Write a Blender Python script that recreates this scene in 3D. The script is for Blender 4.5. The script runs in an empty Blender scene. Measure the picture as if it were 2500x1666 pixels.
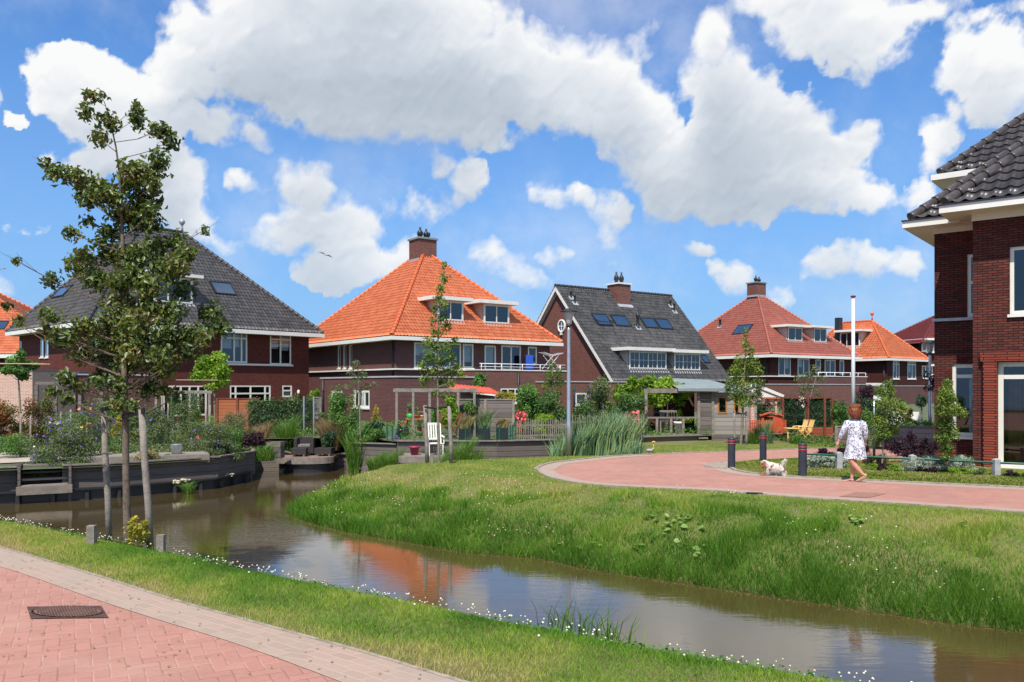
import bpy, bmesh, math, random
import numpy as np
from mathutils import Vector, Matrix, noise as mnoise

# ------------------------------------------------------------------ camera, world, sun
SC = bpy.context.scene
COL = SC.collection
F = 2000.0; HZ = 945.0; CX = 1250.0; CH = 1.95          # focal length in photo pixels, horizon row, centre column, camera height
cam = bpy.data.cameras.new('camera'); camo = bpy.data.objects.new('camera', cam); COL.objects.link(camo)
camo.location = (0, 0, CH); camo.rotation_euler = (math.radians(90), 0, 0)
cam.sensor_width = 36.0; cam.lens = 36.0 * F / 2500.0; cam.shift_y = (HZ - 833.0) / 2500.0
cam.clip_start = 0.1; cam.clip_end = 3000
SC.camera = camo

SUN_AZ = Vector((-0.24, -0.97)).normalized()             # horizontal direction towards the sun
SUN_EL = math.radians(58)
sund = bpy.data.lights.new('sun', 'SUN'); sund.energy = 4.8; sund.angle = math.radians(0.5); sund.color = (1.0, 0.95, 0.87)
suno = bpy.data.objects.new('sun', sund); COL.objects.link(suno)
tosun = Vector((SUN_AZ.x * math.cos(SUN_EL), SUN_AZ.y * math.cos(SUN_EL), math.sin(SUN_EL)))
suno.rotation_euler = tosun.to_track_quat('Z', 'Y').to_euler(); suno.location = (0, -20, 60)

SC.view_settings.view_transform = 'Standard'; SC.view_settings.look = 'None'
SC.view_settings.exposure = 0.28; SC.view_settings.gamma = 1.0; SC.view_settings.use_curve_mapping = False
SC.cycles.max_bounces = 8; SC.cycles.transparent_max_bounces = 12
SC.cycles.caustics_reflective = False; SC.cycles.caustics_refractive = False
SC.cycles.sample_clamp_indirect = 6.0

class NT:
    """tiny node-tree helper"""
    def __init__(s, nt): s.nt = nt; s.n = nt.nodes; s.l = nt.links
    def new(s, t, **k):
        x = s.n.new(t)
        for a, b in k.items(): setattr(x, a, b)
        return x
    def put(s, sock, v):
        if hasattr(v, 'is_output'): s.l.new(v, sock)
        elif v is not None:
            try: sock.default_value = v
            except Exception:
                sock.default_value = tuple(v) + (1.0,)
    def math(s, op, a, b=None, c=None, clamp=False):
        x = s.new('ShaderNodeMath', operation=op, use_clamp=clamp)
        s.put(x.inputs[0], a)
        if b is not None: s.put(x.inputs[1], b)
        if c is not None: s.put(x.inputs[2], c)
        return x.outputs[0]
    def vmath(s, op, a, b=None, sc=None):
        x = s.new('ShaderNodeVectorMath', operation=op)
        s.put(x.inputs[0], a)
        if b is not None: s.put(x.inputs[1], b)
        if sc is not None: s.put(x.inputs[3], sc)
        return x.outputs['Value' if op in ('DOT_PRODUCT', 'LENGTH', 'DISTANCE') else 'Vector']
    def mix(s, f, a, b, mode='MIX'):
        x = s.new('ShaderNodeMix', data_type='RGBA', blend_type=mode)
        s.put(x.inputs[0], f); s.put(x.inputs[6], col4(a)); s.put(x.inputs[7], col4(b))
        return x.outputs[2]
    def noise(s, vec, scale, detail=4, rough=0.55, dist=0.0, out='Fac'):
        x = s.new('ShaderNodeTexNoise'); s.put(x.inputs['Vector'], vec)
        x.inputs['Scale'].default_value = scale; x.inputs['Detail'].default_value = detail
        x.inputs['Roughness'].default_value = rough; x.inputs['Distortion'].default_value = dist
        return x.outputs[out]
    def mapr(s, v, a, b, c=0.0, d=1.0, smooth=False):
        x = s.new('ShaderNodeMapRange', interpolation_type='SMOOTHSTEP' if smooth else 'LINEAR')
        s.put(x.inputs[0], v); s.put(x.inputs[1], a); s.put(x.inputs[2], b); s.put(x.inputs[3], c); s.put(x.inputs[4], d)
        return x.outputs[0]
    def ramp(s, f, stops):
        x = s.new('ShaderNodeValToRGB'); s.put(x.inputs[0], f); e = x.color_ramp.elements
        while len(e) < len(stops): e.new(0.5)
        for i, (p, c) in enumerate(stops): e[i].position = p; e[i].color = col4(c)
        return x.outputs[0]
    def sep(s, v):
        x = s.new('ShaderNodeSeparateXYZ'); s.put(x.inputs[0], v); return x.outputs
    def comb(s, a, b, c=0.0):
        x = s.new('ShaderNodeCombineXYZ'); s.put(x.inputs[0], a); s.put(x.inputs[1], b); s.put(x.inputs[2], c); return x.outputs[0]

def col4(c):
    if hasattr(c, 'is_output'): return c
    if isinstance(c, (int, float)): return (c, c, c, 1.0)
    return tuple(c)[:3] + (1.0,)

# clouds: (column, row, half width, half height, strength) read off the photograph, turned into azimuth and elevation
CLOUDS = [(440,60,75,50,1),(560,110,180,130,1.2),(800,95,280,175,1.5),(1060,115,250,190,1.5),(900,225,330,120,1.2),(1190,255,180,120,1.0),
 (560,310,110,50,.8),(650,345,50,40,.7),(420,215,90,90,.8),(1000,310,230,60,.7),(1260,60,50,90,.9),
 (130,180,85,45,1),(205,225,120,75,1.2),(300,325,130,105,1.1),(400,440,105,100,1.0),(455,530,90,70,.9),(190,400,50,40,.6),(45,293,38,20,.8),(560,595,60,32,.8),(350,250,50,30,.5),(500,440,40,50,.5),
 (740,440,75,60,1.1),(760,520,140,75,1.2),(830,570,110,65,1.0),(625,450,38,32,.9),(850,655,130,62,1.1),(985,625,60,50,.9),(690,570,110,50,.8),
 (1065,400,42,35,1.0),(1140,440,65,60,1.0),(1010,500,120,65,.45),(870,425,30,18,.4),
 (1200,610,60,40,.7),(1310,690,90,40,.9),(1372,630,45,28,.9),(1240,650,100,50,.6),
 (1330,140,110,80,1.1),(1470,150,130,90,1.2),(1420,240,200,100,1.3),(1560,330,120,120,1.0),(1250,210,140,100,1.0),
 (1728,80,58,75,1.2),(1745,190,95,130,1.3),(1810,300,110,150,1.2),(1930,320,115,110,1.3),(1800,430,230,110,1.3),(1990,400,110,90,1.1),(2095,300,42,30,.9),(2080,350,70,50,.7),
 (2050,480,110,45,.9),(1700,500,160,60,.8),(1640,450,110,80,.8),(2130,490,60,35,.6),(1860,550,50,20,.5),(1590,280,70,90,.6),(1900,500,150,55,.7),
 (2050,30,230,85,1.2),(2130,105,120,75,1.1),(1870,8,120,32,.9),(2290,10,90,30,.7),
 (2400,130,120,65,.9),(2460,210,110,75,1.1),(2330,90,40,60,.5),(2290,310,55,70,.75),(2250,390,45,50,.5),(2230,485,38,38,.8),(2440,20,80,30,.5),
 (1405,480,34,32,1.0),(1350,500,45,35,.6),(1480,520,70,75,.7),(1510,520,25,50,.8),(1490,600,70,40,.6),(1335,480,40,45,.5),
 (1990,655,60,38,1),(2080,632,80,38,1.1),(2170,640,85,45,1.1),(2220,640,40,38,.8),(1710,622,55,28,.9),(1780,690,60,55,1),(1870,715,60,35,.5),
 (60,560,60,20,.3),(1270,640,50,30,.4),(1500,650,40,22,.4),(1560,60,70,40,.4),(1310,60,50,60,.4),
 # outside the frame, so that reflections and other views have clouds too
 (-300,200,200,90,1),(-700,420,260,80,1),(2800,350,220,90,1),(3200,600,260,60,1),(900,-250,300,90,1),(2000,-350,340,100,1.2),(-200,700,160,40,.9),(2700,700,180,40,.9)]

SKY_GAIN = (0.050, 0.097, 0.148)
def build_world():
    w = bpy.data.worlds.new('World'); SC.world = w; w.use_nodes = True
    t = NT(w.node_tree); t.n.clear()
    out = t.new('ShaderNodeOutputWorld')
    tc = t.new('ShaderNodeTexCoord'); d = t.vmath('NORMALIZE', tc.outputs['Generated']); s = t.sep(d)
    sky = t.new('ShaderNodeTexSky', sky_type='NISHITA'); sky.sun_disc = False
    sky.sun_elevation = SUN_EL; sky.sun_rotation = math.atan2(SUN_AZ.x, SUN_AZ.y)
    sky.air_density = 1.0; sky.dust_density = 0.2; sky.ozone_density = 2.5; sky.altitude = 0
    el = t.math('ARCSINE', s[2])
    skyc = t.vmath('MULTIPLY', sky.outputs[0], SKY_GAIN)
    skyc = t.mix(t.mapr(el, 0.0, 0.45, 0.92, 0.0), skyc, (0.235, 0.405, 0.655))      # the paler band low over the land
    # clouds behind and overhead; those ahead stand in the cloud bank built below
    W = t.noise(d, 2.2, 6, 0.55); away = t.math('MAXIMUM', t.mapr(s[1], 0.10, -0.15), t.mapr(el, 0.60, 0.75))
    alpha = t.math('MULTIPLY', t.mapr(W, 0.50, 0.60, 0.0, 0.95, True), away)
    cc = t.ramp(t.mapr(W, 0.55, 0.72), [(0.0, (0.95, 0.95, 0.95)), (1.0, (0.60, 0.65, 0.72))])
    fin = t.mix(t.mapr(el, -0.03, -0.02), (0.16, 0.17, 0.13), t.mix(alpha, skyc, cc))
    bg = t.new('ShaderNodeBackground'); t.put(bg.inputs[0], fin); bg.inputs[1].default_value = 1.0
    t.l.new(bg.outputs[0], out.inputs[0])
    w.cycles.sampling_method = 'MANUAL'; w.cycles.sample_map_resolution = 512

def _vn(x, y, s, seed):
    xi = np.floor(x * s).astype(np.int64); yi = np.floor(y * s).astype(np.int64); fx = x * s - xi; fy = y * s - yi
    def h(a, b):
        v = (a * 374761393 + b * 668265263 + seed * 2246822519) & 0xffffffff; v = ((v ^ (v >> 13)) * 1274126177) & 0xffffffff; return ((v ^ (v >> 16)) & 0xffff) / 65535.0
    fx = fx**3*(fx*(fx*6-15)+10); fy = fy**3*(fy*(fy*6-15)+10)
    return (h(xi, yi)*(1-fx) + h(xi+1, yi)*fx)*(1-fy) + (h(xi, yi+1)*(1-fx) + h(xi+1, yi+1)*fx)*fy
def _fbm(x, y, s, seed, o=5, g=0.55, billow=False):
    v = 0; a = 1; n = 0
    for i in range(o):
        c, q = math.cos(i * 1.1), math.sin(i * 1.1); k = _vn(x*c - y*q + 7.3*i, x*q + y*c + 3.1*i, s, seed + i)
        if billow: k = 1 - abs(2*k - 1)
        v = v + a * k; n += a; a *= g; s *= 2.05
    return v / n
def cloud_field(az, el):
    """density and shading of the cloud bank over azimuth and elevation"""
    wx = _fbm(az, el, 9, 11, 4) - .5; wy = _fbm(az, el, 9, 31, 4) - .5; vx = _fbm(az, el, 42, 51, 4) - .5; vy = _fbm(az, el, 42, 71, 4) - .5
    X = az + wx * .046 + vx * .020; Y = el + wy * .040 + vy * .020; W = np.zeros_like(az); S = np.zeros_like(az)
    for (cx, cy, rx, ry, st) in CLOUDS:
        a = math.atan((cx - CX) / F); e = math.atan((HZ - cy) / F * math.cos(a)); qx = (X - a) * F / rx / 1.02; qy = (Y - e) * F / ry / 1.02
        v = np.maximum(0, st * (1 - qx*qx - qy*qy)); W += v; S += v * qy
    bl = _fbm(az, el, 28, 91, 5, .55, True); fb = _fbm(az, el, 30, 121, 5, .6)
    dens = (W + (bl - .50) * 0.85 + (fb - .5) * 0.9) * np.clip(W / .12, 0, 1)
    rel = S / np.maximum(W, .05)
    H = np.clip(W, 0, 1.6) * .25 + (_fbm(az + vx * .012, el + vy * .012, 15, 151, 3, .42, True)) * .55
    return W, dens, rel, H, fb
def build_clouds():
    azs = np.concatenate([np.arange(-1.05, -.60, .01), np.arange(-.60, .60, .0024), np.arange(.60, 1.06, .01)]); els = np.arange(-.02, .66, .0026)
    A, E = np.meshgrid(azs, els); W, dens, rel, H, fb = cloud_field(A, E)
    gy = np.gradient(H, axis=0) / np.gradient(E, axis=0); gx = np.gradient(H, axis=1) / np.gradient(A, axis=1)
    lit = -gy * .030 - (-gx) * .008
    c = np.cumsum(np.clip(dens, 0, 1) * np.gradient(E, axis=0), axis=0); k = 46; up = np.concatenate([c[k:], np.repeat(c[-1:], k, 0)]) - c; up /= .11
    k = 14; ups = (np.concatenate([c[k:], np.repeat(c[-1:], k, 0)]) - c) / .034
    bl = lambda a, k: (lambda c: (np.concatenate([c[:, k:], np.repeat(c[:, -1:], k, 1)], 1) - np.concatenate([np.repeat(c[:, :1], k, 1), c[:, :-k]], 1)) / (2 * k))(np.cumsum(a, 1))
    up = bl(bl(up, 9), 6); ups = bl(bl(ups, 4), 3)
    sh = 1.09 - .60 * up ** 1.5 - .16 * ups - .10 * np.clip((W - 1.1) / 1.5, 0, 1) + lit * .17 + (fb - .5) * .14
    fade = np.clip((1.0 - abs(A)) / .15, 0, 1) * np.clip((.64 - E) / .06, 0, 1)
    R = 1300.0; P = np.stack([R * np.sin(A) * np.cos(E), R * np.cos(A) * np.cos(E), R * np.sin(E) + CH], -1).reshape(-1, 3)
    nx = len(azs); ny = len(els); i = (np.arange(ny-1)[:, None] * nx + np.arange(nx-1)[None]).ravel()
    me = np_mesh('sky', P, np.stack([i, i+1, i+1+nx, i+nx], 1), smooth=True)
    for nm, v in (('dens', dens), ('shade', sh), ('fade', fade)):
        a = me.attributes.new(nm, 'FLOAT', 'POINT'); a.data.foreach_set('value', v.astype(np.float32).ravel())
    m = bpy.data.materials.new('clouds'); m.use_nodes = True; t = NT(m.node_tree); t.n.clear(); out = t.new('ShaderNodeOutputMaterial')
    at = lambda n: t.new('ShaderNodeAttribute', attribute_name=n).outputs['Fac']
    P_ = t.vmath('MULTIPLY', t.new('ShaderNodeTexCoord').outputs['Object'], (1 / R,) * 3)
    fine = t.math('SUBTRACT', t.noise(P_, 110.0, 5, 0.65), 0.5); el = t.sep(P_)[2]
    soft = t.mapr(t.noise(P_, 5.0, 2, 0.5), 0.38, 0.62, 0.38, 1.5)
    al = t.mapr(t.math('ADD', at('dens'), t.math('MULTIPLY', fine, 0.55)), 0.16, t.math('ADD', 0.16, soft), 0.0, 0.98, True)
    veil = t.mapr(t.noise(P_, 5.0, 6, 0.6), 0.42, 0.78, 0.0, 0.38, True); al = t.math('MULTIPLY', t.math('MAXIMUM', al, veil), at('fade'))
    cc = t.ramp(t.math('ADD', at('shade'), t.math('MULTIPLY', fine, 0.10)), [(0.0, (0.36, 0.41, 0.48)), (0.35, (0.49, 0.54, 0.60)), (0.62, (0.64, 0.67, 0.71)), (0.90, (0.805, 0.805, 0.80))])
    cc = t.mix(t.mapr(el, 0.0, 0.24, 0.45, 0.0), cc, (0.46, 0.58, 0.73))
    em = t.new('ShaderNodeEmission'); t.put(em.inputs[0], cc); tr = t.new('ShaderNodeBsdfTransparent'); mx = t.new('ShaderNodeMixShader')
    t.put(mx.inputs[0], al); t.l.new(tr.outputs[0], mx.inputs[1]); t.l.new(em.outputs[0], mx.inputs[2]); t.l.new(mx.outputs[0], out.inputs[0])
    m.cycles.emission_sampling = 'NONE'
    o = bpy.data.objects.new('sky', me); COL.objects.link(o); me.materials.append(m); o['kind'] = 'structure'; o['label'] = 'white and grey fair weather clouds'
    return o
build_world()

# ------------------------------------------------------------------ helpers
def at(px, Y, z=0.0): return Vector(((px - CX) / F * Y, Y, z))            # a point seen in photo column px at distance Y
def zof(py, Y): return CH - (py - HZ) * Y / F                             # its height when seen in row py
def gp(px, py, z=0.0):                                                    # the ground point seen at (px, py)
    Y = (CH - z) * F / (py - HZ); return at(px, Y, z)

def tag(o, label=None, cat=None, group=None, kind=None):
    if label: o['label'] = label
    if cat: o['category'] = cat
    if group: o['group'] = group
    if kind: o['kind'] = kind
    return o

def empty(name, loc=(0, 0, 0), rz=0.0, label=None, cat=None, group=None, kind=None):
    o = bpy.data.objects.new(name, None); COL.objects.link(o); o.empty_display_size = 0.2
    o.location = loc; o.rotation_euler = (0, 0, rz); tag(o, label, cat, group, kind); return o

def link_mesh(name, me, mats, parent=None, loc=None, rz=0.0):
    for m in (mats if isinstance(mats, (list, tuple)) else [mats]): me.materials.append(m)
    o = bpy.data.objects.new(name, me); COL.objects.link(o)
    if parent is not None: o.parent = parent
    if loc is not None: o.location = loc
    o.rotation_euler = (0, 0, rz)
    return o

def copy_tree(o, parent=None, loc=None, rz=None, label=None):
    c = o.copy(); COL.objects.link(c); c.parent = parent
    if loc is not None: c.location = loc
    if rz is not None: c.rotation_euler = (0, 0, rz)
    if label: c['label'] = label
    for ch in list(o.children): copy_tree(ch, c)
    return c

class MB:
    def __init__(s): s.v = []; s.f = []; s.mi = []; s.sm = []
    def add(s, vs, fs, mi=0, sm=False):
        k = len(s.v); s.v += [tuple(p) for p in vs]
        for f in fs: s.f.append(tuple(i + k for i in f)); s.mi.append(mi); s.sm.append(sm)
        return s
    def box(s, x0, x1, y0, y1, z0, z1, mi=0):
        if x0 > x1: x0, x1 = x1, x0
        if y0 > y1: y0, y1 = y1, y0
        if z0 > z1: z0, z1 = z1, z0
        return s.add([(x0,y0,z0),(x1,y0,z0),(x1,y1,z0),(x0,y1,z0),(x0,y0,z1),(x1,y0,z1),(x1,y1,z1),(x0,y1,z1)],
              [(0,3,2,1),(4,5,6,7),(0,1,5,4),(1,2,6,5),(2,3,7,6),(3,0,4,7)], mi)
    def fbox(s, FR, a0, a1, b0, b1, c0, c1, mi=0):
        pts = [FR(a, b, c) for c in (c0, c1) for (a, b) in ((a0,b0),(a1,b0),(a1,b1),(a0,b1))]
        return s.add(pts, [(0,3,2,1),(4,5,6,7),(0,1,5,4),(1,2,6,5),(2,3,7,6),(3,0,4,7)], mi)
    def bar(s, p, q, w, h=None, mi=0, up=(0, 0, 1)):
        p = Vector(p); q = Vector(q); h = h or w; d = (q - p).normalized(); U = Vector(up)
        if abs(d.dot(U)) > 0.95: U = Vector((0, 1, 0))
        a = d.cross(U).normalized() * w / 2; b = a.cross(d).normalized() * h / 2
        pts = [p - a - b, p + a - b, p + a + b, p - a + b, q - a - b, q + a - b, q + a + b, q - a + b]
        return s.add(pts, [(0,3,2,1),(4,5,6,7),(0,1,5,4),(1,2,6,5),(2,3,7,6),(3,0,4,7)], mi)
    def tube(s, pts, rad, n=8, mi=0, cap=True, sm=True, flat=1.0):
        pts = [Vector(p) for p in pts]; N = len(pts)
        if not hasattr(rad, '__len__'): rad = [rad] * N
        vs = []; prev = None
        for i, p in enumerate(pts):
            d = (pts[min(i + 1, N - 1)] - pts[max(i - 1, 0)]).normalized()
            if prev is None:
                a = d.cross(Vector((0, 0, 1)) if abs(d.z) < 0.9 else Vector((0, 1, 0))).normalized()
            else:
                a = (prev - d * prev.dot(d)).normalized()
            prev = a; b = d.cross(a)
            for k in range(n):
                t = 2 * math.pi * k / n; vs.append(p + a * math.cos(t) * rad[i] + b * math.sin(t) * rad[i] * flat)
        fs = [(i*n + k, i*n + (k+1) % n, (i+1)*n + (k+1) % n, (i+1)*n + k) for i in range(N-1) for k in range(n)]
        s.add(vs, fs, mi, sm)
        if cap: s.add(vs[:n], [tuple(range(n))[::-1]], mi); s.add(vs[-n:], [tuple(range(n))], mi)
        return s
    def lathe(s, prof, c=(0, 0, 0), n=16, mi=0, sm=True, sx=1.0, sy=1.0):
        vs = [(c[0] + r*math.cos(2*math.pi*k/n)*sx, c[1] + r*math.sin(2*math.pi*k/n)*sy, c[2] + z) for (r, z) in prof for k in range(n)]
        fs = [(i*n + k, i*n + (k+1) % n, (i+1)*n + (k+1) % n, (i+1)*n + k) for i in range(len(prof)-1) for k in range(n)]
        s.add(vs, fs, mi, sm)
        s.add(vs[:n], [tuple(range(n))[::-1]], mi); s.add(vs[-n:], [tuple(range(n))], mi)
        return s
    def ell(s, c, r, n=12, m=8, mi=0):
        c = Vector(c); vs = []
        for i in range(m + 1):
            ph = math.pi * i / m
            for k in range(n):
                th = 2*math.pi*k/n; vs.append((c.x + r[0]*math.sin(ph)*math.cos(th), c.y + r[1]*math.sin(ph)*math.sin(th), c.z + r[2]*math.cos(ph)))
        fs = [(i*n + k, (i+1)*n + k, (i+1)*n + (k+1) % n, i*n + (k+1) % n) for i in range(m) for k in range(n)]
        return s.add(vs, fs, mi, True)
    def prism(s, poly, z0, z1, mi=0, side=None):
        n = len(poly); vs = [(p[0], p[1], z0) for p in poly] + [(p[0], p[1], z1) for p in poly]
        s.add(vs, [tuple(range(n))[::-1], tuple(range(n, 2*n))], mi)
        return s.add(vs, [(i, (i+1) % n, n + (i+1) % n, n + i) for i in range(n)], mi if side is None else side)
    def mesh(s, name, recalc=True):
        me = bpy.data.meshes.new(name); me.from_pydata(s.v, [], s.f)
        me.polygons.foreach_set('material_index', s.mi); me.polygons.foreach_set('use_smooth', s.sm)
        if recalc:
            bm = bmesh.new(); bm.from_mesh(me); bmesh.ops.remove_doubles(bm, verts=bm.verts, dist=1e-5)
            bmesh.ops.recalc_face_normals(bm, faces=bm.faces); bm.to_mesh(me); bm.free()
        me.update(); return me
    def build(s, name, mats, parent=None, loc=None, rz=0.0, recalc=True):
        return link_mesh(name, s.mesh(name, recalc), mats, parent, loc, rz)

def np_mesh(name, V, Fc, tint=None, smooth=False, nper=4):
    """V (N,3), Fc (M,nper) -> mesh, with a per-vertex float 'tint'"""
    me = bpy.data.meshes.new(name); V = np.asarray(V, np.float32); Fc = np.asarray(Fc, np.int32)
    me.vertices.add(len(V)); me.vertices.foreach_set('co', V.ravel())
    me.loops.add(Fc.size); me.loops.foreach_set('vertex_index', Fc.ravel())
    me.polygons.add(len(Fc)); me.polygons.foreach_set('loop_start', np.arange(0, Fc.size, Fc.shape[1], dtype=np.int32))
    if smooth: me.polygons.foreach_set('use_smooth', np.ones(len(Fc), bool))
    if tint is not None:
        a = me.attributes.new('tint', 'FLOAT', 'POINT'); a.data.foreach_set('value', np.asarray(tint, np.float32).ravel())
    me.update(calc_edges=True); return me

build_clouds()

# ------------------------------------------------------------------ materials
def newmat(name):
    m = bpy.data.materials.new(name); m.use_nodes = True; t = NT(m.node_tree)
    b = t.n['Principled BSDF']; return m, t, b

def plain(name, c, rough=0.7, var=0.12, scale=6.0, metal=0.0, bump=0.0, spec=0.4, coat=0.0):
    m, t, b = newmat(name); tc = t.new('ShaderNodeTexCoord').outputs['Object']
    n = t.noise(tc, scale, 5, 0.6)
    c = Vector(c); lo = c * (1 - var * 1.6); hi = c * (1 + var)
    t.put(b.inputs['Base Color'], t.mix(t.mapr(n, 0.25, 0.75), tuple(lo), tuple(min(v, 1.0) for v in hi)))
    t.put(b.inputs['Roughness'], t.mapr(n, 0.2, 0.8, rough * 0.9, min(1.0, rough * 1.1)))
    b.inputs['Metallic'].default_value = metal; b.inputs['Specular IOR Level'].default_value = spec
    b.inputs['Coat Weight'].default_value = coat
    if bump:
        bp = t.new('ShaderNodeBump'); bp.inputs['Strength'].default_value = bump; bp.inputs['Distance'].default_value = 0.02
        t.put(bp.inputs['Height'], t.noise(tc, scale * 6, 5, 0.6)); t.l.new(bp.outputs[0], b.inputs['Normal'])
    return m

def wallcoords(t):
    tc = t.new('ShaderNodeTexCoord'); o = t.sep(tc.outputs['Object']); n = t.sep(tc.outputs['Normal'])
    u = t.math('ADD', t.math('MULTIPLY', o[0], t.math('ROUND', t.math('ABSOLUTE', n[1]))), t.math('MULTIPLY', o[1], t.math('ROUND', t.math('ABSOLUTE', n[0]))))
    return t.comb(u, o[2]), tc.outputs['Object']

def brick(name, c1, c2, mort, var=0.35, w=0.22, h=0.066, bump=0.5, mscale=1.0):
    m, t, b = newmat(name); uv, ob = wallcoords(t)
    br = t.new('ShaderNodeTexBrick'); t.put(br.inputs['Vector'], uv)
    br.inputs['Color1'].default_value = col4(c1); br.inputs['Color2'].default_value = col4(c2); br.inputs['Mortar'].default_value = col4(mort)
    br.inputs['Scale'].default_value = 1.0; br.inputs['Brick Width'].default_value = w; br.inputs['Row Height'].default_value = h
    br.inputs['Mortar Size'].default_value = 0.010 * mscale; br.inputs['Mortar Smooth'].default_value = 0.3; br.inputs['Bias'].default_value = -0.1
    n1 = t.noise(ob, 0.6, 5, 0.6); n2 = t.noise(t.vmath('MULTIPLY', t.comb(*[t.sep(uv)[0], t.sep(uv)[1], 0.0]), (3.0, 12.0, 1.0)), 1.0, 3, 0.6)
    k = t.math('ADD', t.math('MULTIPLY', n1, var), t.math('MULTIPLY', n2, var))
    c = t.mix(1.0, br.outputs[0], t.comb(*[t.math('ADD', 1.0 - var, k)] * 3), 'MULTIPLY')
    t.put(b.inputs['Base Color'], c); b.inputs['Roughness'].default_value = 0.85; b.inputs['Specular IOR Level'].default_value = 0.25
    bp = t.new('ShaderNodeBump'); bp.inputs['Strength'].default_value = bump; bp.inputs['Distance'].default_value = 0.01
    t.put(bp.inputs['Height'], t.math('SUBTRACT', 1.0, br.outputs[1])); t.l.new(bp.outputs[0], b.inputs['Normal'])
    return m

def tiles(name, c, c2, rough=0.5, spec=0.45):
    m, t, b = newmat(name); uv = t.new('ShaderNodeUVMap').outputs[0]
    tc = t.new('ShaderNodeTexCoord').outputs['Object']
    wn = t.new('ShaderNodeTexWhiteNoise', noise_dimensions='3D'); t.put(wn.inputs['Vector'], t.vmath('FLOOR', uv))
    n = t.noise(tc, 1.1, 5, 0.65); n2 = t.noise(tc, 14.0, 4, 0.6)
    f = t.math('ADD', t.math('MULTIPLY', wn.outputs[0], 0.40), t.math('ADD', t.math('MULTIPLY', n, 0.5), t.math('MULTIPLY', n2, 0.3)))
    t.put(b.inputs['Base Color'], t.mix(t.mapr(f, 0.25, 0.95), c, c2))
    t.put(b.inputs['Roughness'], t.mapr(n, 0.3, 0.7, rough * 0.85, rough * 1.15)); b.inputs['Specular IOR Level'].default_value = spec
    bp = t.new('ShaderNodeBump'); bp.inputs['Strength'].default_value = 0.2; bp.inputs['Distance'].default_value = 0.01
    t.put(bp.inputs['Height'], n2); t.l.new(bp.outputs[0], b.inputs['Normal'])
    return m

def planks(name, c, c2, pitch=0.16, axis=2, rough=0.8, grain=1.0, gap=0.10):
    m, t, b = newmat(name); tc = t.new('ShaderNodeTexCoord').outputs['Object']; s = t.sep(tc)
    q = t.math('DIVIDE', s[axis], pitch); fr = t.math('FRACT', q); idx = t.math('FLOOR', q)
    stretch = {2: (1.2, 1.2, 26), 0: (26, 1.2, 1.2), 1: (1.2, 26, 1.2)}[axis]
    off = t.comb(t.math('MULTIPLY', idx, 3.7), t.math('MULTIPLY', idx, 1.9), idx)
    n = t.noise(t.vmath('ADD', t.vmath('MULTIPLY', tc, stretch), off), 1.6, 6, 0.65)
    n0 = t.noise(tc, 0.9, 4, 0.6)
    wn = t.new('ShaderNodeTexWhiteNoise', noise_dimensions='1D'); t.put(wn.inputs['W'], idx)
    f = t.math('ADD', t.math('ADD', t.math('MULTIPLY', n, 0.6), t.math('MULTIPLY', wn.outputs[0], 0.35)), t.math('MULTIPLY', n0, 0.4))
    cc = t.mix(t.mapr(f, 0.3, 1.05), c, c2)
    ed = t.math('MINIMUM', fr, t.math('SUBTRACT', 1.0, fr)); g = t.mapr(ed, 0.0, gap, 0.0, 1.0)
    cc = t.mix(t.mapr(ed, 0.0, gap * 0.6, 0.75, 0.0), cc, (0.012, 0.010, 0.009))
    t.put(b.inputs['Base Color'], cc); b.inputs['Roughness'].default_value = rough; b.inputs['Specular IOR Level'].default_value = 0.3
    bp = t.new('ShaderNodeBump'); bp.inputs['Strength'].default_value = 0.6; bp.inputs['Distance'].default_value = 0.012
    t.put(bp.inputs['Height'], t.math('ADD', g, t.math('MULTIPLY', n, 0.3 * grain))); t.l.new(bp.outputs[0], b.inputs['Normal'])
    return m

def foliage(name, stops, rough=0.55, trans=0.32, spec=0.35, scale=3.0, patch=0.25):
    """stops: colours from dark to light, chosen by each leaf's own tint and a soft patchiness"""
    m, t, b = newmat(name)
    at_ = t.new('ShaderNodeAttribute', attribute_name='tint').outputs['Fac']
    tc = t.new('ShaderNodeTexCoord').outputs['Object']
    f = t.math('ADD', at_, t.math('MULTIPLY', t.math('SUBTRACT', t.noise(tc, scale, 4, 0.6), 0.5), patch * 2))
    stops = [tuple(min(1.0, v * (1.22 if 'bank' not in name else 1.03)) for v in s) for s in stops]
    N = len(stops); c = t.ramp(f, [(i / (N - 1), s) for i, s in enumerate(stops)])
    t.put(b.inputs['Base Color'], c); b.inputs['Roughness'].default_value = rough; b.inputs['Specular IOR Level'].default_value = spec
    tr = t.new('ShaderNodeBsdfTranslucent'); t.put(tr.inputs[0], t.mix(1.0, c, (1.25, 1.3, 0.7), 'MULTIPLY'))
    mx = t.new('ShaderNodeMixShader'); mx.inputs[0].default_value = trans
    t.l.new(b.outputs[0], mx.inputs[1]); t.l.new(tr.outputs[0], mx.inputs[2]); t.l.new(mx.outputs[0], t.n['Material Output'].inputs[0])
    return m

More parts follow.
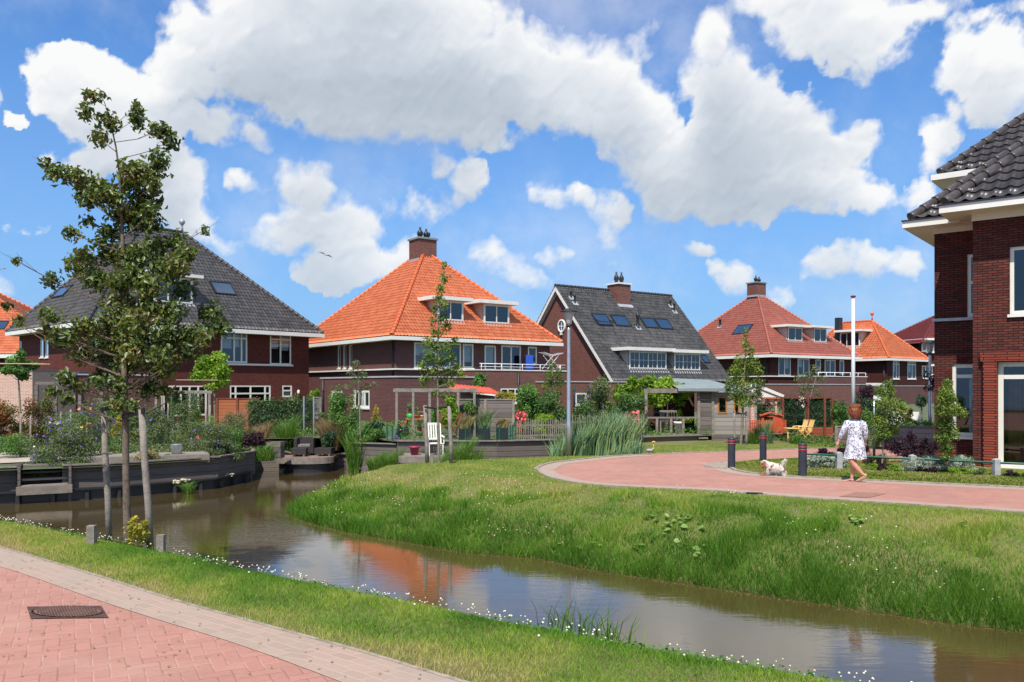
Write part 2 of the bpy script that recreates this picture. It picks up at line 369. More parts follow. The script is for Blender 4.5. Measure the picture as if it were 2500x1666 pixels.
def glassmat(name, tintc=(0.75, 0.85, 0.9), refl=1.0):
    m, t, b = newmat(name)
    fr = t.new('ShaderNodeFresnel'); fr.inputs[0].default_value = 1.5
    gl = t.new('ShaderNodeBsdfGlossy'); gl.inputs['Roughness'].default_value = 0.015; gl.inputs[0].default_value = (0.95, 0.97, 1, 1)
    tc = t.new('ShaderNodeTexCoord').outputs['Object']
    bp = t.new('ShaderNodeBump'); bp.inputs['Strength'].default_value = 0.05; bp.inputs['Distance'].default_value = 0.02
    t.put(bp.inputs['Height'], t.noise(tc, 1.3, 2, 0.5)); t.l.new(bp.outputs[0], gl.inputs['Normal'])
    tr = t.new('ShaderNodeBsdfTransparent'); tr.inputs[0].default_value = col4(tintc)
    mx = t.new('ShaderNodeMixShader'); t.put(mx.inputs[0], t.math('MULTIPLY', t.math('ADD', fr.outputs[0], 0.05), refl, clamp=True))
    t.l.new(tr.outputs[0], mx.inputs[1]); t.l.new(gl.outputs[0], mx.inputs[2]); t.l.new(mx.outputs[0], t.n['Material Output'].inputs[0])
    return m

MAT = {}
def setup_materials():
    M = MAT
    M['brick_dark'] = brick('dark_red_brick', (0.10, 0.026, 0.018), (0.060, 0.017, 0.013), (0.022, 0.016, 0.014))
    M['brick_a'] = brick('red_brown_brick', (0.165, 0.036, 0.024), (0.105, 0.024, 0.018), (0.055, 0.03, 0.025))
    M['brick_b'] = brick('purple_brown_brick', (0.135, 0.043, 0.034), (0.085, 0.026, 0.024), (0.17, 0.12, 0.11))
    M['brick_c'] = brick('brown_red_brick', (0.20, 0.065, 0.045), (0.12, 0.038, 0.03), (0.20, 0.14, 0.12))
    M['brick_pale'] = brick('pale_orange_brick', (0.62, 0.34, 0.24), (0.50, 0.25, 0.17), (0.62, 0.52, 0.45), var=0.25, mscale=1.3)
    M['brick_near'] = brick('near_red_brick', (0.145, 0.037, 0.025), (0.070, 0.020, 0.016), (0.016, 0.011, 0.010), var=0.45, w=0.215, h=0.062, bump=0.9)
    M['tile_dark'] = tiles('anthracite_tiles', (0.070, 0.065, 0.064), (0.19, 0.175, 0.165), 0.5)
    M['tile_near'] = tiles('grey_brown_glazed_tiles', (0.035, 0.030, 0.030), (0.105, 0.090, 0.085), 0.36)
    M['tile_orange'] = tiles('orange_clay_tiles', (0.58, 0.135, 0.055), (0.84, 0.27, 0.125), 0.6, 0.3)
    M['tile_dull'] = tiles('dull_red_clay_tiles', (0.36, 0.095, 0.065), (0.50, 0.17, 0.12), 0.55)
    M['tile_wine'] = tiles('dark_red_tiles', (0.13, 0.02, 0.018), (0.2, 0.04, 0.035), 0.5)
    M['white'] = plain('cream_white_paint', (0.80, 0.77, 0.69), 0.45, 0.05, 2.0)
    M['cream'] = plain('cream_board', (0.62, 0.55, 0.45), 0.6, 0.07, 3.0)
    M['frame'] = plain('window_frame_paint', (0.78, 0.75, 0.64), 0.4, 0.05, 3.0)
    M['glass'] = glassmat('window_glass')
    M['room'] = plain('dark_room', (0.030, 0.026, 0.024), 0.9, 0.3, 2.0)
    M['curtain'] = plain('pale_curtain', (0.60, 0.60, 0.56), 0.9, 0.15, 4.0)
    M['lead'] = plain('lead_flashing', (0.42, 0.43, 0.45), 0.45, 0.2, 6.0, metal=0.2)
    M['metal_dark'] = plain('dark_metal', (0.035, 0.038, 0.042), 0.45, 0.2, 5.0, metal=0.3)
    M['galv'] = plain('galvanised_steel', (0.55, 0.57, 0.60), 0.32, 0.12, 4.0, metal=0.75)
    M['white_metal'] = plain('white_metal', (0.80, 0.81, 0.82), 0.35, 0.04, 3.0)
    M['coping'] = plain('grey_coping', (0.48, 0.47, 0.46), 0.6, 0.12, 3.0)
    M['felt'] = plain('grey_green_roofing', (0.22, 0.26, 0.25), 0.7, 0.15, 2.0)
    M['wood_grey'] = planks('weathered_grey_planks', (0.085, 0.070, 0.060), (0.24, 0.20, 0.175), 0.17)
    M['wood_quay'] = planks('dark_quay_planks', (0.080, 0.066, 0.056), (0.25, 0.21, 0.18), 0.21)
    M['wood_post'] = plain('weathered_post', (0.27, 0.235, 0.195), 0.85, 0.30, 7.0, bump=0.6)
    M['wood_light'] = plain('grey_brown_timber', (0.24, 0.20, 0.165), 0.8, 0.25, 5.0, bump=0.3)
    M['wood_deck'] = planks('deck_boards', (0.16, 0.135, 0.115), (0.34, 0.30, 0.26), 0.14, axis=1)
    M['wood_red'] = planks('red_brown_deck', (0.22, 0.055, 0.028), (0.38, 0.11, 0.06), 0.14)
    M['wood_orange'] = planks('stained_fence_boards', (0.26, 0.07, 0.028), (0.44, 0.15, 0.06), 0.13)
    M['paint_red'] = plain('red_orange_stain', (0.55, 0.085, 0.03), 0.6, 0.15, 6.0)
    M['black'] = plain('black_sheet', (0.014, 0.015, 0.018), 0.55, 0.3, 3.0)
    M['rubber'] = plain('black_rubber', (0.008, 0.008, 0.009), 0.7, 0.2, 5.0)
    M['wicker'] = plain('brown_black_wicker', (0.045, 0.037, 0.034), 0.7, 0.3, 30.0, bump=0.8)
    M['bark'] = plain('tree_bark', (0.20, 0.155, 0.115), 0.9, 0.4, 16.0, bump=1.0)
    M['bark_pale'] = plain('young_bark', (0.24, 0.21, 0.15), 0.85, 0.3, 12.0, bump=0.6)
    M['green_metal'] = plain('dark_green_paint', (0.008, 0.085, 0.058), 0.35, 0.08, 3.0)
    M['post_stone'] = plain('grey_concrete_post', (0.40, 0.39, 0.37), 0.85, 0.18, 9.0, bump=0.4)
    M['bollard'] = plain('bollard_plastic', (0.030, 0.036, 0.048), 0.5, 0.15, 4.0)
    M['band_red'] = plain('red_reflector', (0.36, 0.035, 0.03), 0.5, 0.1, 6.0)
    M['leaf_fore'] = foliage('pear_leaves', [(0.034, 0.050, 0.015), (0.080, 0.125, 0.028), (0.15, 0.20, 0.05), (0.19, 0.13, 0.05)], 0.40, 0.36, 0.5)
    M['leaf_mid'] = foliage('feathery_leaves', [(0.045, 0.085, 0.014), (0.10, 0.17, 0.025), (0.20, 0.26, 0.04), (0.28, 0.21, 0.07)])
    M['leaf_hedge'] = foliage('hedge_leaves', [(0.03, 0.065, 0.018), (0.07, 0.14, 0.035), (0.15, 0.23, 0.08)], 0.4)
    M['leaf_dark'] = foliage('dark_ivy_leaves', [(0.016, 0.045, 0.018), (0.035, 0.095, 0.038), (0.10, 0.18, 0.10)], 0.35)
    M['leaf_bright'] = foliage('yellow_green_leaves', [(0.07, 0.14, 0.012), (0.19, 0.31, 0.022), (0.36, 0.44, 0.05)], 0.5, 0.4)
    M['leaf_green'] = foliage('mid_green_leaves', [(0.04, 0.095, 0.018), (0.09, 0.19, 0.035), (0.18, 0.31, 0.06)])
    M['leaf_olive'] = foliage('olive_leaves', [(0.055, 0.080, 0.03), (0.12, 0.16, 0.06), (0.22, 0.25, 0.12)])
    M['leaf_red'] = foliage('red_tipped_leaves', [(0.04, 0.07, 0.015), (0.12, 0.13, 0.03), (0.26, 0.10, 0.04), (0.34, 0.05, 0.04)])
    M['leaf_purple'] = foliage('purple_leaves', [(0.012, 0.006, 0.012), (0.04, 0.014, 0.026), (0.09, 0.03, 0.045)])
    M['leaf_silver'] = foliage('silver_leaves', [(0.16, 0.20, 0.15), (0.30, 0.35, 0.27), (0.46, 0.50, 0.40)], 0.8, 0.15)
    M['leaf_yellow'] = foliage('yellow_shrub_leaves', [(0.10, 0.12, 0.015), (0.32, 0.28, 0.03), (0.55, 0.42, 0.06)])
    M['straw'] = foliage('straw_grass', [(0.12, 0.11, 0.035), (0.26, 0.21, 0.08), (0.42, 0.34, 0.16)], 0.7, 0.3)
    M['tan_grass'] = foliage('tan_feather_grass', [(0.14, 0.085, 0.04), (0.28, 0.18, 0.09), (0.42, 0.29, 0.17)], 0.7, 0.3)
    M['reed'] = foliage('reed_blades', [(0.035, 0.08, 0.035), (0.08, 0.16, 0.075), (0.17, 0.27, 0.12), (0.28, 0.31, 0.12)], 0.45, 0.28)
    M['grass_tall'] = foliage('tall_grass', [(0.035, 0.10, 0.012), (0.085, 0.19, 0.022), (0.19, 0.28, 0.05)], 0.5, 0.35)
    M['grass_bank'] = foliage('bank_grass', [(0.066, 0.168, 0.013), (0.165, 0.305, 0.030), (0.37, 0.40, 0.08), (0.52, 0.38, 0.20)], 0.6, 0.35, 0.25, 1.6, 0.10)
    M['fl_purple'] = foliage('purple_flowers', [(0.10, 0.06, 0.30), (0.22, 0.13, 0.52)], 0.7, 0.2)
    M['fl_pink'] = foliage('pink_red_flowers', [(0.62, 0.05, 0.08), (0.85, 0.20, 0.24)], 0.7, 0.2)
    M['fl_orange'] = foliage('orange_flowers', [(0.80, 0.20, 0.05), (0.90, 0.42, 0.22)], 0.7, 0.2)
    M['fl_white'] = foliage('white_clover_flowers', [(0.62, 0.52, 0.38), (0.82, 0.79, 0.66)], 0.8, 0.2)
    M['fl_yellow'] = foliage('yellow_flowers', [(0.80, 0.45, 0.02), (0.90, 0.60, 0.04)], 0.7, 0.2)
    M['stem'] = plain('plant_stem', (0.16, 0.17, 0.07), 0.8, 0.2, 10.0)
setup_materials()
# ------------------------------------------------------------------ plants
def leaf_arrays(clumps, n, size, rng, aspect=0.5, fold=0.25, up=0.35, hollow=0.6, jitter=0.5, droop=0.0):
    C = np.array([c[:3] for c in clumps], float); R = np.array([c[3:6] for c in clumps], float)
    wts = np.prod(R, 1) ** 0.75; wts /= wts.sum()
    idx = rng.choice(len(clumps), n, p=wts)
    d = rng.normal(size=(n, 3)); d /= np.linalg.norm(d, axis=1)[:, None]
    rr = rng.random(n) ** (hollow / 1.6)
    rr *= 1 + 0.35 * (rng.random(n) - 0.6)
    P = C[idx] + d * rr[:, None] * R[idx]
    N = d * 0.9 + rng.normal(size=(n, 3)) * 0.75; N[:, 2] += up; N /= np.linalg.norm(N, axis=1)[:, None]
    A = rng.normal(size=(n, 3)); A[:, 2] -= droop; A -= N * (A * N).sum(1)[:, None]; A /= np.linalg.norm(A, axis=1)[:, None] + 1e-9
    B = np.cross(N, A)
    L = size * (0.6 + 0.8 * rng.random(n)); W = L * aspect
    a = A * L[:, None] * 0.5; b = B * W[:, None] * 0.5; f = N * (W * fold)[:, None]
    v0 = P - a; v1 = P + b + f; v2 = P + a; v3 = P - b + f
    V = np.stack([v0, v1, v2, v3], 1).reshape(-1, 3)
    ct = rng.random(len(clumps)) * 0.45
    tint = np.clip(0.20 + ct[idx] + (rng.random(n) - 0.5) * jitter, 0, 1)
    base = np.arange(n)[:, None] * 4
    Fc = np.concatenate([base + [0, 1, 2], base + [0, 2, 3]], 0)
    return V, Fc, np.repeat(tint, 4)

def leaf_cloud(name, clumps, n, size, mat, parent=None, seed=1, **k):
    rng = np.random.default_rng(seed)
    V, Fc, T = leaf_arrays(clumps, n, size, rng, **k)
    return link_mesh(name, np_mesh(name, V, Fc, T), MAT[mat] if isinstance(mat, str) else mat, parent)

def blob_clumps(w, d, h, n, seed, r=0.28, z0=0.0, dome=True):
    rd = random.Random(seed); out = []
    for i in range(n):
        x = rd.uniform(-1, 1); y = rd.uniform(-1, 1); z = rd.random()
        if dome:
            k = math.sqrt(max(0.05, 1 - z * z * 0.75)); x *= k; y *= k
        rr = r * rd.uniform(0.65, 1.3); m = min(w, h)
        out.append((x * w / 2 * 0.82, y * d / 2 * 0.82, z0 + h * (0.12 + 0.76 * z), rr * w * 0.55, rr * d * 0.55 + 0.05, rr * h * 0.6))
    return out

def bush(name, label, cat, px, Y, w, h, mat, n=1500, size=0.07, zb=None, d=None, seed=1, clumps=14, r=0.30, group=None, dome=True, extra=None, kind=None, **k):
    """w and h in photo pixels; stands on the ground at distance Y"""
    zb = ground_z(px, Y) if zb is None else zb
    W = w * Y / F; H = h * Y / F; D = d or min(W, 1.6)
    o = leaf_cloud(name, blob_clumps(W * 1.06, D * 1.1, H * 1.02, int(clumps * 1.4), seed, r, dome=dome), int(n * 1.7), size, mat, None, seed, **k)
    o.location = at(px, Y, zb); tag(o, label, cat, group, kind)
    if extra:
        for (nm, mt, cnt, sz, lab) in extra:
            e = leaf_cloud(nm, blob_clumps(W * 1.02, D * 1.05, H * 1.03, clumps * 2, seed + 7, 0.2, dome=dome), cnt, sz, mt, o, seed + 3, aspect=0.9, hollow=0.25); e['kind'] = 'stuff'
            if lab: e['label'] = lab
    return o

def ground_z(px, Y):
    p = at(px, Y); return float(terrain_z(np.array([p.x]), np.array([p.y]))[0])

def blade_arrays(P, h, w, lean, rng, curve=0.35, seg=2):
    n = len(P); h = h * (0.6 + 0.8 * rng.random(n)) if not hasattr(h, 'shape') else h * (0.75 + 0.5 * rng.random(n))
    th = rng.random(n) * 2 * np.pi; D = np.stack([np.cos(th), np.sin(th), np.zeros(n)], 1)
    ph = rng.random(n) * 2 * np.pi; S = np.stack([np.cos(ph), np.sin(ph), np.zeros(n)], 1)
    ln = lean * (0.3 + rng.random(n)) * h; w = w * (0.7 + 0.6 * rng.random(n))
    up = np.array([0, 0, 1.0])
    if seg == 1:
        tip = P + D * ln[:, None] + up * h[:, None]
        V = np.stack([P - S * w[:, None] / 2, P + S * w[:, None] / 2, tip], 1).reshape(-1, 3)
        b = np.arange(n)[:, None] * 3; return V, b + [0, 1, 2], 3
    mid = P + D * (ln * curve)[:, None] + up * (h * 0.58)[:, None]; tip = P + D * ln[:, None] + up * (h * (1 - lean * 0.25))[:, None]
    V = np.stack([P - S * w[:, None] / 2, P + S * w[:, None] / 2, mid + S * w[:, None] * 0.4, mid - S * w[:, None] * 0.4, tip], 1).reshape(-1, 3)
    b = np.arange(n)[:, None] * 5
    return V, np.concatenate([b + [0, 1, 2], b + [0, 2, 3], b + [3, 2, 4]], 0), 5

def blades(name, P, h, w, lean, mat, parent=None, seed=1, seg=2, tint=None, curve=0.35):
    rng = np.random.default_rng(seed); P = np.asarray(P, float)
    V, Fc, k = blade_arrays(P, h, w, lean, rng, curve, seg)
    t = np.clip((rng.random(len(P)) if tint is None else tint + (rng.random(len(P)) - 0.5) * 0.35), 0, 1)
    return link_mesh(name, np_mesh(name, V, Fc, np.repeat(t, k)), MAT[mat] if isinstance(mat, str) else mat, parent)

def tuft(name, label, cat, px, Y, w, h, mat, n=500, bw=0.012, lean=0.45, zb=None, seed=1, group=None, d=None, parent=None, loc=None, seg=2):
    rng = np.random.default_rng(seed); W = w * Y / F; H = h * Y / F; D = d or min(W, 1.0)
    a = rng.random(n) * 2 * np.pi; r = np.sqrt(rng.random(n))
    P = np.stack([np.cos(a) * r * W * 0.42, np.sin(a) * r * D * 0.42, np.zeros(n)], 1)
    hh = H * (1.05 - 0.35 * r ** 2)
    o = blades(name, P, hh, bw, lean, mat, parent, seed, seg)
    o.location = loc if loc is not None else at(px, Y, ground_z(px, Y) if zb is None else zb)
    if parent is None: tag(o, label, cat, group)
    elif label: o['label'] = label
    return o

def tree(name, label, loc, trunk, rad, clumps, nleaf, size, mat, bark='bark_pale', group=None, seed=1, branch_r=0.012, cat='tree', jit=0.0, **k):
    """trunk: points relative to loc; clumps (x,y,z,rx,ry,rz) relative to loc; a limb runs out to each clump"""
    e = empty(name, loc, 0, label, cat, group); m = MB(); rd = random.Random(seed)
    m.tube(trunk, rad, 9)
    T = [Vector(p) for p in trunk]
    for c in clumps:
        c = Vector(c[:3]); 
        best = None
        for i in range(len(T) - 1):
            for q in (0.2, 0.5, 0.8):
                p = T[i].lerp(T[i+1], q)
                dz = c.z - p.z; dh = (Vector((c.x - p.x, c.y - p.y))).length
                cost = abs(dz - dh * 0.5) + dh * 0.1
                if best is None or cost < best[0]: best = (cost, p, rad[i] if hasattr(rad, '__len__') else rad)
        p = best[1]; r0 = min(best[2] * 0.42, branch_r)
        mid = p.lerp(c, 0.5) + Vector((rd.uniform(-.05, .05), rd.uniform(-.05, .05), -0.04 * (c - p).length))
        m.tube([p, mid, c, c + (c - mid) * 0.35], [r0, r0 * 0.75, r0 * 0.45, r0 * 0.12], 5, cap=False)
        for q in range(3):
            dd = Vector((rd.uniform(-1, 1), rd.uniform(-1, 1), rd.uniform(-.4, 1))).normalized() * 0.75 * max(.08, 0.5 * (k.get('tw', 0.3)))
            m.tube([c.lerp(mid, rd.uniform(0, .5)), c + dd], [r0 * 0.35, r0 * 0.1], 4, cap=False)
    k.pop('tw', None)
    m.build('trunk', MAT[bark], e, recalc=False)
    leaf_cloud('crown', clumps, nleaf, size, mat, e, seed, **k)
    return e

def crown_px(lst, px0, Y, zb, seed, depth=0.7, rmin=None):
    """clumps listed in photo pixels (cx, cy, rx, ry) -> local clumps about the trunk base at (px0, Y, zb)"""
    rd = random.Random(seed); out = []; s = Y / F
    for (cx, cy, rx, ry) in lst:
        x = (cx - px0) * s; dy = rd.uniform(-1, 1) * (depth * (abs(x) * 0.6 + 0.18)); 
        k = (Y + dy) / Y
        out.append((x * k, dy, (zof(cy, Y + dy) - zb), rx * s * k, (rx + ry) / 2 * s, ry * s * k))
    return out

# ------------------------------------------------------------------ houses
class House:
    """local frame: +x runs right along the front, +y runs back, origin at the near wall corner on the ground"""
    def __init__(s, name, label, loc, yaw, zg):
        s.e = empty(name, (loc[0], loc[1], zg), yaw, label, 'house'); s.yaw = yaw; s.o = Vector((loc[0], loc[1], zg))
        s.R = Matrix.Rotation(-yaw, 3, 'Z'); s.c = s.R @ (Vector((0, 0, CH)) - s.o)
    def hit(s, px, py, p, n):
        d = s.R @ Vector(((px - CX) / F, 1, (HZ - py) / F)); p = Vector(p); n = Vector(n)
        return s.c + d * ((p - s.c).dot(n) / d.dot(n))
    def wall(s, side):
        """-> (P, u, n, F) for side 'f' (front, y=const), 'l' (left, x=const), side given as (kind, offset)"""
        kind, off = side
        if kind == 'f': return Vector((0, off, 0)), Vector((1, 0, 0)), Vector((0, -1, 0)), (lambda a, b, c: (a, off - c, b))
        if kind == 'l': return Vector((off, 0, 0)), Vector((0, 1, 0)), Vector((-1, 0, 0)), (lambda a, b, c: (off - c, a, b))
        if kind == 'r': return Vector((off, 0, 0)), Vector((0, 1, 0)), Vector((1, 0, 0)), (lambda a, b, c: (off + c, a, b))
        if kind == 'b': return Vector((0, off, 0)), Vector((1, 0, 0)), Vector((0, 1, 0)), (lambda a, b, c: (a, off + c, b))
    def rect(s, side, x0, x1, y0, y1):
        """photo rectangle (columns x0..x1, rows y0 top..y1 bottom) -> (a0,a1,b0,b1) on that wall"""
        P, u, n, _ = s.wall(side)
        pa = s.hit(x0, (y0 + y1) / 2, P, n); pb = s.hit(x1, (y0 + y1) / 2, P, n)
        xm = (x0 + x1) / 2; b1 = s.hit(xm, y0, P, n).z; b0 = s.hit(xm, y1, P, n).z
        a0, a1 = sorted((pa.dot(u), pb.dot(u)))
        return (a0, a1, b0, b1)

def wall_mesh(m, FR, a0, a1, b0, b1, holes, depth=0.13, room=0.55, mi=0, mroom=1):
    """wall face with openings, reveals and a shallow dark room behind each"""
    xs = sorted({a0, a1} | {h[0] for h in holes} | {h[1] for h in holes}); zs = sorted({b0, b1} | {h[2] for h in holes} | {h[3] for h in holes})
    for i in range(len(xs) - 1):
        for j in range(len(zs) - 1):
            cx = (xs[i] + xs[i+1]) / 2; cz = (zs[j] + zs[j+1]) / 2
            if any(h[0] < cx < h[1] and h[2] < cz < h[3] for h in holes): continue
            m.add([FR(xs[i], zs[j], 0), FR(xs[i+1], zs[j], 0), FR(xs[i+1], zs[j+1], 0), FR(xs[i], zs[j+1], 0)], [(0, 1, 2, 3)], mi)
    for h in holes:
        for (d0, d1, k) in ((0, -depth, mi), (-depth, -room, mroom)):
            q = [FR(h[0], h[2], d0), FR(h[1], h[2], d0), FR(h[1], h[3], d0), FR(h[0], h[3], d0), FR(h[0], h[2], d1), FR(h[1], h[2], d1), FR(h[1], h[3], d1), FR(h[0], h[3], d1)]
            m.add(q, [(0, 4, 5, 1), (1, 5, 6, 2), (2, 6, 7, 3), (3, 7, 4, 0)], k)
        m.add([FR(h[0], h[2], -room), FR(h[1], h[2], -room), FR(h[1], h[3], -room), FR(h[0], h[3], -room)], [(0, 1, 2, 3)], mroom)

def window(parent, FR, r, splits=(), transom=None, fw=0.09, inset=-0.06, sill=True, curtain=None, grid=None, name='window', glass='glass', frame='frame', seed=0):
    """frame with mullions as a part; pane, sill and curtain are its sub-parts"""
    a0, a1, b0, b1 = r; m = MB(); w = a1 - a0; h = b1 - b0; o = inset
    m.fbox(FR, a0, a1, b1 - fw, b1, o, o + 0.05); m.fbox(FR, a0, a1, b0, b0 + fw, o, o + 0.05)
    m.fbox(FR, a0, a0 + fw, b0 + fw, b1 - fw, o, o + 0.05); m.fbox(FR, a1 - fw, a1, b0 + fw, b1 - fw, o, o + 0.05)
    xs = [a0 + fw]
    for sp in splits:
        x = a0 + w * sp; m.fbox(FR, x - fw * .5, x + fw * .5, b0 + fw, b1 - fw, o + .003, o + 0.053); xs += [x - fw * .5, x + fw * .5]
    xs.append(a1 - fw)
    if transom:
        z = b0 + h * transom; m.fbox(FR, a0 + fw, a1 - fw, z - fw * .45, z + fw * .45, o + .005, o + 0.056)
    if grid:
        for i in range(0, len(xs), 2):
            for k in range(1, grid[0]):
                x = xs[i] + (xs[i+1] - xs[i]) * k / grid[0]; m.fbox(FR, x - .015, x + .015, b0 + fw, b1 - fw, o + .010, o + 0.040)
            for k in range(1, grid[1]):
                z = b0 + fw + (h - 2*fw) * k / grid[1]; m.fbox(FR, xs[i], xs[i+1], z - .015, z + .015, o + .012, o + 0.038)
    W = m.build(name, MAT[frame], parent)
    g = MB(); g.add([FR(a0 + fw*.5, b0 + fw*.5, o + .02), FR(a1 - fw*.5, b0 + fw*.5, o + .02), FR(a1 - fw*.5, b1 - fw*.5, o + .02), FR(a0 + fw*.5, b1 - fw*.5, o + .02)], [(0, 1, 2, 3)])
    g.build('pane', MAT[glass], W, recalc=False)
    if sill:
        s = MB(); s.fbox(FR, a0 - .04, a1 + .04, b0 - .07, b0 - .002, -0.10, 0.06); s.build('sill', MAT['white'], W)
    if curtain:
        c = MB()
        for (c0, c1, d0, d1) in curtain:
            A0 = a0 + w * c0; A1 = a0 + w * c1; Z0 = b0 + h * d0; Z1 = b0 + h * d1; N = max(2, int((A1 - A0) / 0.06))
            pts = []
            for i in range(N + 1):
                x = A0 + (A1 - A0) * i / N; k = o - 0.10 + 0.02 * math.sin(i * 2.4)
                pts += [FR(x, Z0, k), FR(x, Z1, k)]
            c.add(pts, [(2*i, 2*i+2, 2*i+3, 2*i+1) for i in range(N)], 0, True)
        c.build('curtain', MAT['curtain'], W, recalc=False)
    return W

PANTILE = [(0.0, 0.0), (0.16, -0.008), (0.36, -0.012), (0.56, 0.004), (0.72, 0.026), (0.86, 0.030)]
def tile_face(m_list, poly, pw=0.24, ph=0.33, wave=1.0, step=0.030, lift=0.0):
    """real pantile relief over a planar polygon (first edge = eave, anticlockwise from outside), clipped to it"""
    p = [Vector(q) for q in poly]; u = (p[1] - p[0]).normalized(); n = None
    n = (p[1] - p[0]).cross(p[2] - p[0]).normalized(); v = n.cross(u).normalized()
    uv = [((q - p[0]).dot(u), (q - p[0]).dot(v)) for q in p]
    u0 = min(a for a, _ in uv); u1 = max(a for a, _ in uv); v1 = max(b for _, b in uv)
    nc = int((u1 - u0) / pw) + 2; nr = int(v1 / ph) + 1
    us = []; ws = []
    for c in range(nc):
        for (t, z) in PANTILE: us.append(u0 + (c + t) * pw - pw * 0.3); ws.append(z * wave * pw / 0.24)
    us = np.array(us); ws = np.array(ws); NU = len(us); V = []; UV = []
    for r in range(nr):
        for (vv, zz, q) in ((r * ph, step, 0.02), ((r + 1) * ph, 0.002, 0.98)):
            V.append(np.stack([us, np.full(NU, vv), ws + zz + lift], 1)); UV.append(np.stack([(us - u0 + pw * 0.3) / pw, np.full(NU, r + q)], 1))
    V = np.concatenate(V); UV = np.concatenate(UV)
    bm = bmesh.new(); U = np.array(u); Vv = np.array(v); N_ = np.array(n)
    W = np.array(p[0])[None] + V[:, :1] * U + V[:, 1:2] * Vv + V[:, 2:3] * N_
    lay = bm.loops.layers.uv.new('UVMap'); bv = [bm.verts.new(q) for q in W]
    for rr in range(2 * nr - 1):
        for i in range(NU - 1):
            a = rr * NU + i; f = bm.faces.new((bv[a], bv[a+1], bv[a+1+NU], bv[a+NU])); f.smooth = (rr % 2 == 0)
            tu = UV[a][0] if True else 0; row = rr // 2
            for lp, k in zip(f.loops, (a, a+1, a+1+NU, a+NU)):
                lp[lay].uv = (min(max(UV[k][0], math.floor(tu) + 0.01), math.floor(tu) + 0.99), UV[k][1] if rr % 2 == 0 else row + 0.5)
    for i in range(1, len(p)):
        a = p[i]; b = p[(i+1) % len(p)]; e = (b - a).normalized(); nn = e.cross(n)
        bmesh.ops.bisect_plane(bm, geom=bm.verts[:] + bm.edges[:] + bm.faces[:], plane_co=a, plane_no=nn, clear_outer=True)
    m_list.append(bm)

def join_bm(name, bms, mat, parent):
    bm = bmesh.new(); 
    for b in bms:
        me = bpy.data.meshes.new('tmp'); b.to_mesh(me); b.free(); bm.from_mesh(me); bpy.data.meshes.remove(me)
    me = bpy.data.meshes.new(name); bm.to_mesh(me); bm.free()
    return link_mesh(name, me, mat, parent)

def ridge_line(m, p, q, r=0.13, seg=0.40, lift=0.02):
    p = Vector(p); q = Vector(q); L = (q - p).length; d = (q - p) / L; k = max(1, int(L / seg)); s = L / k
    for i in range(k):
        a = p + d * (i * s) + Vector((0, 0, lift)); b = p + d * ((i + 1) * s + 0.03) + Vector((0, 0, lift))
        m.tube([a, a.lerp(b, .12), b], [r * 1.12, r * 1.05, r * 0.9], 10)

def ridge_mat(name, c):
    return plain(name, c, 0.5, 0.2, 5.0)

def hip_roof(H, x0, x1, y0, y1, ze, ra, rb, zr, mat, ridge_c, tile_kw={}, faces='flrb', rr=0.13):
    """eave rectangle, ridge from ra to rb (x,y) at height zr"""
    A = Vector((x0, y0, ze)); B = Vector((x1, y0, ze)); C = Vector((x1, y1, ze)); D = Vector((x0, y1, ze))
    ra = Vector((ra[0], ra[1], zr)); rb = Vector((rb[0], rb[1], zr)); alongx = abs(ra.x - rb.x) >= abs(ra.y - rb.y)
    if alongx: fs = {'f': [A, B, rb, ra], 'r': [B, C, rb], 'b': [C, D, ra, rb], 'l': [D, A, ra]}; hips = [(A, ra), (B, rb), (C, rb), (D, ra)]
    else: fs = {'f': [A, B, ra], 'r': [B, C, rb, ra], 'b': [C, D, rb], 'l': [D, A, ra, rb]}; hips = [(A, ra), (B, ra), (C, rb), (D, rb)]
    bms = []
    for k in faces: tile_face(bms, fs[k], **tile_kw)
    roof = join_bm('roof', bms, MAT[mat], H.e)
    m = MB()
    for a, b in hips: ridge_line(m, a, b, rr)
    if (ra - rb).length > 0.3: ridge_line(m, ra, rb, rr)
    key = 'ridge_' + mat
    if key not in MAT: MAT[key] = ridge_mat('ridge_' + mat, ridge_c)
    m.build('ridge_tiles', MAT[key], roof)
    H.roof = roof; H.faces = fs
    return roof

def fascia(H, x0, x1, y0, y1, z0, z1, inner=None, parent=None):
    """white eaves board all round with a soffit; inner = wall rectangle"""
    m = MB(); t = 0.03
    m.box(x0, x1, y0 - t, y0, z0, z1); m.box(x0, x1, y1, y1 + t, z0, z1)
    m.box(x0 - t, x0, y0 - t, y1 + t, z0, z1); m.box(x1, x1 + t, y0 - t, y1 + t, z0, z1)
    m.box(x0, x1, y0, y1, z0 + 0.012, z0 + 0.03)
    m.build('fascia', MAT['white'], parent or H.e)

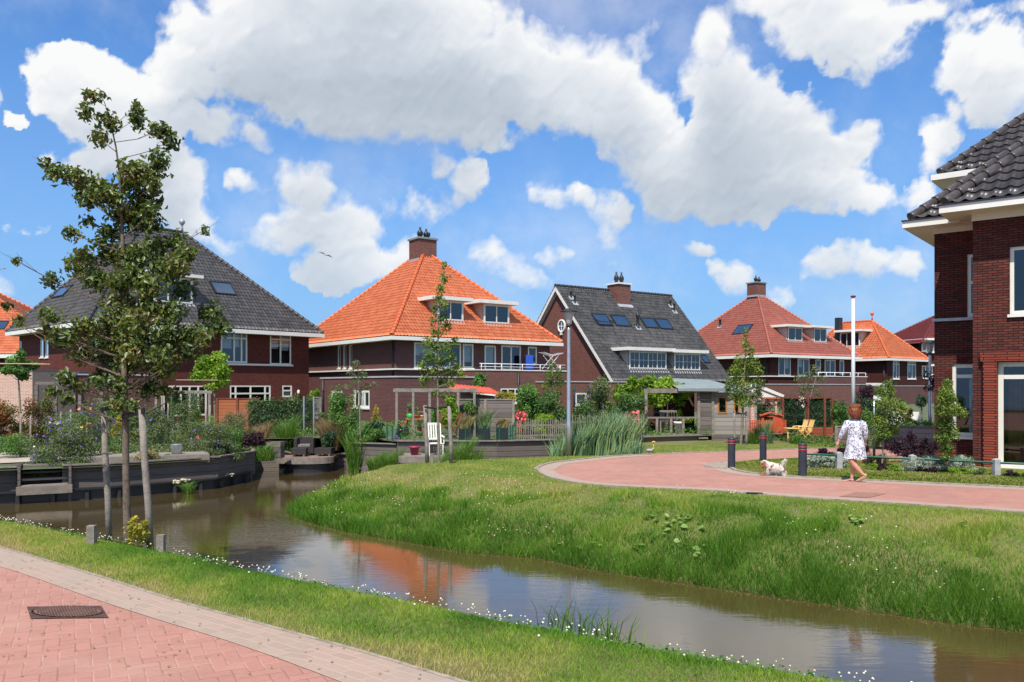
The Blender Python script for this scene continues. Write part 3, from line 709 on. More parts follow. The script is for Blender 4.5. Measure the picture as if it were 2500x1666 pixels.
def chimney(H, cx, cy, w, d, z0, z1, brickmat, pots, cap='coping', parent=None, flash=True):
    p = parent or H.roof; m = MB(); m.box(cx - w/2, cx + w/2, cy - d/2, cy + d/2, z0, z1); c = m.build('chimney', MAT[brickmat], p)
    m = MB(); m.box(cx - w/2 - .09, cx + w/2 + .09, cy - d/2 - .09, cy + d/2 + .09, z1 + .002, z1 + 0.13); m.build('chimney_cap', MAT[cap], c)
    if flash:
        m = MB(); m.box(cx - w/2 - .03, cx + w/2 + .03, cy - d/2 - .03, cy + d/2 + .03, z0, z0 + (z1 - z0) * 0.14); m.build('flashing', MAT['lead'], c)
    for (dx, dy, r, h, kind) in pots:
        m = MB(); zz = z1 + 0.13
        if kind == 'taper': m.lathe([(r, 0), (r, h*.25), (r*1.35, h*.3), (r*1.35, h*.55), (r*.6, h*.75), (r*.5, h*.8), (r*.5, h)], (cx + dx, cy + dy, zz), 10)
        else: m.lathe([(r*.7, 0), (r*.7, h*.45), (r*1.1, h*.5), (r*1.25, h*.9), (r*1.1, h)], (cx + dx, cy + dy, zz), 10)
        m.build('chimney_pot', MAT['metal_dark'], c)
    return c

def plane_of(H, k):
    f = H.faces[k]; n = (f[1] - f[0]).cross(f[2] - f[0]).normalized(); return f[0], n, (f[1] - f[0]).normalized()

def skylight(H, k, x0, x1, y0, y1, opened=False):
    """roof window seen in photo columns x0..x1, rows y0..y1, on roof face k"""
    p0, n, u = plane_of(H, k); v = n.cross(u).normalized()
    xm = (x0 + x1) / 2; ym = (y0 + y1) / 2
    c = H.hit(xm, ym, p0, n); top = H.hit(xm, y0, p0, n); bot = H.hit(xm, y1, p0, n); l = H.hit(x0, ym, p0, n); r = H.hit(x1, ym, p0, n)
    hh = abs((top - bot).dot(v)); ww = abs((r - l).dot(u)) - hh * 0.0
    FR = lambda a, b, cc: tuple(c + u * a + v * b + n * cc)
    w2 = max(0.3, ww * 0.40); h2 = max(0.4, hh * 0.47); m = MB(); t = 0.08
    m.fbox(FR, -w2, w2, h2 - t, h2, 0.0, 0.13); m.fbox(FR, -w2, w2, -h2, -h2 + t, 0.0, 0.11)
    m.fbox(FR, -w2, -w2 + t, -h2 + t, h2 - t, 0.0, 0.12); m.fbox(FR, w2 - t, w2, -h2 + t, h2 - t, 0.0, 0.12)
    f = m.build('roof_window', MAT['metal_dark'], H.roof)
    g = MB(); g.add([FR(-w2 + t, -h2 + t, .09), FR(w2 - t, -h2 + t, .09), FR(w2 - t, h2 - t, .09), FR(-w2 + t, h2 - t, .09)], [(0, 1, 2, 3)])
    g.build('pane', MAT['skyglass'], f, recalc=False)
    if opened:
        a = math.radians(24); FR2 = lambda p, q, cc: tuple(c + u * p + (v * math.cos(a) - n * math.sin(a)) * q + (n * math.cos(a) + v * math.sin(a)) * cc + n * 0.08)
        m = MB(); m.fbox(FR2, -w2, w2, h2 - t, h2, 0, .05); m.fbox(FR2, -w2, w2, -h2, -h2 + t, 0, .05); m.fbox(FR2, -w2, -w2 + t, -h2, h2, .002, .052); m.fbox(FR2, w2 - t, w2, -h2, h2, .002, .052)
        m.build('open_sash', MAT['metal_dark'], f)

def vent(H, k, x, y0, y1, r=0.07):
    p0, n, u = plane_of(H, k); b = H.hit(x, y1, p0, n); t = H.hit(x, y0, (b.x, b.y, 0), (H.R @ Vector((0, -1, 0))))
    h = max(0.3, t.z - b.z); m = MB(); m.lathe([(r*1.5, -0.35), (r*1.5, .05), (r, .12), (r, h*.7), (r*1.35, h*.72), (r*1.35, h)], tuple(b), 10)
    o = m.build('vent_pipe', MAT['metal_dark'], H.roof)
    v = n.cross(u); FR = lambda a, bb, c: tuple(b + u*a + v*bb + n*c)
    m = MB(); m.fbox(FR, -.26, .26, -.30, .12, 0.035, 0.050); m.build('flashing', MAT['lead'], o)

def dormer(H, k, wx0, wx1, wy0, wy1, rx0, rx1, ry0, ry1, splits=(0.5,), grid=None, curtain=None, over=0.35, roofmat='white', name='dormer'):
    """flat-roofed dormer on face k ('f'): window front seen at columns wx0..wx1, rows wy0..wy1; roof slab at rx0..rx1, ry0..ry1"""
    p0, n, u = plane_of(H, k)
    b = H.hit((wx0 + wx1) / 2, wy1, p0, n)
    if k == 'f':
        side = ('f', b.y); a0, a1, z0, z1 = H.rect(side, wx0, wx1, wy0, wy1); back = b.y + (z1 + .35 - z0) * abs(n.z) / max(.2, abs(n.y)) + 0.1
        bx = lambda m, A0, A1, d0, d1, Z0, Z1: m.box(A0, A1, d0, d1, Z0, Z1)
        g0, g1, rz0, rz1 = H.rect(('f', b.y - over), rx0, rx1, ry0, ry1); sgn = 1; y0 = b.y
    else:
        side = ('l', b.x); a0, a1, z0, z1 = H.rect(side, wx0, wx1, wy0, wy1); back = b.x + (z1 + .35 - z0) * abs(n.z) / max(.2, abs(n.x)) + 0.1
        bx = lambda m, A0, A1, d0, d1, Z0, Z1: m.box(d0, d1, A0, A1, Z0, Z1)
        g0, g1, rz0, rz1 = H.rect(('l', b.x - over), rx0, rx1, ry0, ry1); y0 = b.x
    _, _, _, FR = H.wall(side)
    e = MB(); bx(e, a0 - .02, a1 + .02, y0 + .10, back, z0 - .05, max(z1, rz0)); D = e.build(name, MAT['cream'], H.roof)
    m = MB(); mid = (a0 + a1) / 2; half = max(g1 - mid, mid - g0, (a1 - a0) / 2 + .2)
    half = min(half, (a1 - a0) / 2 + .55)
    bx(m, mid - half, mid + half, y0 - over, back + .2, z1 + .02, z1 + .02 + max(.13, min(.24, rz1 - rz0 - .03)))
    m.build('dormer_roof', MAT[roofmat], D)
    m = MB(); wall_mesh(m, FR, a0 - .02, a1 + .02, z0 - .05, z1 + .02, [(a0 + .05, a1 - .05, z0 + .05, z1 - .05)], 0.05, 0.09); 
    m.build('dormer_front', [MAT['white'], MAT['room']], D)
    window(D, FR, (a0 + .05, a1 - .05, z0 + .05, z1 - .05), splits, fw=0.075, inset=-0.03, sill=False, curtain=None, grid=grid, glass='glass_dim')
    m = MB(); bx(m, a0 - .10, a1 + .10, y0 - .30, y0 + .02, z0 - .42, z0 - .28)
    v = n.cross(u); q = Vector(FR((a0 + a1) / 2, z0 - .05, 0)); FR2 = lambda a, bb, c: tuple(q + u*a + v*bb + n*c)
    m = MB(); m.fbox(FR2, -(a1 - a0)/2 - .12, (a1 - a0)/2 + .12, -.30, .06, .0, .045); m.build('flashing', MAT['lead'], D)
    return D
MAT['skyglass'] = plain('roof_window_glass', (0.03, 0.06, 0.11), 0.06, 0.1, 1.0, spec=1.0)
MAT['glass_dim'] = glassmat('dormer_glass', (0.5, 0.55, 0.6), 1.1)

# ------------------------------------------------------------------ terrain
PEN_NEAR = [(-5.0,18.3),(-4.2,17.1),(-3.1,15.9),(-1.9,15.0),(-.79,14.07),(.51,13.55),(1.08,12.9),(2.02,12.2),(2.67,11.75),(3.89,10.86),(5.39,9.79),(5.97,9.5),(9,7.6),(20,1),(45,-14)]
PEN_FAR = [(-5.0,18.3),(-5.15,19.3),(-4.9,20.6),(-4.3,22.1),(-2.5,23.4),(-.5,24.3),(1,24.9),(2.5,25.2),(4.4,25.5)]
NEARBANK = [(-40,34),(-24,22.5),(-14,16.2),(-8.0,13.4),(-5.9,12.05),(-3.95,10.7),(-2.15,9.4),(-.7,8.4),(.5,7.6),(1.45,6.95),(2.5,6.35),(3.6,5.7),(6,4.0),(12,-1),(30,-16)]
QUAY = [(-60,9.0),(-12.9,19.4),(-12.4,19.86),(-10.4,20.9),(-8.36,22.9),(-7.94,24.9),(-8.9,28.1),(-5.96,28.9),(-5.3,29.0),(-3.9,26.9),(-0.5,26.7),(1.45,27.4),(4.4,28.8),(6.8,29.9),(9.2,30.6),(9.3,29.8),(16,31.0),(40,36)]

def pdist(x, y, line):
    best = np.full(x.shape, 1e9)
    for (ax, ay), (bx, by) in zip(line[:-1], line[1:]):
        dx, dy = bx - ax, by - ay; L = dx*dx + dy*dy
        t = np.clip(((x - ax)*dx + (y - ay)*dy) / L, 0, 1)
        best = np.minimum(best, np.hypot(x - ax - t*dx, y - ay - t*dy))
    return best
def inside(x, y, poly):
    c = np.zeros(x.shape, bool); n = len(poly)
    for i in range(n):
        x0, y0 = poly[i]; x1, y1 = poly[(i+1) % n]
        if y0 == y1: continue
        k = ((y0 > y) != (y1 > y)) & (x < (x1 - x0) * (y - y0) / (y1 - y0) + x0); c ^= k
    return c
PEN = PEN_NEAR + [(45, 45), (4.4, 45)] + PEN_FAR[::-1][:-1]
NEARP = NEARBANK + [(30, -30), (-40, -30)]
WATER_Z = -0.90
def vnoise(x, y, s, seed=0):
    """smooth value noise, vectorised"""
    xi = np.floor(x * s).astype(int); yi = np.floor(y * s).astype(int); fx = x * s - xi; fy = y * s - yi
    def h(a, b): 
        v = np.sin(a * 127.1 + b * 311.7 + seed * 74.7) * 43758.5453; return v - np.floor(v)
    fx = fx*fx*(3-2*fx); fy = fy*fy*(3-2*fy)
    return (h(xi, yi)*(1-fx) + h(xi+1, yi)*fx)*(1-fy) + (h(xi, yi+1)*(1-fx) + h(xi+1, yi+1)*fx)*fy
def terrain_z(x, y):
    z = np.full(x.shape, -1.5)
    p = inside(x, y, PEN); dn = pdist(x, y, PEN_NEAR); df = pdist(x, y, PEN_FAR)
    f = lambda t, k: 1 - (1 - np.clip(t, 0, 1)) ** k
    wn = np.clip(4.3 - 0.42 * (x + 3), 3.05, 4.3); kn = np.clip(1.25 + (x - .5) * .14, 1.25, 1.75)
    zp = np.minimum(-0.93 + 0.93 * f(dn / wn, kn), np.where(x > 4.2, 0.0, -0.93 + 0.93 * f(df / 2.2, 2.0)))
    bump = (vnoise(x, y, 1.3, 3) - .5) * 0.14 + (vnoise(x, y, 3.7, 5) - .5) * 0.05
    zp = zp + bump * np.clip(dn / .8, 0, 1) * np.clip((wn + 0.1 - dn) / .8, 0, 1)
    z = np.where(p, np.minimum(zp, 0.0) , z)
    q = inside(x, y, NEARP); d2 = pdist(x, y, NEARBANK)
    z = np.where(q, -0.95 + 0.95 * f(d2 / 1.25, 2.4), z)
    dw = np.minimum(dn, np.minimum(df, d2)); z = np.where(~p & ~q, -0.93 - np.clip(dw, 0, 1) * 0.5, z)
    g = inside(x, y, GARD); z = np.where(g & ~p, np.where(x < -8.5 - (y - 28) * 0.25, -0.08, 0.16), z)
    return z
GARD = QUAY + [(300, 60), (300, 900), (-300, 900), (-300, 9)]
# ------------------------------------------------------------------ the houses
def plain_walls(m, x0, x1, y0, y1, z0, z1, sides='rb', mi=0):
    q = {'f': [(x0,y0),(x1,y0)], 'r': [(x1,y0),(x1,y1)], 'b': [(x1,y1),(x0,y1)], 'l': [(x0,y1),(x0,y0)]}
    for s in sides:
        (a, b), (c, d) = q[s]; m.add([(a,b,z0),(c,d,z0),(c,d,z1),(a,b,z1)], [(0,1,2,3)], mi)

def downpipe(H, x, y, z0, z1, r=0.05, parent=None):
    m = MB(); m.tube([(x, y, z0), (x, y, z1)], r, 8)
    for z in np.arange(z0 + .4, z1, 1.3): m.lathe([(r*1.3, 0), (r*1.3, .05)], (x, y, float(z)), 8)
    m.build('drainpipe', MAT['metal_dark'], parent or H.e)

def flat_block(H, x0, x1, y0, y1, z1, bm, holes_f=(), holes_l=(), name='extension', cop='coping', z0=-.2, holes_r=()):
    m = MB()
    _, _, _, FF = H.wall(('f', y0)); wall_mesh(m, FF, x0, x1, z0, z1, list(holes_f))
    _, _, _, FL = H.wall(('l', x0)); wall_mesh(m, FL, y0, y1, z0, z1, list(holes_l))
    plain_walls(m, x0, x1, y0, y1, z0, z1, 'rb'); m.add([(x0,y0,z1),(x1,y0,z1),(x1,y1,z1),(x0,y1,z1)], [(0,1,2,3)], 1)
    B = m.build(name, [MAT[bm], MAT['room']], H.e, recalc=False)
    m = MB(); t = .04
    m.box(x0-t, x1+t, y0-t, y0+.16, z1+.002, z1+.07); m.box(x0-t, x0+.16, y0+.16, y1+t, z1+.002, z1+.07); m.box(x1-.16, x1+t, y0+.16, y1+t, z1+.002, z1+.07)
    m.build('coping', MAT[cop], B)
    return B

def railing(H, pts, h, posts, parent, r=0.025, name='balcony_railing', mids=1):
    m = MB(); m.tube([Vector(p) + Vector((0, 0, h)) for p in pts], r, 8)
    for k in range(1, mids + 1):
        if mids > 0: m.tube([Vector(p) + Vector((0, 0, h * k / (mids + 1))) for p in pts], r * .6, 6)
    for p in posts: m.tube([p, Vector(p) + Vector((0, 0, h))], r, 8)
    m.build(name, MAT['white_metal'], parent)

# --- A: dark tiled house at the left
def house_a():
    H = House('house', 'brown-red brick house with grey hipped roof and ball finial behind the young tree', (-22.54, 44.4), math.radians(47.3), 0)
    W, D = 13.4, 12.3
    f = ('f', 0); l = ('l', 0)
    wf = [(H.rect(f, 539, 604, 809, 886), (.5, .78), .78, [(.03,.45,.45,.95),(.55,.75,.5,.95)]),
          (H.rect(f, 659, 711, 814, 891), (.5,), .80, [(.05,.44,.5,.8),(.56,.95,.45,.95)]),
          (H.rect(f, 561, 661, 941, 1008), (.14, .5, .86), .70, None), (H.rect(f, 689, 713, 941, 970), (), .55, [(.1,.9,.0,.5)]),
          (H.rect(f, 398, 505, 941, 1016), (.2, .4, .6, .8), .80, [(.2,.42,.05,.75),(.62,.8,.05,.75)]),
          (H.rect(f, 325, 392, 820, 880), (.33, .66), .78, [(.05,.3,.2,.9)]), (H.rect(f, 232, 262, 822, 880), (), .78, None)]
    wl = [(H.rect(l, 98, 106, 830, 873), (), None, None), (H.rect(l, 110, 118, 830, 873), (), None, None), (H.rect(l, 47, 52, 833, 868), (), None, None)]
    m = MB(); _, _, _, FF = H.wall(f); _, _, _, FL = H.wall(l)
    wall_mesh(m, FF, 0, W, -.3, 5.25, [w[0] for w in wf]); wall_mesh(m, FL, 0, D, -.3, 5.25, [w[0] for w in wl]); plain_walls(m, 0, W, 0, D, -.3, 5.25)
    m.build('wall', [MAT['brick_a'], MAT['room']], H.e, recalc=False)
    for i, (r, s, t, c) in enumerate(wf): window(H.e, FF, r, s, t, curtain=c, sill=False, fw=.10)
    for (r, s, t, c) in wl: window(H.e, FL, r, s, t, fw=.06)
    m = MB(); a, b, z, _ = H.rect(f, 532, 714, 860, 888.5); m.box(a, b, -.09, .0, z - .12, z); m.build('window_sill_band', MAT['white'], H.e)
    m = MB(); a, b, z, _ = H.rect(f, 306, 392, 860, 880); m.box(a, b, -.09, .0, z - .12, z); m.build('window_sill_band', MAT['white'], H.e)
    fascia(H, -.7, W+.7, -.7, D+.7, 5.22, 5.46)
    hip_roof(H, -.66, W+.66, -.66, D+.66, 5.5, (4.9, 6.15), (7.7, 6.15), 12.15, 'tile_dark', (0.06, 0.055, 0.055))
    m = MB(); m.lathe([(.09, 0), (.07, .3), (.05, .42), (.12, .50), (.19, .62), (.19, .72), (.11, .84), (.02, .88)], (7.7, 6.15, 12.2), 14); m.build('finial', MAT['lead'], H.roof)
    dormer(H, 'f', 376, 470, 676, 741, 360, 489, 661, 670, (.35, .68))
    skylight(H, 'f', 514, 575, 691, 721); skylight(H, 'l', 139, 168, 703, 725); skylight(H, 'l', 213, 243, 682, 702)
    # flat extension in front of the left corner
    e = ('f', -2.2); xr = H.rect(e, 300, 396, 920, 940)[1]
    flat_block(H, -2.0, xr, -2.2, 8.0, 2.55, 'brick_b')
    downpipe(H, 3.0, -.07, 2.6, 5.2)
    m = MB(); p = H.hit(727, 958, (0, 0, 0), (0, -1, 0)); m.ell((p.x, -.09, p.z), (.1, .08, .16)); m.build('wall_lamp', MAT['white'], H.e)
house_a()

# --- B: orange tiled house
def house_b():
    H = House('house', 'brick house with bright orange hipped roof, two dormers and a brick chimney', (-7.12, 50.16), math.radians(36.87), 0)
    W, D = 12.2, 14.1; f = ('f', 0); l = ('l', 0)
    wf = [(H.rect(f, 1011, 1066, 837, 898), (), None, [(.05,.95,.5,.95)]), (H.rect(f, 1070, 1126, 838, 898), (.5,), None, [(.1,.5,.2,.95)]), (H.rect(f, 1130, 1156, 840, 899), (), None, [(.1,.9,.25,.95)]),
          (H.rect(f, 1183, 1211, 844, 905), (), None, [(.1,.9,.3,.98)]), (H.rect(f, 1224, 1272, 844, 905), (.5,), None, [(.52,.6,.05,.95)]), (H.rect(f, 1289, 1311, 847, 890), (), None, None)]
    wl = [(H.rect(l, x0, x1, 843, 900), (), None, None) for x0, x1 in ((824.5,831.5),(838,845),(852.5,859.5))]
    m = MB(); _, _, _, FF = H.wall(f); _, _, _, FL = H.wall(l)
    wall_mesh(m, FF, 0, W, -.3, 4.83, [w[0] for w in wf]); wall_mesh(m, FL, 0, D, -.3, 4.83, [w[0] for w in wl]); plain_walls(m, 0, W, 0, D, -.3, 4.83)
    m.build('wall', [MAT['brick_b'], MAT['room']], H.e, recalc=False)
    for (r, s, t, c) in wf: window(H.e, FF, r, s, t, curtain=c, fw=.11)
    for (r, s, t, c) in wl: window(H.e, FL, r, s, t, fw=.07)
    m = MB(); m.box(-.16, 0.0, -.16, D, 3.0, 3.09); m.box(0.0, W, -.16, 0.0, 3.0, 3.09); m.build('string_course', MAT['white'], H.e)
    fascia(H, -.66, W+.66, -.66, D+.66, 4.80, 5.03)
    hip_roof(H, -.62, W+.62, -.62, D+.62, 5.07, (6.1, 6.85), (6.1, 7.25), 11.75, 'tile_orange', (0.66, 0.15, 0.045))
    chimney(H, 6.1, 7.05, 1.45, 1.45, 10.95, 12.55, 'brick_c', [(-.35,-.2,.16,.78,'taper'),(-.2,.15,.12,.42,'b'),(.15,-.2,.15,.72,'taper'),(.32,.15,.11,.4,'b'),(.48,.1,.15,.52,'b')], cap='felt')
    dormer(H, 'f', 1068, 1131, 735, 784, 1016, 1147, 722, 732)
    dormer(H, 'f', 1181, 1243, 744, 791, 1135, 1260, 731, 741)
    # ground floor block under the balcony
    a0, a1, _, _ = H.rect(('f', -1.5), 1160, 1384, 905, 960); 
    wd = [H.rect(('f', -1.5), 1222, 1311, 948, 985), H.rect(('f', -1.5), 1326, 1352, 950, 985)]
    B = flat_block(H, a0, a1, -1.5, 0, 3.0, 'brick_c', wd, cop='white'); _, _, _, FB = H.wall(('f', -1.5))
    window(B, FB, wd[0], (.2, .4, .6, .8), .62, fw=.10); window(B, FB, wd[1], (), None, fw=.12)
    r0 = H.rect(('f', -1.43), 1171, 1372, 880, 900)
    xs = [r0[0] + (r0[1] - r0[0]) * t for t in (0.02, .25, .5, .72, .98)]
    railing(H, [(r0[0], -1.43, 3.07), (a1 - .08, -1.43, 3.07), (a1 - .08, -.1, 3.07)], 0.37, [(x, -1.43, 3.07) for x in xs] + [(a1 - .08, -.8, 3.07)], B)
    # low garage wing to the left
    C = flat_block(H, -4.8, -.35, -9.1, .2, 2.42, 'brick_b', [], wl2 := [H.rect(('l', -4.8), 809.5, 835.6, 954.5, 1020), H.rect(('l', -4.8), 862, 902, 953, 996)], name='garage')
    _, _, _, FG = H.wall(('l', -4.8)); window(C, FG, wl2[0], (), None, fw=.12, curtain=[(.2,.8,.1,.9)]); window(C, FG, wl2[1], (.33, .66), None, fw=.12, curtain=[(.35,.6,.1,.9)])
    downpipe(H, -4.88, -.3, 0, 2.4, parent=C); downpipe(H, -.08, .25, 2.5, 4.8); downpipe(H, a0 + 3.4, -1.58, 0, 2.9, .06, B)
    return H
HB = house_b()

# --- C: steep gabled house with grey tiles
def house_c():
    H = House('house', 'steep gabled brick house with grey tiled roof, joined white dormers and four roof windows', (7.26, 58.8), math.radians(35), 0)
    L, b, ze, zr = 12.9, 6.75, 2.39, 9.9
    A = [(0, 0, ze), (L, 0, ze), (L, b, zr), (0, b, zr)]; Bk = [(L, 2*b, ze), (0, 2*b, ze), (0, b, zr), (L, b, zr)]
    bms = []; tile_face(bms, A, pw=.26, ph=.34); tile_face(bms, Bk, pw=.26, ph=.34)
    H.roof = join_bm('roof', bms, MAT['tile_dark'], H.e); H.faces = {'f': [Vector(p) for p in A]}
    m = MB(); ridge_line(m, (0, b, zr), (L, b, zr), .13); m.build('ridge_tiles', MAT['ridge_tile_dark'], H.roof)
    m = MB(); g = .35
    m.add([(g, 0.25, -.3), (g, 2*b - .25, -.3), (g, 2*b - .25, ze), (g, b, zr - .22), (g, 0.25, ze)], [(0, 1, 2, 3, 4)])
    m.add([(L - g, 0.25, -.3), (L - g, 2*b - .25, -.3), (L - g, 2*b - .25, ze), (L - g, b, zr - .22), (L - g, 0.25, ze)], [(4, 3, 2, 1, 0)])
    plain_walls(m, g, L - g, .4, 2*b - .25, -.3, ze, 'fb'); m.build('wall', MAT['brick_c'], H.e, recalc=False)
    # white verge boards and soffit under the rake
    m = MB(); up = Vector((0, b, zr - ze)).normalized(); nn = Vector((0, -(zr - ze), b)).normalized()
    for x0 in (0.0, L - .04):
        for (p, q) in (((x0, 0, ze), (x0, b, zr)), ((x0, 2*b, ze), (x0, b, zr))):
            p = Vector(p); q = Vector(q); d = (q - p).normalized(); dn = Vector((0, 0, -1)) - d * Vector((0, 0, -1)).dot(d); dn.normalize()
            k0, k1 = .04, .26
            vs = []
            for xx in (0, .05):
                for (s, e) in ((p, q),):
                    vs += [s + dn*k0 + Vector((xx,0,0)), e + dn*k0 + Vector((xx,0,0)), e + Vector((0,0,-k1*1.55)) + Vector((xx,0,0)), s + Vector((0,0,-k1*1.55)) + Vector((xx,0,0))]
            m.add(vs, [(0,1,2,3),(7,6,5,4),(0,4,5,1),(3,2,6,7),(0,3,7,4),(1,5,6,2)])
            if x0 == 0.0: m.add([s_ + dn*.30 for s_ in (p + Vector((.05,0,0)), q + Vector((.05,0,0)), q + Vector((.36,0,0)), p + Vector((.36,0,0)))], [(0,1,2,3)])
    m.build('verge_board', MAT['white'], H.e)
    m = MB(); p = H.hit(1372, 797, (g, 0, 0), (-1, 0, 0)); r = .47
    def ring(m, ro, ri, x0, x1, n=28, dy=0):
        vs = []
        for k in range(n):
            t = 2*math.pi*k/n; c, s = math.cos(t), math.sin(t)
            vs += [(x0, p.y + ro*c, p.z + ro*s*1.12), (x0, p.y + ri*c, p.z + ri*s*1.12), (x1, p.y + ro*c, p.z + ro*s*1.12), (x1, p.y + ri*c, p.z + ri*s*1.12)]
        fs = []
        for k in range(n):
            a = 4*k; q = 4*((k+1) % n); fs += [(a, q, q+1, a+1), (a, a+2, q+2, q), (a+1, q+1, q+3, a+3)]
        m.add(vs, fs, 0, True)
    ring(m, r, r*.74, g - .1, g); m.box(g - .07, g - .02, p.y - .03, p.y + .03, p.z - r*.8, p.z + r*.8); m.box(g - .072, g - .022, p.y - r*.75, p.y + r*.75, p.z - .03, p.z + .03)
    m.box(g - .12, g, p.y - .12, p.y + .12, p.z - r*1.45, p.z - r*1.1)
    w = m.build('round_window', MAT['white'], H.e)
    m = MB(); n = 28; m.add([(g - .03, p.y + r*.76*math.cos(2*math.pi*k/n), p.z + r*.85*math.sin(2*math.pi*k/n)) for k in range(n)], [tuple(range(n))]); m.build('pane', MAT['skyglass'], w, recalc=False)
    # chimney astride the ridge
    q = H.hit(1509, 705, (0, b - .35, 0), (0, -1, 0)); chimney(H, q.x, b - .45, 1.35, 1.35, zr - 1.6, H.hit(1500, 693, (0, b - 1, 0), (0, -1, 0)).z, 'brick_c', [(-.28, 0, .15, .95, 'taper'), (.28, 0, .15, .95, 'taper')], cap='white', flash=False)
    m = MB(); FRc = lambda a, bb, c: tuple(Vector((q.x, b - 1.125 - .01, zr - 1.13*(zr-ze)/b + .0)) + Vector((a, 0, 0)) + up*bb + nn*c); m.fbox(FRc, -.82, .82, -.30, .05, .03, .05); m.build('flashing', MAT['lead'], H.roof)
    for (x0, x1, y0, y1, o) in ((1447, 1490, 768, 796, True), (1493, 1537, 772, 798, False), (1566, 1604, 778, 802, False), (1601, 1639, 780, 805, False), (1711, 1729, 868, 888, False)): skylight(H, 'f', x0, x1, y0, y1, o)
    for (x, y0, y1) in ((1394, 710, 727), (1403, 719, 740), (1637, 732, 747), (1646, 739, 761)): vent(H, 'f', x, y0, y1, .075)
    vent(H, 'f', 1557, 765, 800, .11)
    dormer(H, 'f', 1536, 1627, 858, 902, 1500, 1640, 846, 860, (.25, .5, .75), (2, 2), over=.45, roofmat='white')
    dormer(H, 'f', 1646, 1709, 863, 905, 1630, 1716, 852, 864, (.33, .66), (2, 2), over=.45)
    # flat extension running across the front
    yf = -3.6; a0, a1, _, _ = H.rect(('f', yf), 1391, 1680, 934, 960); wd = [H.rect(('f', yf), 1405, 1433, 959, 990)]
    B = flat_block(H, a0, a1 + 3, yf, .4, 2.25, 'brick_c', wd, cop='coping'); _, _, _, FB = H.wall(('f', yf)); window(B, FB, wd[0], (), None, fw=.12, curtain=[(.15, .85, .2, .9)])
    downpipe(H, a0 + .3, yf - .07, 0, 2.1, parent=B)
house_c()

# --- D: dull red hipped house
def house_d():
    H = House('house', 'dark brick house with dull red hipped roof, two dormers and pots on its chimney', (25.57, 80.97), math.radians(33), 0)
    W, D = 13.0, 14.6; f = ('f', 0); l = ('l', 0)
    wf = [(H.rect(f, 1900.6, 1930.7, 873, 918), (.5,), None, [(.55,.95,.4,.95)]), (H.rect(f, 1947.5, 1976.4, 875.5, 918), (.5,), None, [(.05,.45,.5,.95)]), (H.rect(f, 1991, 2004, 878, 911), (), None, None),
          (H.rect(f, 2013.5, 2040, 879, 920), (.5,), None, None), (H.rect(f, 2050, 2061, 880, 913), (), None, None)]
    m = MB(); _, _, _, FF = H.wall(f)
    wall_mesh(m, FF, 0, W, -.3, 5.0, [w[0] for w in wf]); plain_walls(m, 0, W, 0, D, -.3, 5.0, 'rbl')
    m.build('wall', [MAT['brick_dark'], MAT['room']], H.e, recalc=False)
    for (r, s, t, c) in wf: window(H.e, FF, r, s, t, curtain=c, fw=.12)
    m = MB(); m.box(-.14, 0, -.14, D, 2.96, 3.06); m.box(0, W, -.14, 0, 2.96, 3.06); m.build('string_course', MAT['white'], H.e)
    fascia(H, -.75, W+.75, -.75, D+.75, 4.86, 5.14)
    hip_roof(H, -.7, W+.7, -.7, D+.7, 5.18, (6.5, 7.15), (6.5, 7.45), 12.3, 'tile_dull', (0.42, 0.13, 0.09), {'pw': .28, 'ph': .37})
    chimney(H, 6.5, 7.3, 1.5, 1.35, 11.85, 13.35, 'brick_c', [(-.35,-.2,.13,.75,'taper'),(-.05,.1,.15,.5,'b'),(.3,-.1,.15,.65,'taper'),(.5,.15,.12,.45,'b')], cap='felt')
    dormer(H, 'f', 1923.6, 1958.7, 799.6, 833, 1883, 1971, 790, 797, over=.5); dormer(H, 'f', 1986.8, 2017.7, 802, 836, 1962, 2031.7, 794, 800, over=.5)
    skylight(H, 'l', 1792, 1835, 794, 816.5); vent(H, 'l', 1758, 779, 797, .12)
    a0, a1, _, _ = H.rect(('f', -1.9), 1985, 2117, 925, 940)
    B = flat_block(H, a0, a1, -1.9, 0, 2.98, 'brick_b', cop='white'); r0 = H.rect(('f', -1.8), 1998, 2110, 905, 915); n = 6
    railing(H, [(r0[0], -1.8, 3.05), (a1 - .1, -1.8, 3.05)], .36, [(r0[0] + (a1 - .1 - r0[0]) * k / n, -1.8, 3.05) for k in range(n + 1)], B, .035, mids=0)
    a0, a1, _, _ = H.rect(('f', -6.5), 1864, 2117, 925, 940); flat_block(H, a0, a1, -6.5, -1.91, 2.15, 'brick_c')
    downpipe(H, -.08, .4, 2.3, 4.9, .07)
house_d()

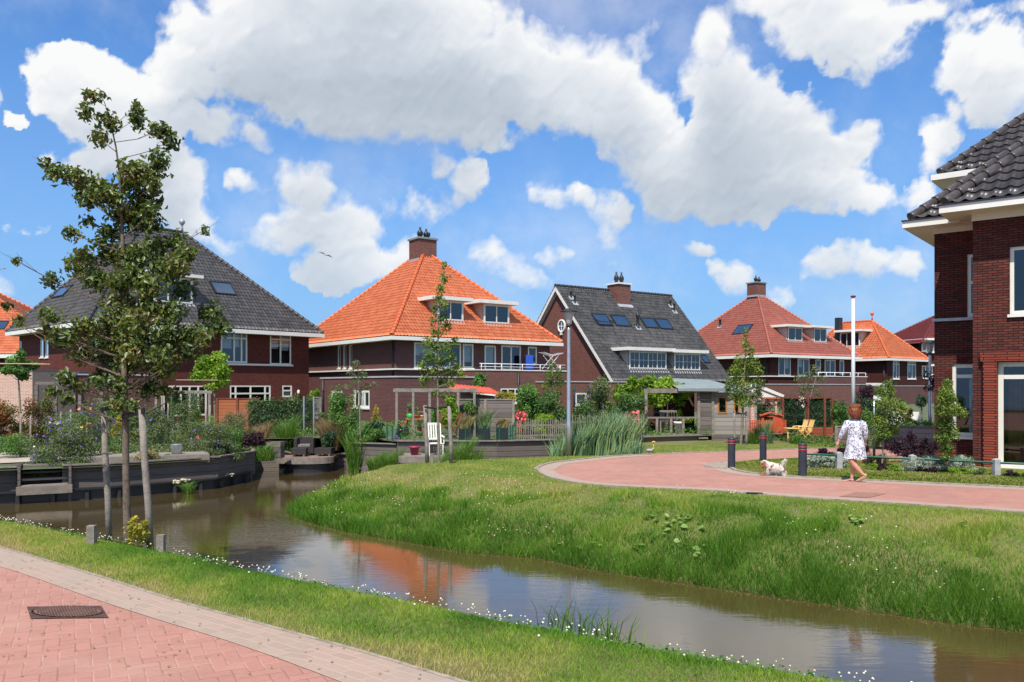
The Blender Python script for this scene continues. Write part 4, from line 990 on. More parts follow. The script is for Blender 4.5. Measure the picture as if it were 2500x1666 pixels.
# --- E: small orange house far off
def house_e():
    H = House('house', 'small far house with orange hipped roof and finial right of the flagpole', (42.05, 91.9), math.radians(37), 0)
    W, D = 7.9, 11.5; f = ('f', 0)
    wf = [(H.rect(f, 2180, 2196, 881, 926), (.55,), .82, None), (H.rect(f, 2215.5, 2236.6, 883, 926), (.55,), .82, None)]
    m = MB(); _, _, _, FF = H.wall(f); wall_mesh(m, FF, 0, W, -.3, 5.0, [w[0] for w in wf]); plain_walls(m, 0, W, 0, D, -.3, 5.0, 'rbl')
    m.build('wall', [MAT['brick_dark'], MAT['room']], H.e, recalc=False)
    for (r, s, t, c) in wf: window(H.e, FF, r, s, t, curtain=[(.05,.5,.4,.95)], fw=.12)
    fascia(H, -.65, W+.65, -.65, D+.65, 4.9, 5.15)
    hip_roof(H, -.6, W+.6, -.6, D+.6, 5.18, (3.95, 3.95), (3.95, 7.6), 9.8, 'tile_orange', (0.66, 0.15, 0.045), {'pw': .30, 'ph': .40})
    m = MB(); m.lathe([(.1, 0), (.06, .4), (.04, .55), (.16, .65), (.22, .8), (.16, .95), (.02, 1.02)], (3.95, 3.95, 9.85), 12); m.build('finial', MAT['ridge_tile_orange'], H.roof)
    dormer(H, 'l', 2051, 2099, 811, 847, 2039, 2127, 802, 808, (.33, .66), over=.5)
    p = H.hit(2047, 790, (1.5, 0, 0), (-1, 0, 0)); m = MB(); m.box(1.2, 1.9, p.y - .3, p.y + .3, 7.0, 1.95 + (945 - 781) * 101 / 2000 ); m.lathe([(.1, 0), (.14, .3)], (1.55, p.y, 9.9), 10); m.build('chimney', MAT['metal_dark'], H.roof)
    downpipe(H, -.08, .3, 0, 4.9, .07)
    a0, a1, _, _ = H.rect(('f', -5.0), 2117, 2300, 945, 950); flat_block(H, a0, a1, -5.0, 0, 2.02, 'brick_b')
    m = MB(); m.box(a0 + 4, a0 + 7, -3.8, -2.6, 2.1, 2.35); m.build('roof_light', MAT['white'], H.e)
house_e()

# --- F: sliver of a dark red house beyond the near one
def house_f():
    H = House('house', 'dark red roofed house showing as a sliver beside the near brick house', (49.3, 97.0), math.radians(12), 0)
    W, D = 9.0, 9.0; f = ('f', 0)
    wf = [(H.rect(f, 2250, 2281, 833, 858), (.4,), None, None), (H.rect(f, 2250, 2278, 893, 925), (.35,), None, None)]
    m = MB(); _, _, _, FF = H.wall(f); wall_mesh(m, FF, 0, W, -.3, 7.5, [w[0] for w in wf]); plain_walls(m, 0, W, 0, D, -.3, 7.5, 'rbl')
    m.build('wall', [MAT['brick_dark'], MAT['room']], H.e, recalc=False)
    for (r, s, t, c) in wf: window(H.e, FF, r, s, t, fw=.16)
    m = MB(); m.box(-.3, W, -.5, 0, 4.4, 4.62); m.box(-.3, W, -.5, 0, 5.95, 6.15); m.build('canopy_band', MAT['white'], H.e)
    fascia(H, -.6, W+.6, -.6, D+.6, 7.45, 7.7)
    hip_roof(H, -1.4, W+1.4, -.6, D+.6, 7.1, (4.5, 4.2), (4.5, 4.8), 10.7, 'tile_wine', (0.16, 0.03, 0.028), {'pw': .30, 'ph': .40})
    railing(H, [(0, -.6, 2.6), (4, -.6, 2.6)], .8, [(k * .5, -.6, 2.6) for k in range(9)], H.e, .05)
house_f()

# --- G: orange roof at the left edge, and the pale brick garage in front of it
def house_g():
    Y = 66.0; x0 = -59.6; x1 = (165 - CX) / F * Y
    H = House('house', 'orange roofed house at the left edge behind the pale brick garage', (x0 + .6, Y), math.radians(4), 0)
    W = x1 - x0 - 1.2; D = 13.0
    m = MB(); plain_walls(m, 0, W, 0, D, -.3, 4.4, 'frbl'); m.build('wall', MAT['brick_dark'], H.e, recalc=False)
    fascia(H, -.65, W+.65, -.65, D+.65, 4.3, 4.6)
    hip_roof(H, -.6, W+.6, -.6, D+.6, 4.65, (W/2 - .3, 6.5), (W/2 + .3, 6.5), 11.2, 'tile_orange', (0.66, 0.15, 0.045))
    skylight(H, 'f', -22, 22, 785, 806)
    p = H.hit(37, 755, (0, 8.5, 0), (0, -1, 0)); m = MB(); m.box(p.x - .22, p.x + .22, 8.3, 8.75, 6.5, 8.35); m.lathe([(.1, 0), (.13, .35)], (p.x, 8.5, 8.35), 8); m.build('chimney', MAT['metal_dark'], H.roof)
house_g()
def garage_h():
    Y = 37.0; x1 = (79 - CX) / F * Y
    e = empty('garage', (x1, Y, 0), math.radians(6), 'pale orange brick garage at the left edge behind red-tipped shrubs', 'garage')
    m = MB(); m.box(-7, 0, 0, 6, -.2, 2.66); m.build('wall', MAT['brick_pale'], e)
    m = MB(); m.box(-7.03, .03, -.03, 6.03, 2.662, 2.74); m.build('coping', MAT['felt'], e)
garage_h()

# --- I: the near house at the right
def house_i():
    H = House('house', 'near dark red brick house with glazed grey pantiles at the right edge', (11.36, 20.2), math.atan2(-.627, .779), 0)
    f = ('f', 0); g = ('f', 1.28); _, _, _, FF = H.wall(f); _, _, _, FW = H.wall(g)
    up = H.rect(f, 2465, 2560, 599, 766); up = (up[0], up[0] + 1.5, up[2], up[3])
    dr = H.rect(f, 2436, 2520, 884, 1132); dr = (dr[0], dr[0] + 2.2, -.02, dr[3])
    m = MB(); wall_mesh(m, FF, 0, 9, -.3, 6.22, [up, dr], .16, 2.2)
    lw = H.rect(g, 2324.5, 2385, 889, 1066); lw = (lw[0], lw[0] + 1.05, lw[2], lw[3]); uw = H.rect(g, 2361, 2400, 620, 774); uw = (uw[0], uw[0] + .8, uw[2], uw[3])
    wall_mesh(m, FW, -1.12, 0.6, -.3, 6.22, [lw, uw], .14, 1.4)
    plain_walls(m, -1.12, 9, 1.28, 9.2, -.3, 6.22, 'lb'); plain_walls(m, 0, 9, 0, 9.2, -.3, 6.22, 'r'); plain_walls(m, 0, 1, 0, 1.28, -.3, 6.22, 'l')
    m.build('wall', [MAT['brick_near'], MAT['room']], H.e, recalc=False)
    window(H.e, FF, up, (), None, fw=.085, inset=-.10, curtain=None); 
    D = window(H.e, FF, dr, (.5,), .86, fw=.11, inset=-.12, sill=False, name='garden_door')
    window(H.e, FW, lw, (), .83, fw=.10, inset=-.09, curtain=[(.35, .52, .05, .8)]); window(H.e, FW, uw, (), .55, fw=.09, inset=-.08, curtain=None, sill=False)
    m = MB(); m.box(dr[0] + .02, dr[1], -.10, -.01, .0, .10); m.build('door_sill', MAT['white'], D)
    m = MB(); N = 18
    for i in range(N):
        a = dr[0] + .18 + .42 * i / N; m.box(a, a + .42 / N, .34 + .035 * math.sin(i * 1.7), .36 + .035 * math.sin(i * 1.7), .05, dr[3] * .86)
    m.build('curtain', MAT['rust_curtain'], D)
    # brick surround of the door, proud of the wall, with its soldier course
    m = MB(); a = dr[0]; m.box(a - .30, a - .003, -.11, -.002, -.3, dr[3] + .02); m.box(a - .36, dr[1] + .4, -.115, -.002, dr[3] + .022, dr[3] + .26); m.build('door_surround', MAT['brick_soldier'], H.e)
    m = MB(); m.box(a - .345, a - .315, -.03, 0, -.3, dr[3] + .02); m.build('groove_shadow', MAT['rubber'], H.e)  # black strip: the groove left of the surround, its shadow given as colour
    _, _, zb, zt = H.rect(g, 2285, 2370, 777, 784); m = MB(); m.box(-1.16, .0, 1.20, 1.279, zb, zt); m.build('string_course', MAT['lead'], H.e)
    # frieze boards, soffits and fascias
    m = MB(); m.box(-.02, 9, -.025, -.002, 6.03, 6.2); m.box(-1.15, 0, 1.255, 1.278, 6.03, 6.2); m.box(-1.15, -1.122, 1.28, 9.2, 6.03, 6.2); m.build('frieze_board', MAT['white'], H.e)
    m = MB(); m.box(-.62, 9.6, -.66, -.62, 6.2, 6.38); m.box(-.62, -.58, -.62, .66, 6.2, 6.38); m.box(-.58, 9.6, -.62, 1.3, 6.202, 6.222)
    m.box(-1.76, -.4, .62, .66, 6.17, 6.34); m.box(-1.76, -1.72, .66, 9.8, 6.17, 6.34); m.box(-1.72, 0, .66, 9.8, 6.172, 6.19); m.build('fascia', MAT['white'], H.e)
    m = MB(); m.box(-.64, 9.6, -.70, -.60, 6.385, 6.41); m.box(-1.78, -.62, .58, .68, 6.345, 6.37); m.build('gutter', MAT['metal_dark'], H.e)
    tp = .92; bms = []; kw = dict(pw=.30, ph=.36, wave=1.15, step=.045)
    def hip(x0, x1, y0, y1, ze, run):
        z = ze + run * tp; A = (x0, y0, ze); B = (x1, y0, ze); C = (x1, y1, ze); D_ = (x0, y1, ze); p = (x0 + run, y0 + run, z); q = (x1 - run, y0 + run, z); r = (x1 - run, y1 - run, z); s = (x0 + run, y1 - run, z)
        tile_face(bms, [A, B, q, p], **kw); tile_face(bms, [D_, A, p, s], **kw); tile_face(bms, [B, C, r, q], **kw); tile_face(bms, [C, D_, s, r], **kw); return [(A, p), (B, q), (C, r), (D_, s), (p, q)]
    L = hip(-.50, 9.5, -.58, 9.4, 6.42, 4.2); L += hip(-1.58, 8.4, .74, 10.7, 6.40, 4.4); L += hip(-1.75, 5.0, 5.1, 11.0, 8.52, 2.6)
    H.roof = join_bm('roof', bms, MAT['tile_near'], H.e); m = MB()
    for p, q in L: ridge_line(m, p, q, .125, .40, .05)
    m.build('ridge_tiles', MAT['ridge_near'], H.roof)
    m = MB(); m.box(-1.3, 3.4, 5.6, 9.5, 6.3, 8.3); c = m.build('roof_extension', MAT['white'], H.roof)
    m = MB(); m.box(-1.95, 5.0, 4.86, 4.9, 8.3, 8.47); m.box(-1.95, -1.91, 4.9, 10, 8.3, 8.47); m.box(-1.91, 5.0, 4.9, 10, 8.302, 8.32); m.build('fascia', MAT['white'], c)
MAT['rust_curtain'] = plain('rust_curtain', (0.30, 0.10, 0.04), 0.9, 0.25, 5.0)
MAT['brick_soldier'] = brick('red_soldier_bricks', (0.30, 0.060, 0.032), (0.20, 0.040, 0.024), (0.02, 0.012, 0.01), w=0.5, h=0.062, bump=.8)
MAT['ridge_near'] = plain('glazed_ridge_tile', (0.075, 0.064, 0.062), 0.34, 0.25, 6.0)
house_i()
# ------------------------------------------------------------------ ground, water, paving
def soil_mat():
    m, t, b = newmat('lawn_soil'); P = t.new('ShaderNodeTexCoord').outputs['Object']
    n1 = t.noise(P, 0.8, 6, 0.6); n2 = t.noise(P, 9.0, 5, 0.65); n3 = t.noise(P, 60.0, 3, 0.6)
    c = t.mix(t.mapr(n1, 0.35, 0.65), (0.12, 0.16, 0.035), (0.26, 0.24, 0.10))
    c = t.mix(t.mapr(n2, 0.45, 0.75), c, (0.24, 0.19, 0.085)); c = t.mix(t.mapr(n3, 0.3, 0.7, 0.0, 0.4), c, (0.03, 0.05, 0.012))
    z = t.sep(P)[2]; c = t.mix(t.mapr(z, -0.98, -0.80, 1.0, 0.0), c, (0.045, 0.035, 0.02))
    t.put(b.inputs['Base Color'], c); b.inputs['Roughness'].default_value = 0.95; b.inputs['Specular IOR Level'].default_value = 0.1
    bp = t.new('ShaderNodeBump'); bp.inputs['Strength'].default_value = 0.8; bp.inputs['Distance'].default_value = 0.03
    t.put(bp.inputs['Height'], t.math('ADD', n2, n3)); t.l.new(bp.outputs[0], b.inputs['Normal']); return m
MAT['soil'] = soil_mat()

def grid_ground():
    xs = np.concatenate([np.arange(-40, -14, 1.0), np.arange(-14, 16, 0.16), np.arange(16, 46.1, 1.5)])
    ys = np.concatenate([np.arange(-14, 3, 1.0), np.arange(3, 26.6, 0.16), np.arange(26.6, 46, 1.4)])
    X, Y = np.meshgrid(xs, ys); Z = terrain_z(X.ravel(), Y.ravel())
    g = inside(X.ravel(), Y.ravel(), GARD) & ~inside(X.ravel(), Y.ravel(), PEN); Z = np.where(g, -1.5, Z)
    V = np.stack([X.ravel(), Y.ravel(), Z], 1); nx = len(xs); ny = len(ys)
    i = (np.arange(ny-1)[:, None] * nx + np.arange(nx-1)[None]).ravel()
    o = link_mesh('ground', np_mesh('ground', V, np.stack([i, i+1, i+1+nx, i+nx], 1), smooth=True), MAT['soil']); tag(o, kind='structure', label='grassy banks and lawn either side of the water')
    o = MB().add([(-900, -60, -1.55), (900, -60, -1.55), (900, 1500, -1.55), (-900, 1500, -1.55)], [(0, 1, 2, 3)]).build('canal_bed', MAT['soil'], recalc=False); tag(o, kind='structure')
grid_ground()

def poly_sheet(name, pts, z, mat, kind='structure', label=None, uv=None):
    bm = bmesh.new(); vs = [bm.verts.new((p[0], p[1], z)) for p in pts]; f = bm.faces.new(vs); bmesh.ops.triangulate(bm, faces=[f]); 
    for f in bm.faces:
        if f.normal.z < 0: f.normal_flip()
    me = bpy.data.meshes.new(name); bm.to_mesh(me); bm.free(); o = link_mesh(name, me, mat); tag(o, kind=kind, label=label); return o
GA = [(-60,9.0),(-12.9,19.4),(-12.4,19.86),(-10.4,20.9),(-8.36,22.9),(-7.94,24.9),(-8.9,28.1),(-13,45),(-60,240),(-300,900),(-400,60)]
GB = [(-8.9,28.1),(-5.96,28.9),(-5.3,29.0),(-3.9,26.9),(-0.5,26.7),(1.45,27.4),(4.4,28.8),(6.8,29.9),(9.2,30.6),(9.3,29.8),(16,31.0),(40,36),(900,60),(900,1400),(-300,1400),(-300,900),(-60,240),(-13,45)]
def garden_mat():
    m, t, b = newmat('garden_soil'); P = t.new('ShaderNodeTexCoord').outputs['Object']
    n1 = t.noise(P, 0.35, 5, 0.6); n2 = t.noise(P, 5.0, 5, 0.65)
    c = t.mix(t.mapr(n1, 0.42, 0.58), (0.06, 0.10, 0.025), (0.13, 0.12, 0.07)); c = t.mix(t.mapr(n2, 0.4, 0.7, 0, .5), c, (0.035, 0.05, 0.02))
    t.put(b.inputs['Base Color'], c); b.inputs['Roughness'].default_value = 0.95; return m
MAT['garden'] = garden_mat()
poly_sheet('garden_ground', GA, -0.08, MAT['garden'], label='planted garden ground behind the black quay'); poly_sheet('garden_ground', GB, 0.16, MAT['garden'], label='garden ground behind the long plank wall')

def water():
    m, t, b = newmat('canal_water'); P = t.new('ShaderNodeTexCoord').outputs['Object']
    n0 = t.noise(P, 0.35, 4, 0.5)
    muddy = t.mix(t.mapr(n0, 0.35, 0.65), (0.062, 0.043, 0.015), (0.090, 0.064, 0.022))
    a = t.noise(t.vmath('MULTIPLY', P, (1.6, 5.5, 1)), 1.7, 4, 0.55, 0.4); c = t.noise(t.vmath('MULTIPLY', P, (0.5, 1.1, 1)), 1.0, 3, 0.5)
    bp = t.new('ShaderNodeBump'); bp.inputs['Strength'].default_value = 0.22; bp.inputs['Distance'].default_value = 0.014
    calm = t.mapr(t.noise(P, 0.22, 3, 0.5), 0.38, 0.62, 0.25, 1.0)
    t.put(bp.inputs['Height'], t.math('ADD', t.math('MULTIPLY', a, calm), t.math('MULTIPLY', c, 0.8)))
    df = t.new('ShaderNodeBsdfDiffuse'); t.put(df.inputs[0], muddy); gl = t.new('ShaderNodeBsdfGlossy'); gl.inputs['Roughness'].default_value = 0.03; gl.inputs[0].default_value = (1, 1, 1, 1)
    fr = t.new('ShaderNodeFresnel'); fr.inputs[0].default_value = 1.33; t.l.new(bp.outputs[0], gl.inputs['Normal']); t.l.new(bp.outputs[0], fr.inputs['Normal'])
    mx = t.new('ShaderNodeMixShader'); t.put(mx.inputs[0], t.math('MULTIPLY_ADD', fr.outputs[0], 1.25, 0.06, clamp=True)); t.l.new(df.outputs[0], mx.inputs[1]); t.l.new(gl.outputs[0], mx.inputs[2]); t.l.new(mx.outputs[0], t.n['Material Output'].inputs[0])
    o = MB().add([(-60, -16, WATER_Z), (40, -16, WATER_Z), (40, 34, WATER_Z), (-60, 34, WATER_Z)], [(0, 1, 2, 3)]).build('water', m, recalc=False)
    tag(o, kind='structure', label='brown still canal water with reflections of houses and clouds')
water()

def herring_mat():
    m, t, b = newmat('red_herringbone_bricks'); P = t.new('ShaderNodeTexCoord').outputs['Object']
    a = math.radians(28); s = t.sep(P); w = 0.105
    u = t.math('DIVIDE', t.math('ADD', t.math('MULTIPLY', s[0], math.cos(a)), t.math('MULTIPLY', s[1], math.sin(a))), w)
    v = t.math('DIVIDE', t.math('ADD', t.math('MULTIPLY', s[0], -math.sin(a)), t.math('MULTIPLY', s[1], math.cos(a))), w)
    wob = t.noise(P, 6.0, 3, 0.5); u = t.math('ADD', u, t.math('MULTIPLY', wob, 0.10))
    i = t.math('FLOOR', u); j = t.math('FLOOR', v); fx = t.math('FRACT', u); fy = t.math('FRACT', v)
    k = t.math('FLOORED_MODULO', t.math('SUBTRACT', i, j), 4.0)
    eq = lambda c: t.math('COMPARE', k, float(c), 0.5)
    dl = t.math('ADD', fx, eq(1)); dr = t.math('ADD', t.math('SUBTRACT', 1.0, fx), eq(0)); db = t.math('ADD', fy, eq(2)); dt = t.math('ADD', t.math('SUBTRACT', 1.0, fy), eq(3))
    d = t.math('MINIMUM', t.math('MINIMUM', dl, dr), t.math('MINIMUM', db, dt))
    bi = t.comb(t.math('SUBTRACT', i, eq(1)), t.math('SUBTRACT', j, eq(2)))
    wn = t.new('ShaderNodeTexWhiteNoise', noise_dimensions='2D'); t.put(wn.inputs['Vector'], bi)
    n1 = t.noise(P, 0.7, 5, 0.6); n2 = t.noise(P, 30.0, 4, 0.65); n3 = t.noise(P, 3.0, 4, 0.6)
    c = t.mix(wn.outputs[0], (0.385, 0.172, 0.130), (0.455, 0.220, 0.170))
    c = t.mix(t.mapr(n1, 0.3, 0.7, 0.0, 0.75), c, (0.315, 0.165, 0.125)); c = t.mix(t.mapr(n2, 0.4, 0.75, 0, .35), c, (0.46, 0.25, 0.19))
    joint = t.mix(t.mapr(n3, 0.42, 0.58), (0.20, 0.11, 0.085), (0.50, 0.32, 0.255))
    c = t.mix(t.mapr(d, 0.012, 0.06, 0.62, 0.0), c, joint)
    st = t.noise(t.vmath('MULTIPLY', P, (1.0, 2.2, 1)), 0.45, 6, 0.62); c = t.mix(t.mapr(st, 0.52, 0.72, 0.0, 0.42), c, (0.46, 0.30, 0.23)); c = t.mix(t.mapr(st, 0.46, 0.30, 0.0, 0.35), c, (0.25, 0.13, 0.105))
    t.put(b.inputs['Base Color'], c); b.inputs['Roughness'].default_value = 0.85; b.inputs['Specular IOR Level'].default_value = 0.25
    bp = t.new('ShaderNodeBump'); bp.inputs['Strength'].default_value = 0.6; bp.inputs['Distance'].default_value = 0.006
    t.put(bp.inputs['Height'], t.math('ADD', t.mapr(d, 0.0, 0.1), t.math('MULTIPLY', n2, 0.3))); t.l.new(bp.outputs[0], b.inputs['Normal']); return m
def band_mat():
    m, t, b = newmat('grey_beige_edge_bricks'); uv = t.new('ShaderNodeUVMap').outputs[0]; P = t.new('ShaderNodeTexCoord').outputs['Object']
    br = t.new('ShaderNodeTexBrick'); t.put(br.inputs['Vector'], uv); br.inputs['Scale'].default_value = 1.0; br.inputs['Brick Width'].default_value = 0.215; br.inputs['Row Height'].default_value = 0.105
    br.inputs['Mortar Size'].default_value = 0.007; br.inputs['Mortar Smooth'].default_value = 0.4
    br.inputs['Color1'].default_value = (0.38, 0.255, 0.19, 1); br.inputs['Color2'].default_value = (0.32, 0.22, 0.165, 1); br.inputs['Mortar'].default_value = (0.42, 0.33, 0.25, 1)
    n1 = t.noise(P, 1.2, 6, 0.6); n2 = t.noise(P, 35.0, 4, 0.7)
    c = t.mix(t.mapr(n1, 0.4, 0.65, 0, .7), br.outputs[0], (0.33, 0.26, 0.20)); c = t.mix(t.mapr(n2, 0.4, 0.75, 0, .4), c, (0.40, 0.32, 0.26))
    t.put(b.inputs['Base Color'], c); b.inputs['Roughness'].default_value = 0.9
    bp = t.new('ShaderNodeBump'); bp.inputs['Strength'].default_value = 0.5; bp.inputs['Distance'].default_value = 0.005
    t.put(bp.inputs['Height'], t.math('ADD', t.math('SUBTRACT', 1.0, br.outputs[1]), t.math('MULTIPLY', n2, 0.4))); t.l.new(bp.outputs[0], b.inputs['Normal']); return m
MAT['herring'] = herring_mat(); MAT['band'] = band_mat()
MAT['kerb'] = plain('pale_concrete_kerb', (0.33, 0.27, 0.21), 0.9, 0.35, 9.0, bump=.3)

def resample(line, n):
    L = [Vector((p[0], p[1])) for p in line]; d = [0]
    for a, b in zip(L[:-1], L[1:]): d.append(d[-1] + (b - a).length)
    out = []
    for k in range(n):
        t = d[-1] * k / (n - 1); j = 0
        while j < len(d) - 2 and d[j+1] < t: j += 1
        s = (t - d[j]) / max(1e-6, d[j+1] - d[j]); out.append(L[j].lerp(L[j+1], s))
    return out, d[-1]
def smooth_line(line, n=60, it=6):
    P, _ = resample(line, n)
    for _ in range(it): P = [P[0]] + [(P[i-1] + P[i] * 2 + P[i+1]) / 4 for i in range(1, len(P)-1)] + [P[-1]]
    return P
def strip(name, la, lb, z, mat, label=None, thick=0.0, kind='structure', n=80):
    a, La = resample(la, n); b, Lb = resample(lb, n); me = bpy.data.meshes.new(name); V = []; 
    for p, q in zip(a, b): V += [(p.x, p.y, z), (q.x, q.y, z)]
    Fc = [(2*i, 2*i+1, 2*i+3, 2*i+2) for i in range(n-1)]
    if thick:
        k = len(V); V += [(x, y, zz - thick) for (x, y, zz) in V]; Fc += [(2*i, 2*i+2, k+2*i+2, k+2*i) for i in range(n-1)] + [(2*i+1, k+2*i+1, k+2*i+3, 2*i+3) for i in range(n-1)] + [(0, k, k+1, 1), (2*n-2, 2*n-1, k+2*n-1, k+2*n-2)]
    me.from_pydata(V, [], Fc); uv = me.uv_layers.new(name='UVMap')
    for li, l in enumerate(me.loops):
        vi = l.vertex_index % (2*n); i = vi // 2; w = (a[i] - b[i]).length; uv.data[li].uv = (La * i / (n-1), 0.0 if vi % 2 == 0 else round(w / .105) * .105)
    bm = bmesh.new(); bm.from_mesh(me); 
    for f in bm.faces:
        if abs(f.normal.z) > .5 and f.normal.z < 0 and not thick: f.normal_flip()
    bm.to_mesh(me); bm.free(); o = link_mesh(name, me, mat); tag(o, kind=kind, label=label); return o
def offset_line(P, d):
    out = []
    for i, p in enumerate(P):
        t = (P[min(i+1, len(P)-1)] - P[max(i-1, 0)]).normalized(); out.append(p + Vector((-t.y, t.x)) * d)
    return out
G2 = lambda l: [(v.x, v.y) for v in (gp(x, y) for x, y in l)]
# near road
OUT = smooth_line([(-16, 15.5), (-10, 12.2)] + G2([(0,1338),(100,1368),(268,1419),(421,1469),(574,1511),(765,1564),(900,1599),(1021,1640),(1150,1675),(1500,1790),(2000,2000)]), 90, 3)
INN = smooth_line([(-16, 14.6), (-10, 11.4)] + G2([(0,1384),(100,1418),(230,1465),(382,1515),(574,1572),(803,1656),(1000,1735),(1300,1880),(1700,2100)]), 90, 3)
poly_sheet('road', [(p.x, p.y) for p in INN] + [(4, -12), (-30, -12), (-30, 14)], 0.006, MAT['herring'], label='red herringbone brick road in the foreground')
strip('pavement', OUT, INN, 0.010, MAT['band'], 'grey-beige brick edging of the near road'); strip('kerb', offset_line(OUT, .0), offset_line(OUT, .04), 0.012, MAT['kerb'], 'thin sandy kerb of the near road')
# far path: around a small lawn, one arm running on to the right
LOW = smooth_line(G2([(1314,1146),(1322,1156),(1345,1167),(1408,1180),(1497,1188),(1646,1194.5),(1750,1199),(1865,1209),(1980,1217.5),(2200,1231),(2500,1252),(2900,1284),(3500,1340)]), 110, 2)
TOP = smooth_line(G2([(1314,1146),(1325,1138),(1352,1131),(1408,1124.6),(1497,1115),(1646,1108),(1795,1103),(1937,1098),(2080,1095),(2250,1093)]), 110, 2)
IB = smooth_line(G2([(1777,1141),(1790,1150),(1826,1157),(1922,1165),(1999,1169),(2200,1179),(2500,1193),(2900,1213),(3500,1255)]), 90, 2)
IT = smooth_line(G2([(1777,1141),(1781,1134),(1800,1128),(1855,1123),(1949,1118.5),(2080,1115),(2250,1112)]), 90, 2)
xy = lambda P: [(p.x, p.y) for p in P]
poly_sheet('path', xy(LOW) + xy(IB)[::-1] + xy(IT)[1:] + xy(TOP)[::-1][:-1], 0.006, MAT['herring'], label='red herringbone brick path curving round the small lawn')
strip('pavement', LOW, offset_line(LOW, .34), 0.010, MAT['band'], 'beige brick edging along the far path'); strip('kerb', offset_line(LOW, -.05), LOW, 0.022, MAT['kerb'], 'pale kerb along the far path', .05)
strip('pavement', TOP[:40], offset_line(TOP, -.42)[:40], 0.011, MAT['band'], 'beige brick edging on the far side of the path'); strip('kerb', offset_line(TOP, .10), TOP, 0.03, MAT['kerb'], 'pale kerb behind the far path', .05)
strip('pavement', IB[:55], offset_line(IB, -.38)[:55], 0.010, MAT['band'], 'beige brick edging round the small lawn'); strip('kerb', IB, offset_line(IB, .10), 0.035, MAT['kerb'], 'pale kerb round the small lawn', .05)
pts = G2([(1775,1146),(1722,1141),(1716,1136),(1735,1131),(1800,1127),(1778,1135)]); poly_sheet('pavement', pts, 0.014, MAT['kerb'], label='pale paved tip before the small lawn')
poly_sheet('front_yard', G2([(2085,1127),(2240,1133),(2330,1137),(2520,1143),(2900,1165),(2900,1128),(2420,1117),(2250,1116),(2110,1112)]), 0.008, MAT['herring'], label='red brick paving before the near house')

# ------------------------------------------------------------------ grass
def scatter(n, x0, x1, y0, y1, rng): return rng.uniform(x0, x1, n), rng.uniform(y0, y1, n)
ROADP = xy(INN) + [(4, -12), (-30, -12), (-30, 14)]; ROADO = xy(OUT) + [(4, -12), (-30, -12), (-30, 14)]
PATHP = xy(offset_line(LOW, -.10)) + [(60, 30), (40, 34)] + xy(TOP)[::-1]
ISL = xy(IB) + xy(IT)[::-1]
def in_view(x, y, z, m=60):
    px = CX + x / np.maximum(y, .1) * F; py = HZ + (CH - z) / np.maximum(y, .1) * F
    return (y > 1) & (px > -m) & (px < 2500 + m) & (py < 1666 + m)
def near_lawn():
    rng = np.random.default_rng(5); x, y = scatter(1500000, -13, 5.5, 4.0, 15.5, rng)
    k = inside(x, y, NEARP) & ~inside(x, y, ROADO); x, y = x[k], y[k]; z = terrain_z(x, y)
    edge = pdist(x, y, xy(OUT)); keep = in_view(x, y, z) & (rng.random(len(x)) < np.clip(.25 + edge * 2.2, 0, 1) * np.clip(11.0 / y, .35, 1.0) ** 2 * 0.85)
    x, y, z, edge = x[keep], y[keep], z[keep], edge[keep]; n = len(x)
    dw = pdist(x, y, NEARBANK)
    dry = vnoise(x, y, .9, 1) * .6 + vnoise(x, y, 3.1, 2) * .4; dry = dry + np.clip(.5 - edge, 0, .5) * .7 - np.clip(1.3 - dw, 0, 1) * .35
    h = .028 + .022 * vnoise(x, y, 2.3, 4) + np.clip(.9 - dw, 0, 1) * .05
    tint = np.clip(.30 + (dry - .35) * 1.0, 0, 1)
    o = blades('grass', np.stack([x, y, z - .004], 1), h, .0065, .75, 'grass_bank', None, 6, 1, tint); tag(o, 'mown grass verge between the near road and the water', 'grass', kind='stuff'); print('near grass', n)
near_lawn()
